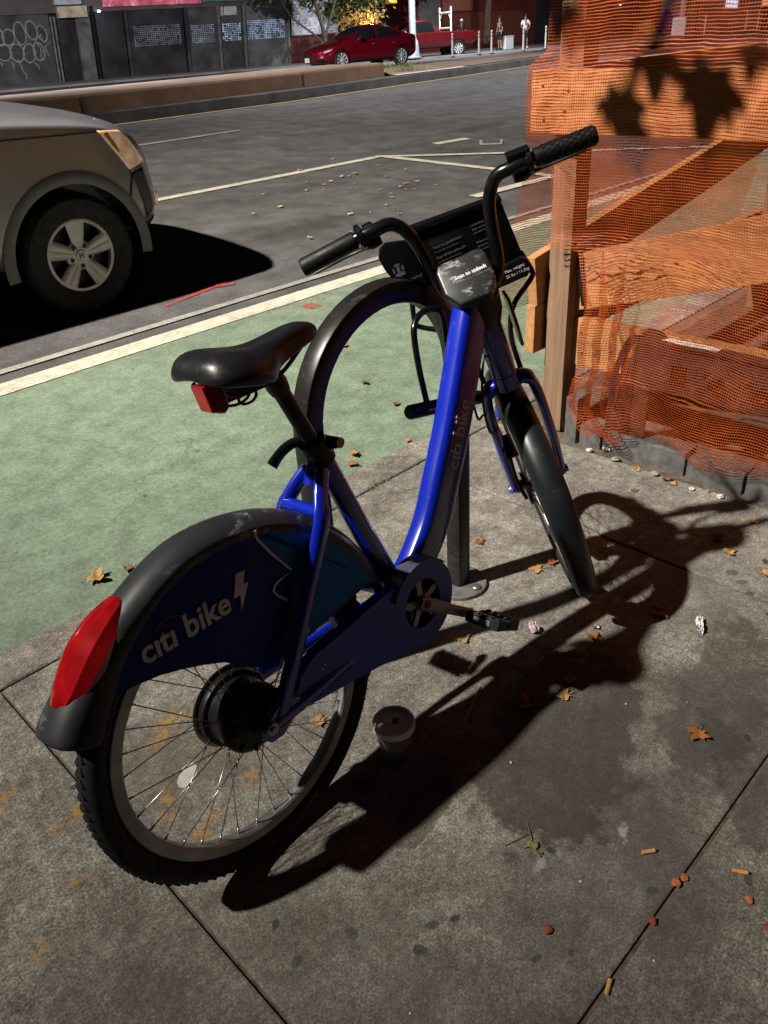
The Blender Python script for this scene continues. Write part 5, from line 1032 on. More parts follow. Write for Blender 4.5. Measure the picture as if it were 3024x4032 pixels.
tag(wd.build('seed_sprig', simple('sprig_olive', (0.14, 0.12, 0.05), 0.8, vary=0.5, scale=90)), 'dried olive seed sprig on the slab below the bicycle shadow', 'sprig')
wd = MB(); wc = V((0.76, 0.925, 0.0))
for k in range(8):
    a = rs.uniform(0, 6.3); wd.tube([wc, wc + V((0.012 * cos(a), 0.012 * sin(a), 0.009)), wc + V((0.022 * cos(a + .5), 0.022 * sin(a + .5), 0.006))], [(0.0014, 0.003)] * 3, 6)
tag(wd.build('weed', simple('weed_green', (0.08, 0.09, 0.03), 0.8)), 'small green weed in the spoke shadows beneath the rear wheel', 'weed')
gt = MB()
for k in range(26):
    a = rs.uniform(0, 6.3); b = V((1.76 + rs.uniform(-0.05, 0.05), 1.882, -0.01)); q = rs.uniform(0.012, 0.03); gt.tube([b, b + V((q * .5 * cos(a), q * .5 * sin(a), q)), b + V((q * cos(a), q * sin(a), q * .8))], [0.0011, 0.0009, 0.0005], 5)
tag(gt.build('grass_tuft', simple('dry_grass', (0.14, 0.12, 0.05), 0.8)), 'tuft of dry grass growing in the kerb joint', 'grass tuft')
# iced-coffee cup with clear lid
cup = root('plastic_cup', 'clear plastic iced-drink cup with domed-edge lid and brown paper label in the shadow', 'cup', (0.868, 0.932, 0), 0.6)
CLEAR, nt_, b_ = mat('clear_plastic'); setp(b_, (0.80, 0.80, 0.84), 0.10, spec=0.5); b_.inputs['Alpha'].default_value = 0.16
COFF = simple('coffee', (0.05, 0.022, 0.010), 0.25, vary=0.2, scale=14)
mb = MB(); mb.lathe([(0.0, 0.002), (0.030, 0.002), (0.032, 0.006), (0.0445, 0.104), (0.0455, 0.106)], 44); build_smooth(mb, 'cup_wall', CLEAR, cup)
mb = MB(); mb.lathe([(0.0, 0.004), (0.0295, 0.004), (0.0395, 0.078), (0.0, 0.078)], 40); build_smooth(mb, 'drink', COFF, cup, ang=30)
mb = MB(); mb.lathe([(0.0370, 0.052), (0.0378, 0.052), (0.0425, 0.092), (0.0418, 0.092)], 24, a0=1.0, a1=4.6, closed=True); lb = build_smooth(mb, 'paper_label', simple('brown_label', (0.22, 0.10, 0.035), 0.7, vary=0.3, scale=70), cup)
mb = MB(); mb.lathe([(0.0470, 0.096), (0.0490, 0.098), (0.0490, 0.110), (0.0470, 0.114), (0.0420, 0.1145), (0.0400, 0.108), (0.0350, 0.106), (0.0, 0.107)], 48); lid = build_smooth(mb, 'lid', simple('lid_plastic', (0.86, 0.86, 0.92), 0.15, vary=0.15, scale=12), cup)
mb = MB(); mb.prism([(-0.020, -0.014), (0.006, -0.018), (0.010, 0.004), (0.024, 0.006), (0.020, 0.022), (-0.004, 0.020), (-0.008, 0.006), (-0.024, 0.008)], lambda u, v, t: (u, v, t), 0.107, 0.1085); mb.build('sticker', PAPER, lid)
mb = MB(); mb.prism([(-0.004, -0.012), (0.014, -0.012), (0.014, 0.004), (-0.004, 0.004)], lambda u, v, t: (u, v, t), 0.1088, 0.1095); mb.build('sticker_patch', simple('grey_patch', (0.10, 0.10, 0.105), 0.7), lid)
# drinks can behind the fork
can = root('drinks_can', 'blue drinks can with red and white top band by the barrier post', 'can', (2.52, 1.88, 0.0), 2.2)
mb = MB(); mb.lathe([(0.0, 0.002), (0.024, 0.0), (0.033, 0.012), (0.033, 0.075)], 28); build_smooth(mb, 'body', simple('can_blue', (0.012, 0.045, 0.38), 0.3, 0.3), can)
mb = MB(); mb.lathe([(0.0332, 0.070), (0.0332, 0.085)], 28); build_smooth(mb, 'white_band', simple('can_white', (0.7, 0.7, 0.72), 0.3), can)
mb = MB(); mb.lathe([(0.033, 0.085), (0.033, 0.108), (0.027, 0.118), (0.026, 0.121), (0.0, 0.119)], 28); build_smooth(mb, 'red_band', simple('can_red', (0.50, 0.02, 0.02), 0.3), can)

# ================================================================== VEHICLES
from mathutils.bvhtree import BVHTree
def loft_body(st, par, name, m, wheels, arch_r, sub=2):
    """car shell from half sections; wheels: local x of axles, arches cut out with cylinders"""
    mb = MB(); rows = []
    for (x, yb, zb, ym, zm, ye, ze, yr, zr, zt) in st:
        half = [(0, zb), (yb * 0.75, zb), (yb, zb + 0.05), (ym, zb + 0.14), (ym, zm), (ye * 0.985 + ym * 0.015, ze - 0.03), (ye, ze + 0.01), ((ye + yr) / 2 + 0.015, (ze + zr) / 2), (yr, zr), (yr * 0.6, zt - 0.012), (0, zt)]
        rows.append([(x, -y, z) for y, z in half] + [(x, y, z) for y, z in reversed(half[1:-1])])
    mb.grid(rows, closed_v=True); n = len(rows[0]); mb.f += [tuple(range(n - 1, -1, -1)), tuple((len(rows) - 1) * n + k for k in range(n))]; mb.mi += [0, 0]
    o = mb.build('body_shell', m, smooth=True, sub=sub)
    cut = MB()
    for wx in wheels:
        for s in (-1, 1): cut.lathe([(0, -0.30), (arch_r, -0.30), (arch_r, 0.40), (0, 0.40)], 40, (wx, s * st[len(st) // 2][3], 0.335), (0, s, 0))
    c = cut.build('cutter', m); q = o.modifiers.new('arch', 'BOOLEAN'); q.operation = 'DIFFERENCE'; q.object = c; q.solver = 'EXACT'
    me = bpy.data.meshes.new_from_object(o.evaluated_get(bpy.context.evaluated_depsgraph_get())); bpy.data.objects.remove(c); bpy.data.objects.remove(o)
    me.name = name; me.materials.clear(); me.materials.append(m); me.polygons.foreach_set('use_smooth', [True] * len(me.polygons)); me.set_sharp_from_angle(angle=R(40))
    o = bpy.data.objects.new(name, me); COL.objects.link(o); o.parent = par
    bm = bmesh.new(); bm.from_mesh(me); bvh = BVHTree.FromBMesh(bm); bm.free(); return o, bvh
def patch(name, m, par, bvh, cor, d, off=0.004, n=10, m2=None):
    """panel that follows the shell: quad cor projected along d"""
    d = V(d).normalized(); c = [V(p) for p in cor]; rows = []
    for i in range(n + 1):
        r = []
        for j in range(n + 1):
            u, v = i / n, j / n; p = (c[0] * (1 - u) + c[1] * u) * (1 - v) + (c[3] * (1 - u) + c[2] * u) * v
            hit = bvh.ray_cast(p - d * 3, d); q = hit[0] if hit[0] is not None else p; r.append(q - d * off)
        rows.append(r)
    mb = MB(); mb.grid(rows); o = mb.build(name, m, par, smooth=True); q = o.modifiers.new('thickness', 'SOLIDIFY'); q.thickness = 0.006; q.offset = 0; return o
def car_wheel(par, x, y, s, Rw, rr, w, style, rimm):
    t = bpy.data.objects.new('wheel', None); COL.objects.link(t); t.parent = par; t.location = (x, y, Rw); t.empty_display_size = 0.1
    mb = MB(); a = w / 2; mb.lathe([(rr, -a * 0.9), (rr + 0.02, -a), (Rw - 0.03, -a), (Rw - 0.008, -a * 0.82), (Rw, -a * 0.6), (Rw, a * 0.6), (Rw - 0.008, a * 0.82), (Rw - 0.03, a), (rr + 0.02, a), (rr, a * 0.9)], 48, (0, 0, 0), (0, 1, 0), closed=True); build_smooth(mb, 'tyre', RUBBER, t)
    mb = MB(); yo = s * a * 0.86; mb.lathe([(rr - 0.022, yo * 0.7), (rr - 0.018, yo), (rr - 0.004, yo * 1.02), (rr, yo), (rr, -yo), (rr - 0.02, -yo)], 48, (0, 0, 0), (0, 1, 0))
    nS = 5 if style == 5 else 10
    for k in range(nS):
        an = 2 * pi * k / nS + 0.3
        for dv in ((-0.14, 0.14) if style == 5 else (0,)):
            p = []
            for q in range(5):
                r_ = 0.045 + (rr - 0.06) * q / 4; aa = an + dv * (1.0 if q > 1 else 0.8 + 0.2 * q) * (1.15 - 0.1 * q if style == 5 else 1); p.append(V((r_ * cos(aa), yo * (0.92 - 0.10 * (1 - q / 4)), r_ * sin(aa))))
            mb.tube(p, [(0.010, 0.022 + 0.004 * q) if style == 5 else (0.010, 0.012 + 0.0055 * q) for q in range(5)], 8, ref=(0, 1, 0))
    mb.lathe([(0, yo * 1.0), (0.028, yo * 1.0), (0.033, yo * 0.94), (0.075, yo * 0.90), (0.085, yo * 0.8), (0.085, yo * 0.6)], 30, (0, 0, 0), (0, 1, 0)); build_smooth(mb, 'rim', rimm, t)
    mb = MB(); mb.lathe([(0, yo * 0.25), (rr - 0.02, yo * 0.25)], 32, (0, 0, 0), (0, 1, 0)); mb.build('brake_drum', BLACK, t)
    if style == 5:
        mb = MB()
        for k in range(5): an = 2 * pi * k / 5 + 0.3 + 0.63; mb.lathe([(0, yo * 0.97), (0.011, yo * 0.97), (0.013, yo * 0.9)], 12, (0.058 * cos(an), 0, 0.058 * sin(an)), (0, 1, 0))
        mb.build('lug_nuts', BLACK, t)
        mb = MB(); 
        for bx in (-0.009, 0.009): mb.box((bx, yo * 1.012, 0), (0.006, 0.004, 0.030))
        mb.box((0, yo * 1.012, 0), (0.014, 0.004, 0.006)); mb.build('emblem', simple('emblem_dark', (0.06, 0.06, 0.06), 0.4), t)
    return t
SILVER = mat_paint_metal('silver_paint', (0.25, 0.245, 0.265), 0.32, coat=0.8, metal=0.35, vary=0.04); CLAD = simple('grey_cladding', (0.125, 0.122, 0.132), 0.42, vary=0.1)
GLASSD = simple('dark_glass', (0.010, 0.011, 0.012), 0.08, vary=0.1); DARKG = simple('grille_black', (0.010, 0.010, 0.011), 0.4)
HEADL = simple('headlamp_lens', (0.72, 0.50, 0.34), 0.14, 0.1, coat=1.0, vary=0.22, scale=16); _n = HEADL.node_tree; _b = _n.nodes['Principled BSDF']; L(_n, ramp(_n, noise(_n, objvec(_n), 9.0, 4, 0.6), [(0.32, (0.20, 0.07, 0.02)), (0.50, (0.75, 0.45, 0.24)), (0.66, (1.0, 0.80, 0.60))]), _b.inputs['Emission Color']); _b.inputs['Emission Strength'].default_value = 0.22  # warm tint and faint emission stand in for lamp light caught by the lens
AMBER = simple('amber_indicator', (0.55, 0.22, 0.03), 0.2, coat=1.0); CHROME = simple('chrome', (0.62, 0.62, 0.62), 0.15, 1.0, vary=0.05); PLATE = simple('number_plate', (0.55, 0.52, 0.42), 0.5)
ALLOY = simple('alloy_wheel', (0.46, 0.45, 0.44), 0.4, 0.5, vary=0.15, scale=9); ALLOYB = simple('bright_alloy', (0.62, 0.62, 0.64), 0.35, 0.4)
suv = root('parked_suv', 'silver sport utility car parked at the left with only its front corner in view', 'car', (2.030, 5.40, zroad(5.40)), 0.0, rx=0.0649)
ST = [(-3.30, .62, .48, .70, .75, .70, 1.05, .60, 1.42, 1.46), (-3.22, .74, .40, .82, .72, .81, 1.08, .64, 1.58, 1.63), (-2.6, .84, .28, .88, .70, .87, 1.08, .68, 1.66, 1.72), (-1.6, .84, .27, .89, .68, .88, 1.07, .69, 1.66, 1.73), (-1.15, .84, .27, .89, .68, .88, 1.06, .68, 1.60, 1.67), (-.85, .84, .27, .89, .68, .88, 1.06, .73, 1.30, 1.36), (-.60, .84, .28, .89, .68, .88, 1.05, .78, 1.10, 1.135), (-.3, .84, .28, .89, .68, .88, 1.035, .78, 1.07, 1.10),
      (.0, .84, .29, .89, .67, .875, 1.01, .76, 1.045, 1.075), (.25, .83, .30, .885, .66, .86, .98, .74, 1.01, 1.035), (.42, .80, .31, .87, .64, .83, .93, .70, .975, 1.0), (.55, .75, .32, .83, .62, .785, .86, .65, .945, .98), (.66, .66, .34, .75, .60, .70, .79, .58, .87, .91), (.74, .52, .36, .63, .58, .58, .73, .46, .79, .83), (.80, .30, .39, .42, .55, .38, .67, .30, .71, .74), (.82, .15, .42, .2, .53, .18, .62, .15, .66, .69)]
nx = lambda x: x if x < 0.28 else 0.28 + (x - 0.28) * 0.84
ST = [(nx(r[0]),) + r[1:] for r in ST]
patch0 = patch
def patch(name, m, par, bvh, cor, d, off=0.004, n=10): return patch0(name, m, par, bvh, [(nx(c[0]), c[1], c[2]) for c in cor], d, off, n)
body, bv = loft_body(ST, suv, 'body', SILVER, (0.0, -2.62), 0.405)
for (x, st_y) in ((0.0, -0.765), (0.0, 0.765), (-2.62, -0.765), (-2.62, 0.765)): car_wheel(suv, x, st_y, 1 if st_y > 0 else -1, 0.335, 0.203, 0.215, 5, ALLOY)
for s in (-1, 1):
    hl = patch('headlight', HEADL, suv, bv, [(0.265, s * 0.9, 0.965), (0.42, s * 0.82, 0.945), (0.61, s * 0.80, 0.765), (0.455, s * 0.9, 0.745)], (-0.6, -s, -0.10), 0.007, 14)
    patch('indicator', AMBER, hl, bv, [(0.285, s * 0.9, 0.958), (0.315, s * 0.88, 0.955), (0.40, s * 0.9, 0.85), (0.385, s * 0.9, 0.84)], (-0.6, -s, -0.10), 0.011, 6); patch('lamp_trim', CHROME, suv, bv, [(0.450, s * 0.9, 0.745), (0.61, s * 0.80, 0.765), (0.61, s * 0.80, 0.752), (0.448, s * 0.9, 0.733)], (-0.6, -s, -0.10), 0.012, 6)
    patch('bumper_moulding', simple('bumper_dark', (0.045, 0.045, 0.05), 0.4), suv, bv, [(0.47, s * 0.9, 0.735), (0.62, s * 0.9, 0.735), (0.66, s * 0.9, 0.50), (0.56, s * 0.9, 0.46)], (-0.6, -s, 0.0), 0.006, 10)
    patch('fog_light', HEADL, suv, bv, [(0.62, s * 0.75, 0.575), (0.67, s * 0.70, 0.575), (0.67, s * 0.70, 0.50), (0.63, s * 0.75, 0.50)], (-1, -s * 0.7, 0.0), 0.012, 5)
    patch('valance', DARKG, suv, bv, [(0.36, s * 0.9, 0.40), (0.66, s * 0.75, 0.44), (0.64, s * 0.75, 0.34), (0.38, s * 0.9, 0.30)], (-0.4, -s, 0.0), 0.006, 8)
    mb = MB(); ar = [V((0.420 * cos(a), s * (0.885 - 0.022 * max(0, cos(a)) ** 3), 0.335 + 0.420 * sin(a))) for a in [R(-8 + 196 * k / 40) for k in range(41)]]
    mb.tube(ar, [(0.012, 0.034)] * 41, 10, ref=(0, 1, 0)); fl_ = build_smooth(mb, 'wheel_arch_trim', CLAD, suv)
    mb = MB(); mb.lathe([(0.402, 0), (0.402, 0.30)], 40, (0.0, s * 0.86, 0.335), (0, -s, 0)); mb.lathe([(0.02, 0.30), (0.402, 0.30)], 40, (0.0, s * 0.86, 0.335), (0, -s, 0)); mb.build('wheel_well', DARKG, suv)
    patch('side_window', GLASSD, suv, bv, [(-1.0, s * 0.9, 1.12), (-1.25, s * 0.9, 1.52), (-2.7, s * 0.9, 1.52), (-2.9, s * 0.9, 1.12)], (0, -s, 0), 0.004, 8)
for s in (-1, 1):
    patch('panel_gap', DARKG, suv, bv, [(-0.75, s * 0.9, 0.992), (0.27, s * 0.9, 0.957), (0.27, s * 0.9, 0.951), (-0.75, s * 0.9, 0.986)], (0, -s, 0), 0.002, 20)
    patch('panel_gap', DARKG, suv, bv, [(0.44, s * 0.9, 0.742), (0.455, s * 0.9, 0.742), (0.39, s * 0.9, 0.60), (0.375, s * 0.9, 0.60)], (0, -s, 0), 0.002, 8)
    patch('side_marker', AMBER, suv, bv, [(-0.62, s * 0.9, 0.80), (-0.52, s * 0.9, 0.80), (-0.52, s * 0.9, 0.77), (-0.62, s * 0.9, 0.77)], (0, -s, 0), 0.008, 3)
patch('windscreen', GLASSD, suv, bv, [(-0.7, -0.62, 1.3), (-0.7, 0.62, 1.3), (-1.1, 0.55, 1.7), (-1.1, -0.55, 1.7)], (-0.6, 0, -1), 0.004, 8)
patch('grille', DARKG, suv, bv, [(0.8, -0.45, 0.80), (0.8, 0.45, 0.80), (0.8, 0.42, 0.68), (0.8, -0.42, 0.68)], (-1, 0, 0), 0.004, 8)

patch = patch0
# ---- red saloon
REDP = mat_paint_metal('candy_red_paint', (0.21, 0.003, 0.016), 0.22, coat=1.0, metal=0.45); REDP.node_tree.nodes['Principled BSDF'].inputs['Coat Roughness'].default_value = 0.03; REDT = mat_paint_metal('truck_red_paint', (0.095, 0.004, 0.006), 0.35, coat=0.6)
sed = root('parked_saloon', 'bright red saloon car parked across the street facing left', 'car', (25.75, 26.85, zroad(26.6) + 0.012), R(171))
k_ = 1.05; sed.scale = (k_, k_, k_)
ST = [(-2.34, .45, .45, .60, .62, .58, .95, .48, 1.00, 1.02), (-2.22, .70, .32, .80, .62, .78, .98, .66, 1.05, 1.07), (-1.95, .80, .24, .89, .62, .86, .985, .68, 1.07, 1.10), (-1.55, .82, .22, .91, .60, .88, .97, .60, 1.20, 1.24), (-1.10, .82, .21, .92, .58, .89, .95, .56, 1.37, 1.42), (-.5, .82, .21, .92, .57, .89, .94, .57, 1.42, 1.475), (.05, .82, .21, .92, .57, .89, .93, .57, 1.39, 1.445), (.50, .82, .21, .92, .57, .89, .92, .60, 1.22, 1.27), (.85, .82, .21, .92, .57, .88, .90, .68, 1.03, 1.06), (1.2, .82, .21, .92, .56, .88, .86, .72, .93, .97), (1.6, .81, .22, .91, .55, .86, .80, .68, .87, .91), (1.95, .78, .24, .88, .52, .80, .73, .60, .80, .83), (2.2, .66, .26, .76, .48, .66, .66, .48, .72, .75), (2.33, .45, .30, .55, .45, .48, .58, .36, .63, .65), (2.38, .2, .36, .28, .44, .24, .52, .2, .55, .57)]
body, bv = loft_body(ST, sed, 'body', REDP, (1.40, -1.40), 0.375)
for x in (1.40, -1.40):
    for s in (-1, 1): car_wheel(sed, x, s * 0.80, s, 0.335, 0.245, 0.21, 10, ALLOYB)
for s in (-1, 1):
    patch('front_window', GLASSD, sed, bv, [(0.78, s * .8, 0.985), (0.30, s * .8, 1.33), (-0.22, s * .8, 1.385), (-0.20, s * .8, 0.985)], (0, -s, -0.15), 0.006); patch('rear_window', GLASSD, sed, bv, [(-0.30, s * .8, 0.985), (-0.32, s * .8, 1.385), (-0.85, s * .8, 1.34), (-1.42, s * .8, 1.06)], (0, -s, -0.15), 0.006)
    patch('window_trim', CHROME, sed, bv, [(0.82, s * .9, 0.955), (0.82, s * .9, 0.972), (-1.46, s * .9, 1.035), (-1.46, s * .9, 1.018)], (0, -s, -0.1), 0.010, 16)
    patch('headlight', simple('led_headlamp', (0.55, 0.57, 0.62), 0.15, 0.3, coat=1.0, vary=0.3, scale=9), sed, bv, [(1.78, s * .9, 0.735), (2.12, s * .8, 0.665), (2.16, s * .8, 0.60), (1.90, s * .9, 0.655)], (-0.6, -s, 0), 0.006)
    patch('air_intake', DARKG, sed, bv, [(2.10, s * .75, 0.48), (2.30, s * .55, 0.48), (2.30, s * .55, 0.30), (2.12, s * .75, 0.30)], (-1, -s * 0.5, 0), 0.006); patch('tail_lamp', REDLENS, sed, bv, [(-1.98, s * .9, 0.90), (-2.30, s * .7, 0.92), (-2.30, s * .7, 0.80), (-2.05, s * .9, 0.82)], (0.7, -s, 0), 0.006)
    for hx in (0.0, -0.98): mb = MB(); mb.tube([(hx, s * 0.925, 0.80), (hx - 0.09, s * 0.945, 0.805), (hx - 0.18, s * 0.925, 0.81)], [0.012, 0.016, 0.012], 8); mb.build('door_handle', CHROME, sed, smooth=True)
    mb = MB(); mb.tube([(0.62, s * 0.86, 0.985), (0.60, s * 0.98, 1.02), (0.60, s * 1.06, 1.03)], [(0.03, 0.05), (0.075, 0.06), (0.06, 0.04)], 12); build_smooth(mb, 'wing_mirror', REDP, sed)
    patch('sill', DARKG, sed, bv, [(0.98, s * .9, 0.30), (-0.98, s * .9, 0.30), (-0.98, s * .9, 0.235), (0.98, s * .9, 0.235)], (0, -s, 0), 0.006)
patch('windscreen', GLASSD, sed, bv, [(0.80, -0.62, 1.2), (0.80, 0.62, 1.2), (0.14, 0.50, 1.5), (0.14, -0.50, 1.5)], (-0.5, 0, -1), 0.006); patch('back_window', GLASSD, sed, bv, [(-1.75, -0.58, 1.2), (-1.75, 0.58, 1.2), (-1.2, 0.48, 1.5), (-1.2, -0.48, 1.5)], (0.5, 0, -1), 0.006)
patch('grille', DARKG, sed, bv, [(2.38, -0.42, 0.62), (2.38, 0.42, 0.62), (2.38, 0.24, 0.34), (2.38, -0.24, 0.34)], (-1, 0, 0), 0.006); mb = MB(); mb.box((2.40, 0, 0.40), (0.02, 0.31, 0.155)); mb.build('number_plate', PLATE, sed, bevel=0.006)
# ---- red pickup
trk = root('pickup_truck', 'dark red pickup truck with white ladder rack parked behind the lamp post', 'truck', (38.6, 35.0, zroad(35)), R(150)); trk.scale = (1.16, 1.16, 1.16)
ST = [(-2.55, .70, .50, .84, .70, .84, 1.00, .82, 1.06, 1.07), (-2.50, .78, .45, .90, .68, .90, 1.02, .86, 1.08, 1.09), (-1.2, .82, .42, .92, .66, .92, 1.03, .88, 1.09, 1.10), (-.50, .82, .40, .92, .66, .92, 1.04, .88, 1.10, 1.11), (-.42, .82, .40, .92, .66, .92, 1.05, .72, 1.55, 1.60), (.2, .82, .40, .92, .66, .92, 1.05, .68, 1.68, 1.73), (.75, .82, .40, .92, .66, .92, 1.04, .68, 1.60, 1.65), (1.15, .82, .40, .92, .66, .91, 1.02, .74, 1.25, 1.28), (1.35, .82, .40, .92, .66, .90, 1.00, .76, 1.10, 1.13), (2.1, .80, .40, .90, .64, .86, .95, .72, 1.04, 1.07), (2.45, .70, .42, .80, .60, .74, .84, .62, .92, .95), (2.55, .5, .48, .62, .58, .58, .74, .5, .78, .80)]
body, bv = loft_body(ST, trk, 'body', REDT, (1.60, -1.55), 0.42)
for x in (1.60, -1.55):
    for s in (-1, 1): car_wheel(trk, x, s * 0.80, s, 0.36, 0.23, 0.23, 10, ALLOYB)
for s in (-1, 1): patch('side_window', GLASSD, trk, bv, [(1.12, s * .8, 1.09), (0.68, s * .8, 1.55), (-0.28, s * .8, 1.58), (-0.34, s * .8, 1.10)], (0, -s, -0.1), 0.006); patch('tail_lamp', REDLENS, trk, bv, [(-2.45, s * .9, 1.0), (-2.53, s * .8, 1.0), (-2.53, s * .8, 0.78), (-2.45, s * .9, 0.78)], (0.6, -s, 0), 0.008, 5)
patch('windscreen', GLASSD, trk, bv, [(1.25, -0.6, 1.3), (1.25, 0.6, 1.3), (0.80, 0.55, 1.7), (0.80, -0.55, 1.7)], (-0.7, 0, -1), 0.006)
mb = MB(); mb.box((-2.60, 0, 0.52), (0.12, 1.75, 0.20)); bmp = mb.build('rear_bumper', BLACK, trk, bevel=0.02); mb = MB(); mb.box((-2.665, 0.05, 0.58), (0.01, 0.32, 0.16)); mb.build('number_plate', simple('pale_plate', (0.7, 0.7, 0.7), 0.5), trk)
LADW = simple('white_tube', (0.70, 0.70, 0.68), 0.5, vary=0.08)
mb = MB(); zt = 1.98
for s in (-1, 1):
    mb.tube([(-1.20, s * 0.82, 1.09), (-1.20, s * 0.82, zt + 0.12)], [0.045, 0.045], 8); mb.tube([(-1.20, s * 0.82, 1.55), (-1.20, s * 0.50, zt - 0.14)], [0.03, 0.03], 8)
mb.tube([(-1.20, -0.82, zt - 0.12), (-1.20, 0.82, zt - 0.12)], [0.045, 0.045], 8); mb.tube([(-1.20, -0.82, 1.22), (-1.20, 0.82, 1.22)], [0.04, 0.04], 8); mb.build('ladder_rack', LADW, trk, smooth=True, ang=40)

# ================================================================== FAR SIDE OF THE STREET
FP = V((18.9, 46.7, 0.30)); FU = V((0.9823, -0.1871, 0)); FN = V((-0.1871, -0.9823, 0))
def fc(u, z, d=0.0): return FP + FU * (u + 0.085 * z) + V((0, 0, z)) + FN * d          # facades stand plumb on the sloping street
def fbox(mbx, u0, u1, z0, z1, d0, d1): mbx.add([fc(u, z, d) for d in (d0, d1) for u, z in ((u0, z0), (u1, z0), (u1, z1), (u0, z1))], [(3, 2, 1, 0), (4, 5, 6, 7), (0, 1, 5, 4), (1, 2, 6, 5), (2, 3, 7, 6), (3, 0, 4, 7)])
def fb(name, m, u0, u1, z0, z1, d0, d1, par=None): q = MB(); fbox(q, u0, u1, z0, z1, d0, d1); return q.build(name, m, par)
def uvquad(name, m, P, w, h, par=None):
    me = bpy.data.meshes.new(name); me.from_pydata([tuple(p) for p in P], [], [(0, 1, 2, 3)]); ul = me.uv_layers.new()
    for i, c in enumerate(((0, 0), (w, 0), (w, h), (0, h))): ul.data[i].uv = c
    me.materials.append(m); o = bpy.data.objects.new(name, me); COL.objects.link(o); o.parent = par; return o
def litsign(name, c, k):
    m, nt, b = mat(name); setp(b, c, 0.5); col = ramp(nt, noise(nt, objvec(nt), 1.6, 5, 0.7), [(0.35, tuple(x * 0.35 for x in c)), (0.55, c), (0.72, (0.75, 0.62, 0.66))]); L(nt, col, b.inputs['Base Color']); L(nt, col, b.inputs['Emission Color']); b.inputs['Emission Strength'].default_value = k; return m
GATEM = simple('steel_shutter', (0.12, 0.125, 0.13), 0.55, 0.3, vary=0.45, scale=0.9); GATED = simple('dark_shutter', (0.065, 0.062, 0.070), 0.55, 0.3, vary=0.5, scale=0.8); GATEL = simple('bare_shutter', (0.24, 0.24, 0.25), 0.5, 0.4, vary=0.3, scale=1.2)
PIER = simple('stained_pier', (0.11, 0.105, 0.105), 0.9, vary=0.6, scale=1.6); RAILM = simple('shutter_rail', (0.17, 0.165, 0.16), 0.6, 0.3, vary=0.4, scale=3)
shop = root('shop_row', 'row of closed shops with grey roll-down shutters across the street', 'shop row')
q = MB(); fbox(q, -22, 21, 3.15, 7.5, -0.5, 0.02); q.build('upper_wall', simple('shop_upper', (0.09, 0.075, 0.075), 0.85, vary=0.3, scale=0.6), shop)
fb('back_wall', simple('recess_dark', (0.02, 0.02, 0.022), 0.9), -22, 17.2, -0.3, 3.3, -0.5, -0.35, shop)
def shutter(u0, u1, z1, m, name='shutter'):
    qm = MB(); n = int(z1 / 0.085); rows = []
    for k in range(n + 1):
        z = z1 * k / n; rows.append([fc(u0, z, -0.10), fc(u1, z, -0.10)]); 
        if k < n: rows.append([fc(u0, z + 0.055 * z1 / n / 0.085, -0.06), fc(u1, z + 0.055 * z1 / n / 0.085, -0.06)])
    qm.grid(rows); return qm.build(name, m, shop)
G0 = shutter(-9.0, 3.0, 3.3, GATEM); shutter(-20, -9.3, 3.3, GATED); shutter(3.4, 4.30, 3.0, GATED); shutter(5.45, 6.95, 3.2, GATED); G3 = shutter(7.20, 10.40, 3.2, GATED); shutter(10.70, 12.45, 3.2, GATEM); shutter(12.65, 14.05, 3.2, GATEM); shutter(14.30, 17.05, 3.2, GATEL)
for u in (3.08, 3.26): fb('shutter_rail', RAILM, u - 0.045, u + 0.045, 0, 3.0, -0.12, 0.03, shop)
for u in (7.08, 10.55, 12.55, 14.18, 17.12): fb('shutter_rail', RAILM if u > 11 else GATED, u - 0.07, u + 0.07, 0, 3.2, -0.12, 0.05, shop)
fb('pier', PIER, 4.36, 5.10, 0, 3.4, -0.3, 0.08, shop); fb('drain_pipe', BLACK, 5.18, 5.36, 0, 3.4, -0.1, 0.04, shop)
# shop light leaking through the perforated band of the shutters
def lit_slots(u0, u1, z0, z1, m, name='perforated_grille'):
    qm = MB(); du, dz = 0.120, 0.090; nu, nz = int((u1 - u0) / du), int((z1 - z0) / dz); rr = random.Random(int(u0 * 10))
    for i in range(nu):
        for j in range(nz):
            if rr.random() < 0.10: continue
            u = u0 + i * du; z = z0 + j * dz; qm.add([fc(u, z, -0.052), fc(u + du * 0.66, z, -0.052), fc(u + du * 0.66, z + dz * 0.5, -0.052), fc(u, z + dz * 0.5, -0.052)], [(0, 1, 2, 3)])
    return qm.build(name, m, shop)
def litmat(name, c, s0, s1, sc=1.6):
    m, nt, b = mat(name); setp(b, (0.1, 0.1, 0.1), 0.4); L(nt, ramp(nt, noise(nt, objvec(nt), sc, 3, 0.7), [(0.38, (s0,) * 3), (0.64, (s1,) * 3)]), b.inputs['Emission Strength']); b.inputs['Emission Color'].default_value = (*c, 1); return m
DIML = litmat('shop_light_dim', (0.55, 0.62, 0.85), 0.03, 0.22); BRTL = litmat('shop_light_bright', (0.50, 0.68, 1.0), 0.25, 1.1, 2.2)
lit_slots(7.45, 10.3, 1.45, 2.45, DIML); lit_slots(10.85, 12.35, 1.45, 2.42, litmat('shop_light_mid', (0.55, 0.64, 0.9), 0.06, 0.4)); lit_slots(12.78, 14.0, 1.45, 2.42, BRTL); lit_slots(14.40, 17.0, 1.45, 2.5, litmat('shop_light_cool', (0.50, 0.66, 1.0), 0.15, 0.85, 2.0))
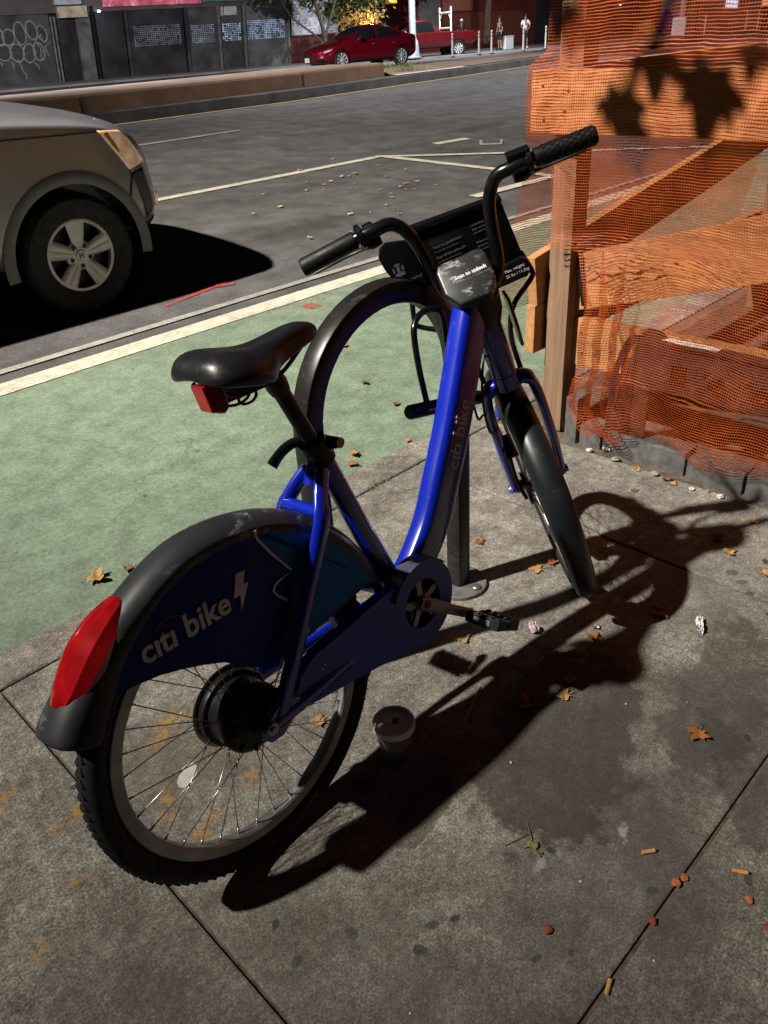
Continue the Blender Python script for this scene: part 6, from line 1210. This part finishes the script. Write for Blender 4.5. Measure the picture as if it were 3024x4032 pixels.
# graffiti on the left shutter
gq = MB(); gd = MB(); rs = random.Random(4)
for (u, z, a, b_, t) in [(0.35, 2.25, .28, .42, .2), (0.85, 2.20, .30, .36, -.3), (1.45, 2.35, .28, .50, .1), (2.05, 2.45, .26, .42, .2), (2.55, 2.30, .22, .36, .3), (0.5, 1.55, .36, .36, 0), (1.15, 1.50, .34, .40, .2), (1.75, 1.45, .30, .42, -.2), (2.25, 1.50, .28, .40, .1), (-0.3, 1.9, .4, .5, .1)]:
    ring = [(u + a * cos(w) * cos(t) - b_ * sin(w) * sin(t), z + a * cos(w) * sin(t) + b_ * sin(w) * cos(t)) for w in [2 * pi * k / 24 for k in range(24)]]
    gd.prism(ring, lambda p, q_, d: fc(p, q_, d), -0.052 - 0.001 * rs.random(), -0.050 + 0.003 * rs.random())
    gq.tube([fc(p, q_, -0.047) for p, q_ in ring], [(0.004, 0.034)] * 24, 5, ref=tuple(FN), closed=True)
for pts in ([(0.25, 1.15), (0.3, 0.95), (0.36, 1.08)], [(0.8, 1.10), (0.86, 0.75), (0.9, 1.05)], [(1.1, 1.2), (1.25, 0.9), (1.3, 0.62), (1.42, 0.5), (1.4, 0.3)], [(1.9, 1.05), (2.1, 0.85), (2.12, 0.7)], [(2.15, 2.0), (2.5, 2.25), (2.55, 1.9), (2.95, 1.92), (2.6, 1.7), (2.75, 1.25), (2.48, 1.55), (2.3, 1.15), (2.36, 1.65), (2.15, 2.0)]):
    gq.tube([fc(u, z, -0.046) for u, z in pts], [(0.004, 0.030)] * len(pts), 5, ref=tuple(FN))
gd.build('graffiti_fill', simple('graffiti_dark', (0.030, 0.040, 0.034), 0.7, vary=0.35, scale=2), G0); gq.build('graffiti_outline', simple('graffiti_pale', (0.20, 0.22, 0.23), 0.7, vary=0.4, scale=6), G0)
# signs and lamps over the shops
tag(fb('shop_sign', simple('faded_sign', (0.48, 0.40, 0.30), 0.6, vary=0.45, scale=2.5), 3.42, 4.95, 2.92, 3.42, 0.04, 0.34), 'small faded box sign above the narrow shutter', 'sign'); tag(fb('shop_sign', simple('pale_sign', (0.42, 0.44, 0.50), 0.6, vary=0.3, scale=3), 3.35, 4.75, 3.50, 4.1, 0.04, 0.22), 'pale panel sign mounted above the faded box sign', 'sign')
aw = tag(fb('shop_sign', litsign('pink_sign', (0.60, 0.12, 0.20), 0.40), 5.9, 11.5, 3.34, 4.3, 0.04, 0.20), 'long red and pink fascia sign over the dark shutters', 'sign'); tag(fb('shop_sign', simple('teal_sign', (0.06, 0.20, 0.24), 0.6, vary=0.4, scale=2), 11.6, 17.0, 3.40, 4.3, 0.04, 0.16), 'dark teal fascia sign at the right end of the shops', 'sign')
tag(fb('notice', simple('notice_paper', (0.50, 0.46, 0.52), 0.8, vary=0.15, scale=4), 12.95, 13.75, 2.72, 3.32, -0.04, -0.02), 'wide white paper notice on the shutter under the teal sign', 'notice'); tag(fb('notice', simple('notice_paper_b', (0.40, 0.37, 0.42), 0.8, vary=0.2, scale=4), 12.72, 12.90, 2.70, 3.30, -0.04, -0.02), 'narrow paper notice beside the wide white notice', 'notice')
wlp = root('wall_lamp', 'small bright white lamp mounted at the end of the pink sign', 'lamp', tuple(fc(5.60, 3.20, 0.22)))
mb = MB(); mb.lathe([(0.0, 0.10), (0.05, 0.09), (0.055, -0.02), (0.05, -0.02)], 16); mb.build('housing', BLACK, wlp, smooth=True); mb = MB(); mb.lathe([(0.0, -0.10), (0.06, -0.08), (0.085, -0.03), (0.05, 0.0)], 16); mb.build('bulb', emit('lamp_white', (0.75, 0.85, 1.0), 14.0), wlp, smooth=True)
# poster panel over a low brick wall
BRICKR = mat_brick('red_brick', (0.12, 0.028, 0.028), (0.17, 0.042, 0.038), (0.13, 0.075, 0.07)); BRICKD = mat_brick('painted_brick', (0.135, 0.020, 0.018), (0.16, 0.027, 0.022), (0.10, 0.02, 0.018), 1.0, 0.7)
bw = uvquad('brick_wall', BRICKR, [fc(17.2, 0), fc(21.4, 0), fc(21.4, 1.5), fc(17.2, 1.5)], 4.2, 1.5); q = bw.modifiers.new('thickness', 'SOLIDIFY'); q.thickness = 0.25; tag(bw, 'low red brick wall under the poster panel', 'wall')
pm_, nt_, b_ = mat('poster_print'); uvn = nt_.nodes.new('ShaderNodeUVMap').outputs[0]; brn = N(nt_, 'ShaderNodeTexBrick'); brn.inputs['Scale'].default_value = 1.0; brn.inputs['Brick Width'].default_value = 0.34; brn.inputs['Row Height'].default_value = 0.16; brn.inputs['Mortar Size'].default_value = 0.035; brn.inputs['Bias'].default_value = 0.0
brn.inputs['Color1'].default_value = (0.62, 0.10, 0.10, 1); brn.inputs['Color2'].default_value = (0.30, 0.42, 0.60, 1); brn.inputs['Mortar'].default_value = (0.70, 0.74, 0.82, 1); L(nt_, uvn, brn.inputs[0])
pc_ = mix(nt_, smooth_mask(nt_, noise(nt_, uvn, 1.3, 3), 0.42, 0.60), (0.62, 0.66, 0.76), brn.outputs[0]); pc_ = mix(nt_, smooth_mask(nt_, noise(nt_, uvn, 2.4, 2), 0.60, 0.68), pc_, (0.62, 0.50, 0.16)); L(nt_, pc_, b_.inputs['Base Color']); L(nt_, pc_, b_.inputs['Emission Color']); b_.inputs['Emission Strength'].default_value = 0.16; b_.inputs['Roughness'].default_value = 0.4
po = root('poster_panel', 'lit white poster panel of menu pictures above the low brick wall', 'poster', tuple(fc(17.4, 1.5, 0.0)))
o = uvquad('print', pm_, [fc(17.42, 1.55, 0.1) - fc(17.4, 1.5), fc(20.6, 1.55, 0.1) - fc(17.4, 1.5), fc(20.6, 3.6, 0.1) - fc(17.4, 1.5), fc(17.42, 3.6, 0.1) - fc(17.4, 1.5)], 3.2, 2.05, po); q = o.modifiers.new('thickness', 'SOLIDIFY'); q.thickness = 0.02
q = MB(); fbox(q, 17.32, 20.7, 1.49, 1.55, 0.02, 0.16); fbox(q, 17.32, 17.40, 1.5, 3.6, 0.02, 0.16); q.v = [tuple(V(p) - fc(17.4, 1.5)) for p in q.v]; q.build('frame', simple('poster_frame', (0.45, 0.47, 0.50), 0.5), po)
# dark red corner building, grey side panel, dark storefront
rb = root('corner_building', 'dark red painted brick corner building behind the lamp post', 'building')
uvquad('wall', BRICKD, [fc(21.4, -0.3), fc(37.6, -0.3), fc(37.6, 9), fc(21.4, 9)], 16.2, 9.3, rb); fb('wall_return', simple('return_dark', (0.03, 0.02, 0.02), 0.9), 21.4, 37.6, -0.3, 9, -6, -0.05, rb)
fb('metal_panel', simple('grey_cladding_panel', (0.14, 0.14, 0.14), 0.6, 0.2, vary=0.2, scale=2), 26.9, 28.7, 0.6, 9, 0.0, 0.10, rb); fb('painted_patch', simple('salmon_patch', (0.30, 0.10, 0.075), 0.85, vary=0.15), 29.0, 31.6, 2.35, 3.2, 0.0, 0.02, rb); fb('painted_patch', simple('rust_patch', (0.16, 0.038, 0.018), 0.85, vary=0.2), 29.1, 36.4, 0.2, 2.2, 0.0, 0.015, rb); fb('painted_patch', simple('bare_strip', (0.24, 0.17, 0.13), 0.9, vary=0.4, scale=3), 32.8, 33.3, 0.3, 3.4, 0.0, 0.02, rb)
for u, z in ((23.0, 3.4), (33.0, 3.9), (24.6, 3.5)):
    w_ = fb('window', simple('window_grey', (0.20, 0.21, 0.21), 0.4, vary=0.2, scale=4), u, u + 1.3, z, z + 1.1, 0.0, 0.06, rb); fb('sill', simple('stone_sill', (0.16, 0.10, 0.09), 0.8), u - 0.1, u + 1.4, z - 0.14, z - 0.005, 0.0, 0.16, w_)
ds = root('dark_storefront', 'black-painted storefront with ribbed shutter and canopy behind the standing man', 'storefront')
fb('wall', simple('black_paint_wall', (0.022, 0.024, 0.028), 0.6, vary=0.3, scale=1), 37.6, 48.5, -0.3, 9, -0.4, 0.05, ds); fb('canopy', simple('canopy_black', (0.008, 0.008, 0.009), 0.7), 36.2, 48.5, 3.9, 4.6, 0.06, 1.2, ds)
qm = MB(); rows = []
for k in range(42): z = 3.8 * k / 41; rows.append([fc(41.6, z, 0.08 + 0.04 * (k % 2)), fc(48.0, z, 0.08 + 0.04 * (k % 2))])
qm.grid(rows); qm.build('shutter', simple('ribbed_shutter', (0.030, 0.032, 0.037), 0.5, 0.3, vary=0.2), ds); mb = MB(); bm_ = fc(46.4, 2.2, 0.2); mb.lathe([(0, 0.06), (0.06, 0.03), (0.07, 0), (0.06, -0.05), (0, -0.07)], 12, bm_); mb.build('door_light', emit('door_light', (0.9, 0.95, 1.0), 2.2), ds, smooth=True)
bx = root('white_box', 'square white box standing against the black storefront', 'box', (45.2, 34.0, 0.33), R(-15)); mb = MB(); mb.box((0, 0, 0.33), (0.62, 0.5, 0.66)); mb.build('carcass', simple('box_white', (0.68, 0.69, 0.68), 0.5, vary=0.08), bx, bevel=0.03); mb = MB(); mb.box((0, 0, 0.685), (0.66, 0.54, 0.06)); mb.build('lid', simple('box_lid', (0.6, 0.6, 0.6), 0.5), bx, bevel=0.015)
# traffic signal post / lamp post
GALV = simple('galvanised_post', (0.42, 0.45, 0.50), 0.5, 0.2, vary=0.15, scale=6)
lp = root('lamp_post', 'tall grey steel lamp post with flared base and amber signal head', 'lamp post', (37.1, 34.35, 0.32))
mb = MB(); mb.tube([(0, 0, 0), (0, 0, 0.05), (0, 0, 0.06), (0, 0, 0.78), (0, 0, 0.86), (0, 0, 1.0), (0, 0, 9.0)], [0.46, 0.46, 0.36, 0.29, 0.23, 0.19, 0.13], 16); mb.tube([(0, 0, 8.9), (-0.5, -1.2, 9.2), (-1.0, -2.6, 9.2)], [0.06, 0.05, 0.04], 8); build_smooth(mb, 'column', GALV, lp)
mb = MB(); mb.box((-0.95, 0.62, 3.0), (0.42, 0.5, 0.8)); mb.tube([(0, 0, 3.2), (-0.8, 0.55, 3.2)], [0.04, 0.04], 8); sg = mb.build('signal_head', simple('signal_yellow', (0.42, 0.22, 0.02), 0.5), lp, bevel=0.03)
mb = MB(); mb.lathe([(0, 0.05), (0.10, 0.03), (0.13, 0)], 16, (-1.12, 0.42, 2.78), (-0.62, -0.78, 0)); mb.build('amber_lens', emit('amber_glow', (1.0, 0.55, 0.12), 5.0), sg, smooth=True)
def simple_post(name, x, y, z, hh, r, m, label, cat):
    t = root(name, label, cat, (x, y, z)); q = MB(); q.tube([(0, 0, 0), (0, 0, hh)], [r, r * 0.9], 10); q.build('post', m, t, smooth=True, ang=40); return t
sp1 = simple_post('sign_post', 37.6, 37.6, 0.32, 4.0, 0.07, simple('rusty_post', (0.24, 0.15, 0.12), 0.7, vary=0.3), 'thin rust-brown sign post left of the lamp post', 'sign post'); q = MB(); q.box((0, 0, 3.9), (0.5, 0.03, 0.6)); q.build('sign_plate', simple('plate_grey', (0.3, 0.3, 0.3), 0.5), sp1)
# flexible white bollards along the corner
BOLW = simple('bollard_white', (0.62, 0.62, 0.60), 0.5, vary=0.1); BOLB = simple('bollard_foot', (0.02, 0.02, 0.02), 0.7); REFL = simple('reflector_band', (0.30, 0.31, 0.33), 0.3)
b0 = root('bollard', 'x', 'bollard', (0, 0, 0)); mb = MB(); mb.lathe([(0.05, 0.0), (0.05, 1.02), (0.045, 1.07), (0.0, 1.08)], 14); build_smooth(mb, 'post', BOLW, b0); mb = MB(); mb.lathe([(0.0, 0.0), (0.13, 0.0), (0.11, 0.05), (0.055, 0.06)], 14); build_smooth(mb, 'foot', BOLB, b0)
for z in (0.78, 0.92): mb = MB(); mb.lathe([(0.0525, z), (0.0525, z + 0.08)], 14); mb.build('reflective_band', REFL, b0, smooth=True)
for k, (x, y, lab) in enumerate([(40.6, 28.0, 'white bollard nearest the netted barrier, right of the white-shirted man'), (39.1, 28.35, 'white bollard in front of the legs of the white-shirted man'), (37.7, 29.35, 'white bollard between the truck tail and the man in black'), (36.6, 29.3, 'white bollard in front of the truck tailgate'), (35.8, 30.4, 'white bollard in front of the truck rear wheel'), (54.1, 25.7, 'white bollard seen through the netting beside a trunk'), (60.9, 26.1, 'left white bollard of the far pair seen through the netting'), (57.5, 23.9, 'right white bollard of the far pair seen through the netting')]):
    o = b0 if k == 0 else copy_tree(b0); o.location = (x, y, max(zroad(y), 0.22) + 0.015); o['label'] = lab; o['group'] = 'white flexible bollards at the corner'
pl2 = root('lamp_post', 'pale lamp post on a square base seen through the top of the netting', 'lamp post', (45.6, 22.95, 0.3)); mb = MB(); mb.box((0, 0, 0.55), (0.75, 0.75, 1.1)); mb.build('base', GALV, pl2, bevel=0.05); mb = MB(); mb.tube([(0, 0, 1.1), (0, 0, 7)], [0.16, 0.11], 12); mb.build('column', GALV, pl2, smooth=True)
# far block beyond the crossing
def box_house(name, label, x, y, rot, w, dpt, hh, m, wins, cat='building'):
    t = root(name, label, cat, (x, y, 0.2), rot); me = bpy.data.meshes.new('wall'); P = [(-w / 2, -dpt / 2), (w / 2, -dpt / 2), (w / 2, dpt / 2), (-w / 2, dpt / 2)]; vs = [(a, b, z) for z in (0, hh) for a, b in P]
    me.from_pydata(vs, [], [(0, 1, 5, 4), (1, 2, 6, 5), (2, 3, 7, 6), (3, 0, 4, 7), (4, 5, 6, 7)]); ul = me.uv_layers.new()
    for p in me.polygons:
        for li in p.loop_indices: c = me.vertices[me.loops[li].vertex_index].co; ul.data[li].uv = (c.x + c.y, c.z)
    me.materials.append(m); o = bpy.data.objects.new('wall', me); COL.objects.link(o); o.parent = t
    for (u, z, ww, wh, mm) in wins:
        q = MB(); q.box((u, -dpt / 2 - 0.02, z + wh / 2), (ww, 0.10, wh)); f = q.build('window', mm, t); q = MB(); q.box((u, -dpt / 2 - 0.06, z - 0.07), (ww + 0.3, 0.24, 0.12)); q.build('sill', simple('pale_sill', (0.5, 0.42, 0.38), 0.7), f)
        for sx in (-1, 1): q = MB(); q.box((u + sx * (ww / 2 + 0.09), -dpt / 2 - 0.05, z + wh / 2), (0.16, 0.2, wh)); q.build('frame', simple('pale_frame', (0.55, 0.48, 0.45), 0.7), f)
    return t
WINL = emit('window_cool', (0.75, 0.8, 1.0), 0.9); WIND = simple('window_dark', (0.04, 0.04, 0.05), 0.2); WINW = emit('window_warm', (1.0, 0.45, 0.2), 0.7)
BRK2 = mat_brick('far_brick', (0.28, 0.10, 0.085), (0.33, 0.13, 0.10), (0.30, 0.20, 0.17))
box_house('far_building', 'grey rendered far building at the left behind the top of the netting', 74, 47, R(-42), 16, 8, 10, simple('far_render', (0.30, 0.27, 0.29), 0.85, vary=0.15), [(-3, 1.2, 1.6, 2.0, WIND), (3, 1.2, 1.6, 2.0, WIND)])
box_house('far_building', 'red brick far building with pale window frames behind the netting', 84, 32, R(-50), 18, 8, 11, BRK2, [(-6.5, 1.6, 1.0, 2.4, WINL), (-3.5, 1.6, 1.0, 2.4, WINW), (0, 1.8, 2.2, 1.6, WIND), (4.5, 1.6, 1.2, 2.2, WINL), (7.0, 1.6, 1.0, 2.2, WIND)])
box_house('far_building', 'rose brick far building at the right photo edge behind the netting', 86, 16, R(-70), 14, 8, 11, BRK2, [(-4, 1.6, 1.2, 2.2, WINL), (0, 1.6, 1.2, 2.2, WIND), (4, 1.6, 1.2, 2.2, WINW)])
def rubbish_bag(name, lab, x, y, s, m, seed):
    o = crumb(name, x, y, s, m, lab, 'rubbish bag', seed, flat=1.0); o.location.z = 0.3; return o
rubbish_bag('rubbish_bag', 'purple rubbish bag heaped at the far kerb behind the netting', 66.5, 34.8, 0.85, simple('purple_bag', (0.13, 0.03, 0.20), 0.4), 71); rubbish_bag('rubbish_bag', 'yellow rubbish bag beside the purple bag behind the netting', 64.6, 35.2, 0.6, simple('yellow_bag', (0.42, 0.26, 0.05), 0.5), 72)
# ---- trees and shrub over there
def leaf_tree(name, label, x, y, z, trunk, crown, n, ls, m, seed, cat='tree', bare=True):
    t = root(name, label, cat, (x, y, z)); rr = random.Random(seed)
    if trunk: q = MB(); [q.tube(smoothpath(p, 4), [r0 + (r1 - r0) * k / (4 * (len(p) - 1)) for k in range(4 * (len(p) - 1) + 1)], 8) for p, r0, r1 in trunk]; q.build('trunk', BARK, t, smooth=True)
    q = MB(); cl = [(V((rr.uniform(-1, 1) * crown[3], rr.uniform(-1, 1) * crown[4], rr.uniform(-1, 1) * crown[5])), rr.uniform(0.5, 1.2)) for _ in range(34)]
    cl = [c for c in cl if (c[0].x / crown[3]) ** 2 + (c[0].y / crown[4]) ** 2 + (c[0].z / crown[5]) ** 2 < 1]
    for k in range(n):
        c, s_ = rr.choice(cl); p = V(crown[:3]) + c + V((rr.gauss(0, 0.42), rr.gauss(0, 0.42), rr.gauss(0, 0.32))) * s_
        nn = V((rr.uniform(-1, 1), rr.uniform(-1, 1), rr.uniform(-0.2, 1))).normalized(); u = nn.orthogonal().normalized(); u = (Quaternion(nn, rr.uniform(0, 6.28)) @ u); w = nn.cross(u); a = ls * rr.uniform(0.6, 1.3)
        q.add([p - u * a, p - w * a * .55, p + u * a, p + w * a * .55], [(0, 1, 2, 3)])
    q.build('crown', m, t); return t
leaf_tree('street_tree', 'small leafy street tree with forked trunk behind the red saloon', 34.6, 38.8, 0.33, [([V((0, 0, 0)), V((0.02, 0, 0.9)), V((-0.1, 0, 1.7)), V((-0.45, 0.1, 3.2)), V((-0.6, 0, 5))], 0.16, 0.07), ([V((0.0, 0, 0.9)), V((-0.8, 0.1, 1.5)), V((-2.0, 0.2, 2.2)), V((-2.6, 0.2, 2.9))], 0.07, 0.03), ([V((0, 0, 1.2)), V((0.5, -0.2, 2.4)), V((1.2, -0.3, 3.8))], 0.09, 0.04)], (0.4, 0, 4.1, 6.4, 2.4, 2.0), 6000, 0.15, GREENLEAF, 2)
leaf_tree('street_tree', 'dark dense tree against the corner building above the red saloon', 42.0, 41.3, 0.33, [([V((0, 0, 0)), V((0, 0, 2)), V((0.1, 0, 4.5))], 0.2, 0.1)], (-0.4, 0, 4.2, 3.2, 1.8, 2.2), 3600, 0.18, DARKLEAF, 3)
leaf_tree('shrub', 'warmly lit shrub glowing just over the roof of the red saloon', 31.7, 32.8, 0.33, None, (0, 0, 1.75, 1.1, 0.6, 0.42), 700, 0.09, leafmat('lit_leaf', (0.20, 0.15, 0.05), (0.34, 0.24, 0.08)), 6, 'shrub')
gl = root('lantern', 'glowing warm lantern in the shrub over the red car roof', 'lamp', (31.6, 32.1, 1.72)); mb = MB(); mb.lathe([(0, -0.16), (0.14, -0.12), (0.17, 0), (0.14, 0.12), (0, 0.15)], 16); mb.build('globe', emit('lantern_glow', (1.0, 0.62, 0.25), 16.0), gl, smooth=True); mb = MB(); mb.tube([(0, 0, -1.38), (0, 0, -0.15)], [0.03, 0.03], 8); mb.build('stem', BLACK, gl)
d_ = bpy.data.lights.new('lantern_light', 'POINT'); d_.energy = 260; d_.color = (1.0, 0.6, 0.28); d_.shadow_soft_size = 0.15; o = bpy.data.objects.new('lantern_light', d_); COL.objects.link(o); o.location = (31.5, 31.9, 2.0)
tk = root('street_tree', 'bare dark trunk seen through the netting between lamp post and bollards', 'tree', (57.0, 28.0, 0.3)); mb = MB(); mb.tube([(0, 0, 0), (0.05, 0, 2), (0, 0, 7)], [0.36, 0.28, 0.2], 10); mb.build('trunk', BARK, tk, smooth=True)
gw = MB(); rs = random.Random(9)
for k in range(170):
    c = V((14.9 + rs.gauss(0, 0.35), 14.1 + rs.gauss(0, 0.25), 0.735)); a = rs.uniform(0, 6.3); hh = rs.uniform(0.05, 0.20); gw.tube([c, c + V((0.03 * cos(a), 0.03 * sin(a), hh * .6)), c + V((0.09 * cos(a), 0.09 * sin(a), hh))], [0.006, 0.005, 0.002], 4)
tag(gw.build('weed_clump', simple('weed_yellow', (0.16, 0.16, 0.06), 0.8, vary=0.4)), 'clump of yellowish weeds at the end of the planter wall', 'weeds')

# ================================================================== PEOPLE (far, small)
SKIN = simple('skin', (0.30, 0.17, 0.11), 0.6, vary=0.1); DARKC = simple('black_cloth', (0.014, 0.014, 0.017), 0.85, vary=0.3); WHITEC = simple('white_cloth', (0.72, 0.73, 0.75), 0.85, vary=0.05, scale=9); NAVYC = simple('navy_cloth', (0.02, 0.022, 0.035), 0.85)
def person(label, loc, rz, arms, top, shorts, cap, lean=0.0):
    t = root('person', label, 'person', loc, rz)
    J = {'pelvis': ((0, 0, .93), (.15, .11)), 'waist': ((0, 0, 1.08), (.14, .10)), 'chest': ((lean, 0, 1.30), (.165, .115)), 'neck': ((lean, 0, 1.47), (.055, .055)), 'head0': ((lean + .01, 0, 1.56), (.075, .085)), 'head1': ((lean + .015, 0, 1.66), (.080, .098)), 'head2': ((lean + .01, 0, 1.74), (.055, .065))}
    B = [('pelvis', 'waist'), ('waist', 'chest'), ('chest', 'neck'), ('neck', 'head0'), ('head0', 'head1'), ('head1', 'head2')]
    for s, n in ((1, 'l'), (-1, 'r')):
        J.update({n + 'hip': ((0, s * .095, .86), (.09, .085)), n + 'knee': ((.02, s * .115, .48), (.058, .056)), n + 'ank': ((-.01, s * .125, .09), (.038, .04)), n + 'heel': ((-.03, s * .125, .035), (.035, .035)), n + 'toe': ((.15, s * .145, .03), (.035, .028))})
        B += [('pelvis', n + 'hip'), (n + 'hip', n + 'knee'), (n + 'knee', n + 'ank'), (n + 'ank', n + 'heel'), (n + 'heel', n + 'toe')]
        e, h_ = arms[n]
        J.update({n + 'sh': ((lean, s * .19, 1.40), (.062, .062)), n + 'el': (e, (.042, .042)), n + 'wr': (h_, (.028, .030)), n + 'ha': ((h_[0] + .03, h_[1] - s * .01, h_[2] - .07), (.030, .022))}); B += [('chest', n + 'sh'), (n + 'sh', n + 'el'), (n + 'el', n + 'wr'), (n + 'wr', n + 'ha')]
    skin_body('body', J, B, SKIN, t, 1)
    K = lambda ks, g: {k: (J[k][0], tuple(r + g for r in J[k][1])) for k in ks}
    T = K(['pelvis', 'waist', 'chest', 'lsh', 'rsh'], .020); 
    for n in 'lr': e = V(J[n + 'sh'][0]).lerp(V(J[n + 'el'][0]), 0.75); T[n + 'slv'] = (tuple(e), (.070, .070))
    T['neckb'] = ((lean, 0, 1.44), (.075, .07)); skin_body('shirt', T, [('pelvis', 'waist'), ('waist', 'chest'), ('chest', 'lsh'), ('chest', 'rsh'), ('lsh', 'lslv'), ('rsh', 'rslv'), ('chest', 'neckb')], top, t, 1)
    Q = K(['pelvis', 'lhip', 'rhip'], .022)
    for n in 'lr': e = V(J[n + 'hip'][0]).lerp(V(J[n + 'knee'][0]), 0.95); Q[n + 'k'] = (tuple(e), (.095, .09))
    skin_body('shorts', Q, [('pelvis', 'lhip'), ('pelvis', 'rhip'), ('lhip', 'lk'), ('rhip', 'rk')], shorts, t, 1)
    q = MB()
    for s in (-1, 1): q.tube([(-.06, s * .125, .045), (.02, s * .13, .05), (.17, s * .147, .035)], [(.045, .045), (.05, .05), (.035, .045)], 10)
    q.build('shoes', WHITEC if cap else DARKC, t, smooth=True)
    q = MB(); q.lathe([(0.100, 1.665), (0.103, 1.70), (0.088, 1.755), (0.05, 1.785), (0, 1.79)], 20, (lean + .012, 0, 0)); q.tube([(lean + .08, 0, 1.672), (lean + .13, 0, 1.668), (lean + .175, 0, 1.658)], [(.012, .085), (.010, .08), (.006, .05)], 10, ref=(0, 0, 1)); q.build('cap' , cap if cap else DARKC, t, smooth=True)
    q = MB(); q.tube([(lean + .095, 0, 1.625), (lean + .115, 0, 1.595), (lean + .10, 0, 1.585)], [.012, .016, .010], 8); q.build('nose', SKIN, t, smooth=True)
    q = MB()
    for s in (-1, 1): q.lathe([(0, .006), (.010, .003), (.011, 0)], 10, (lean + .095, s * .033, 1.64), (1, 0, 0))
    q.build('eyes', DARKC, t); q = MB(); q.tube([(lean + .094, -.028, 1.548), (lean + .100, 0, 1.545), (lean + .094, .028, 1.548)], [.005, .007, .005], 6); q.build('mouth', simple('lips', (0.20, 0.07, 0.06), 0.5), t, smooth=True)
    return t
FRONT = {'l': ((.05, .27, 1.14), (.20, .10, .98)), 'r': ((.05, -.27, 1.14), (.20, -.06, .96))}; SIDE = {'l': ((.0, .27, 1.12), (.08, .28, .87)), 'r': ((.0, -.27, 1.12), (.08, -.28, .87))}
p1_ = person('person in white T-shirt, dark shorts and cap standing with hands clasped', (45.8, 33.1, .335), R(228), FRONT, WHITEC, NAVYC, DARKC)
q = MB(); q.prism([(-.07, 1.20), (.07, 1.20), (.07, 1.34), (-.07, 1.34)], lambda u, v, d: V((.15 + d, u, v)), 0, .006); q.build('shirt_print', simple('print_grey', (0.2, 0.2, 0.22), 0.8, vary=0.6, scale=30), p1_)
person('person dressed in black standing sideways beside the white box', (44.6, 34.1, .335), R(160), SIDE, DARKC, DARKC, None, 0.03); person('person in black top and pale cap standing behind the truck bed', (45.2, 37.6, .335), R(210), SIDE, DARKC, DARKC, WHITEC)
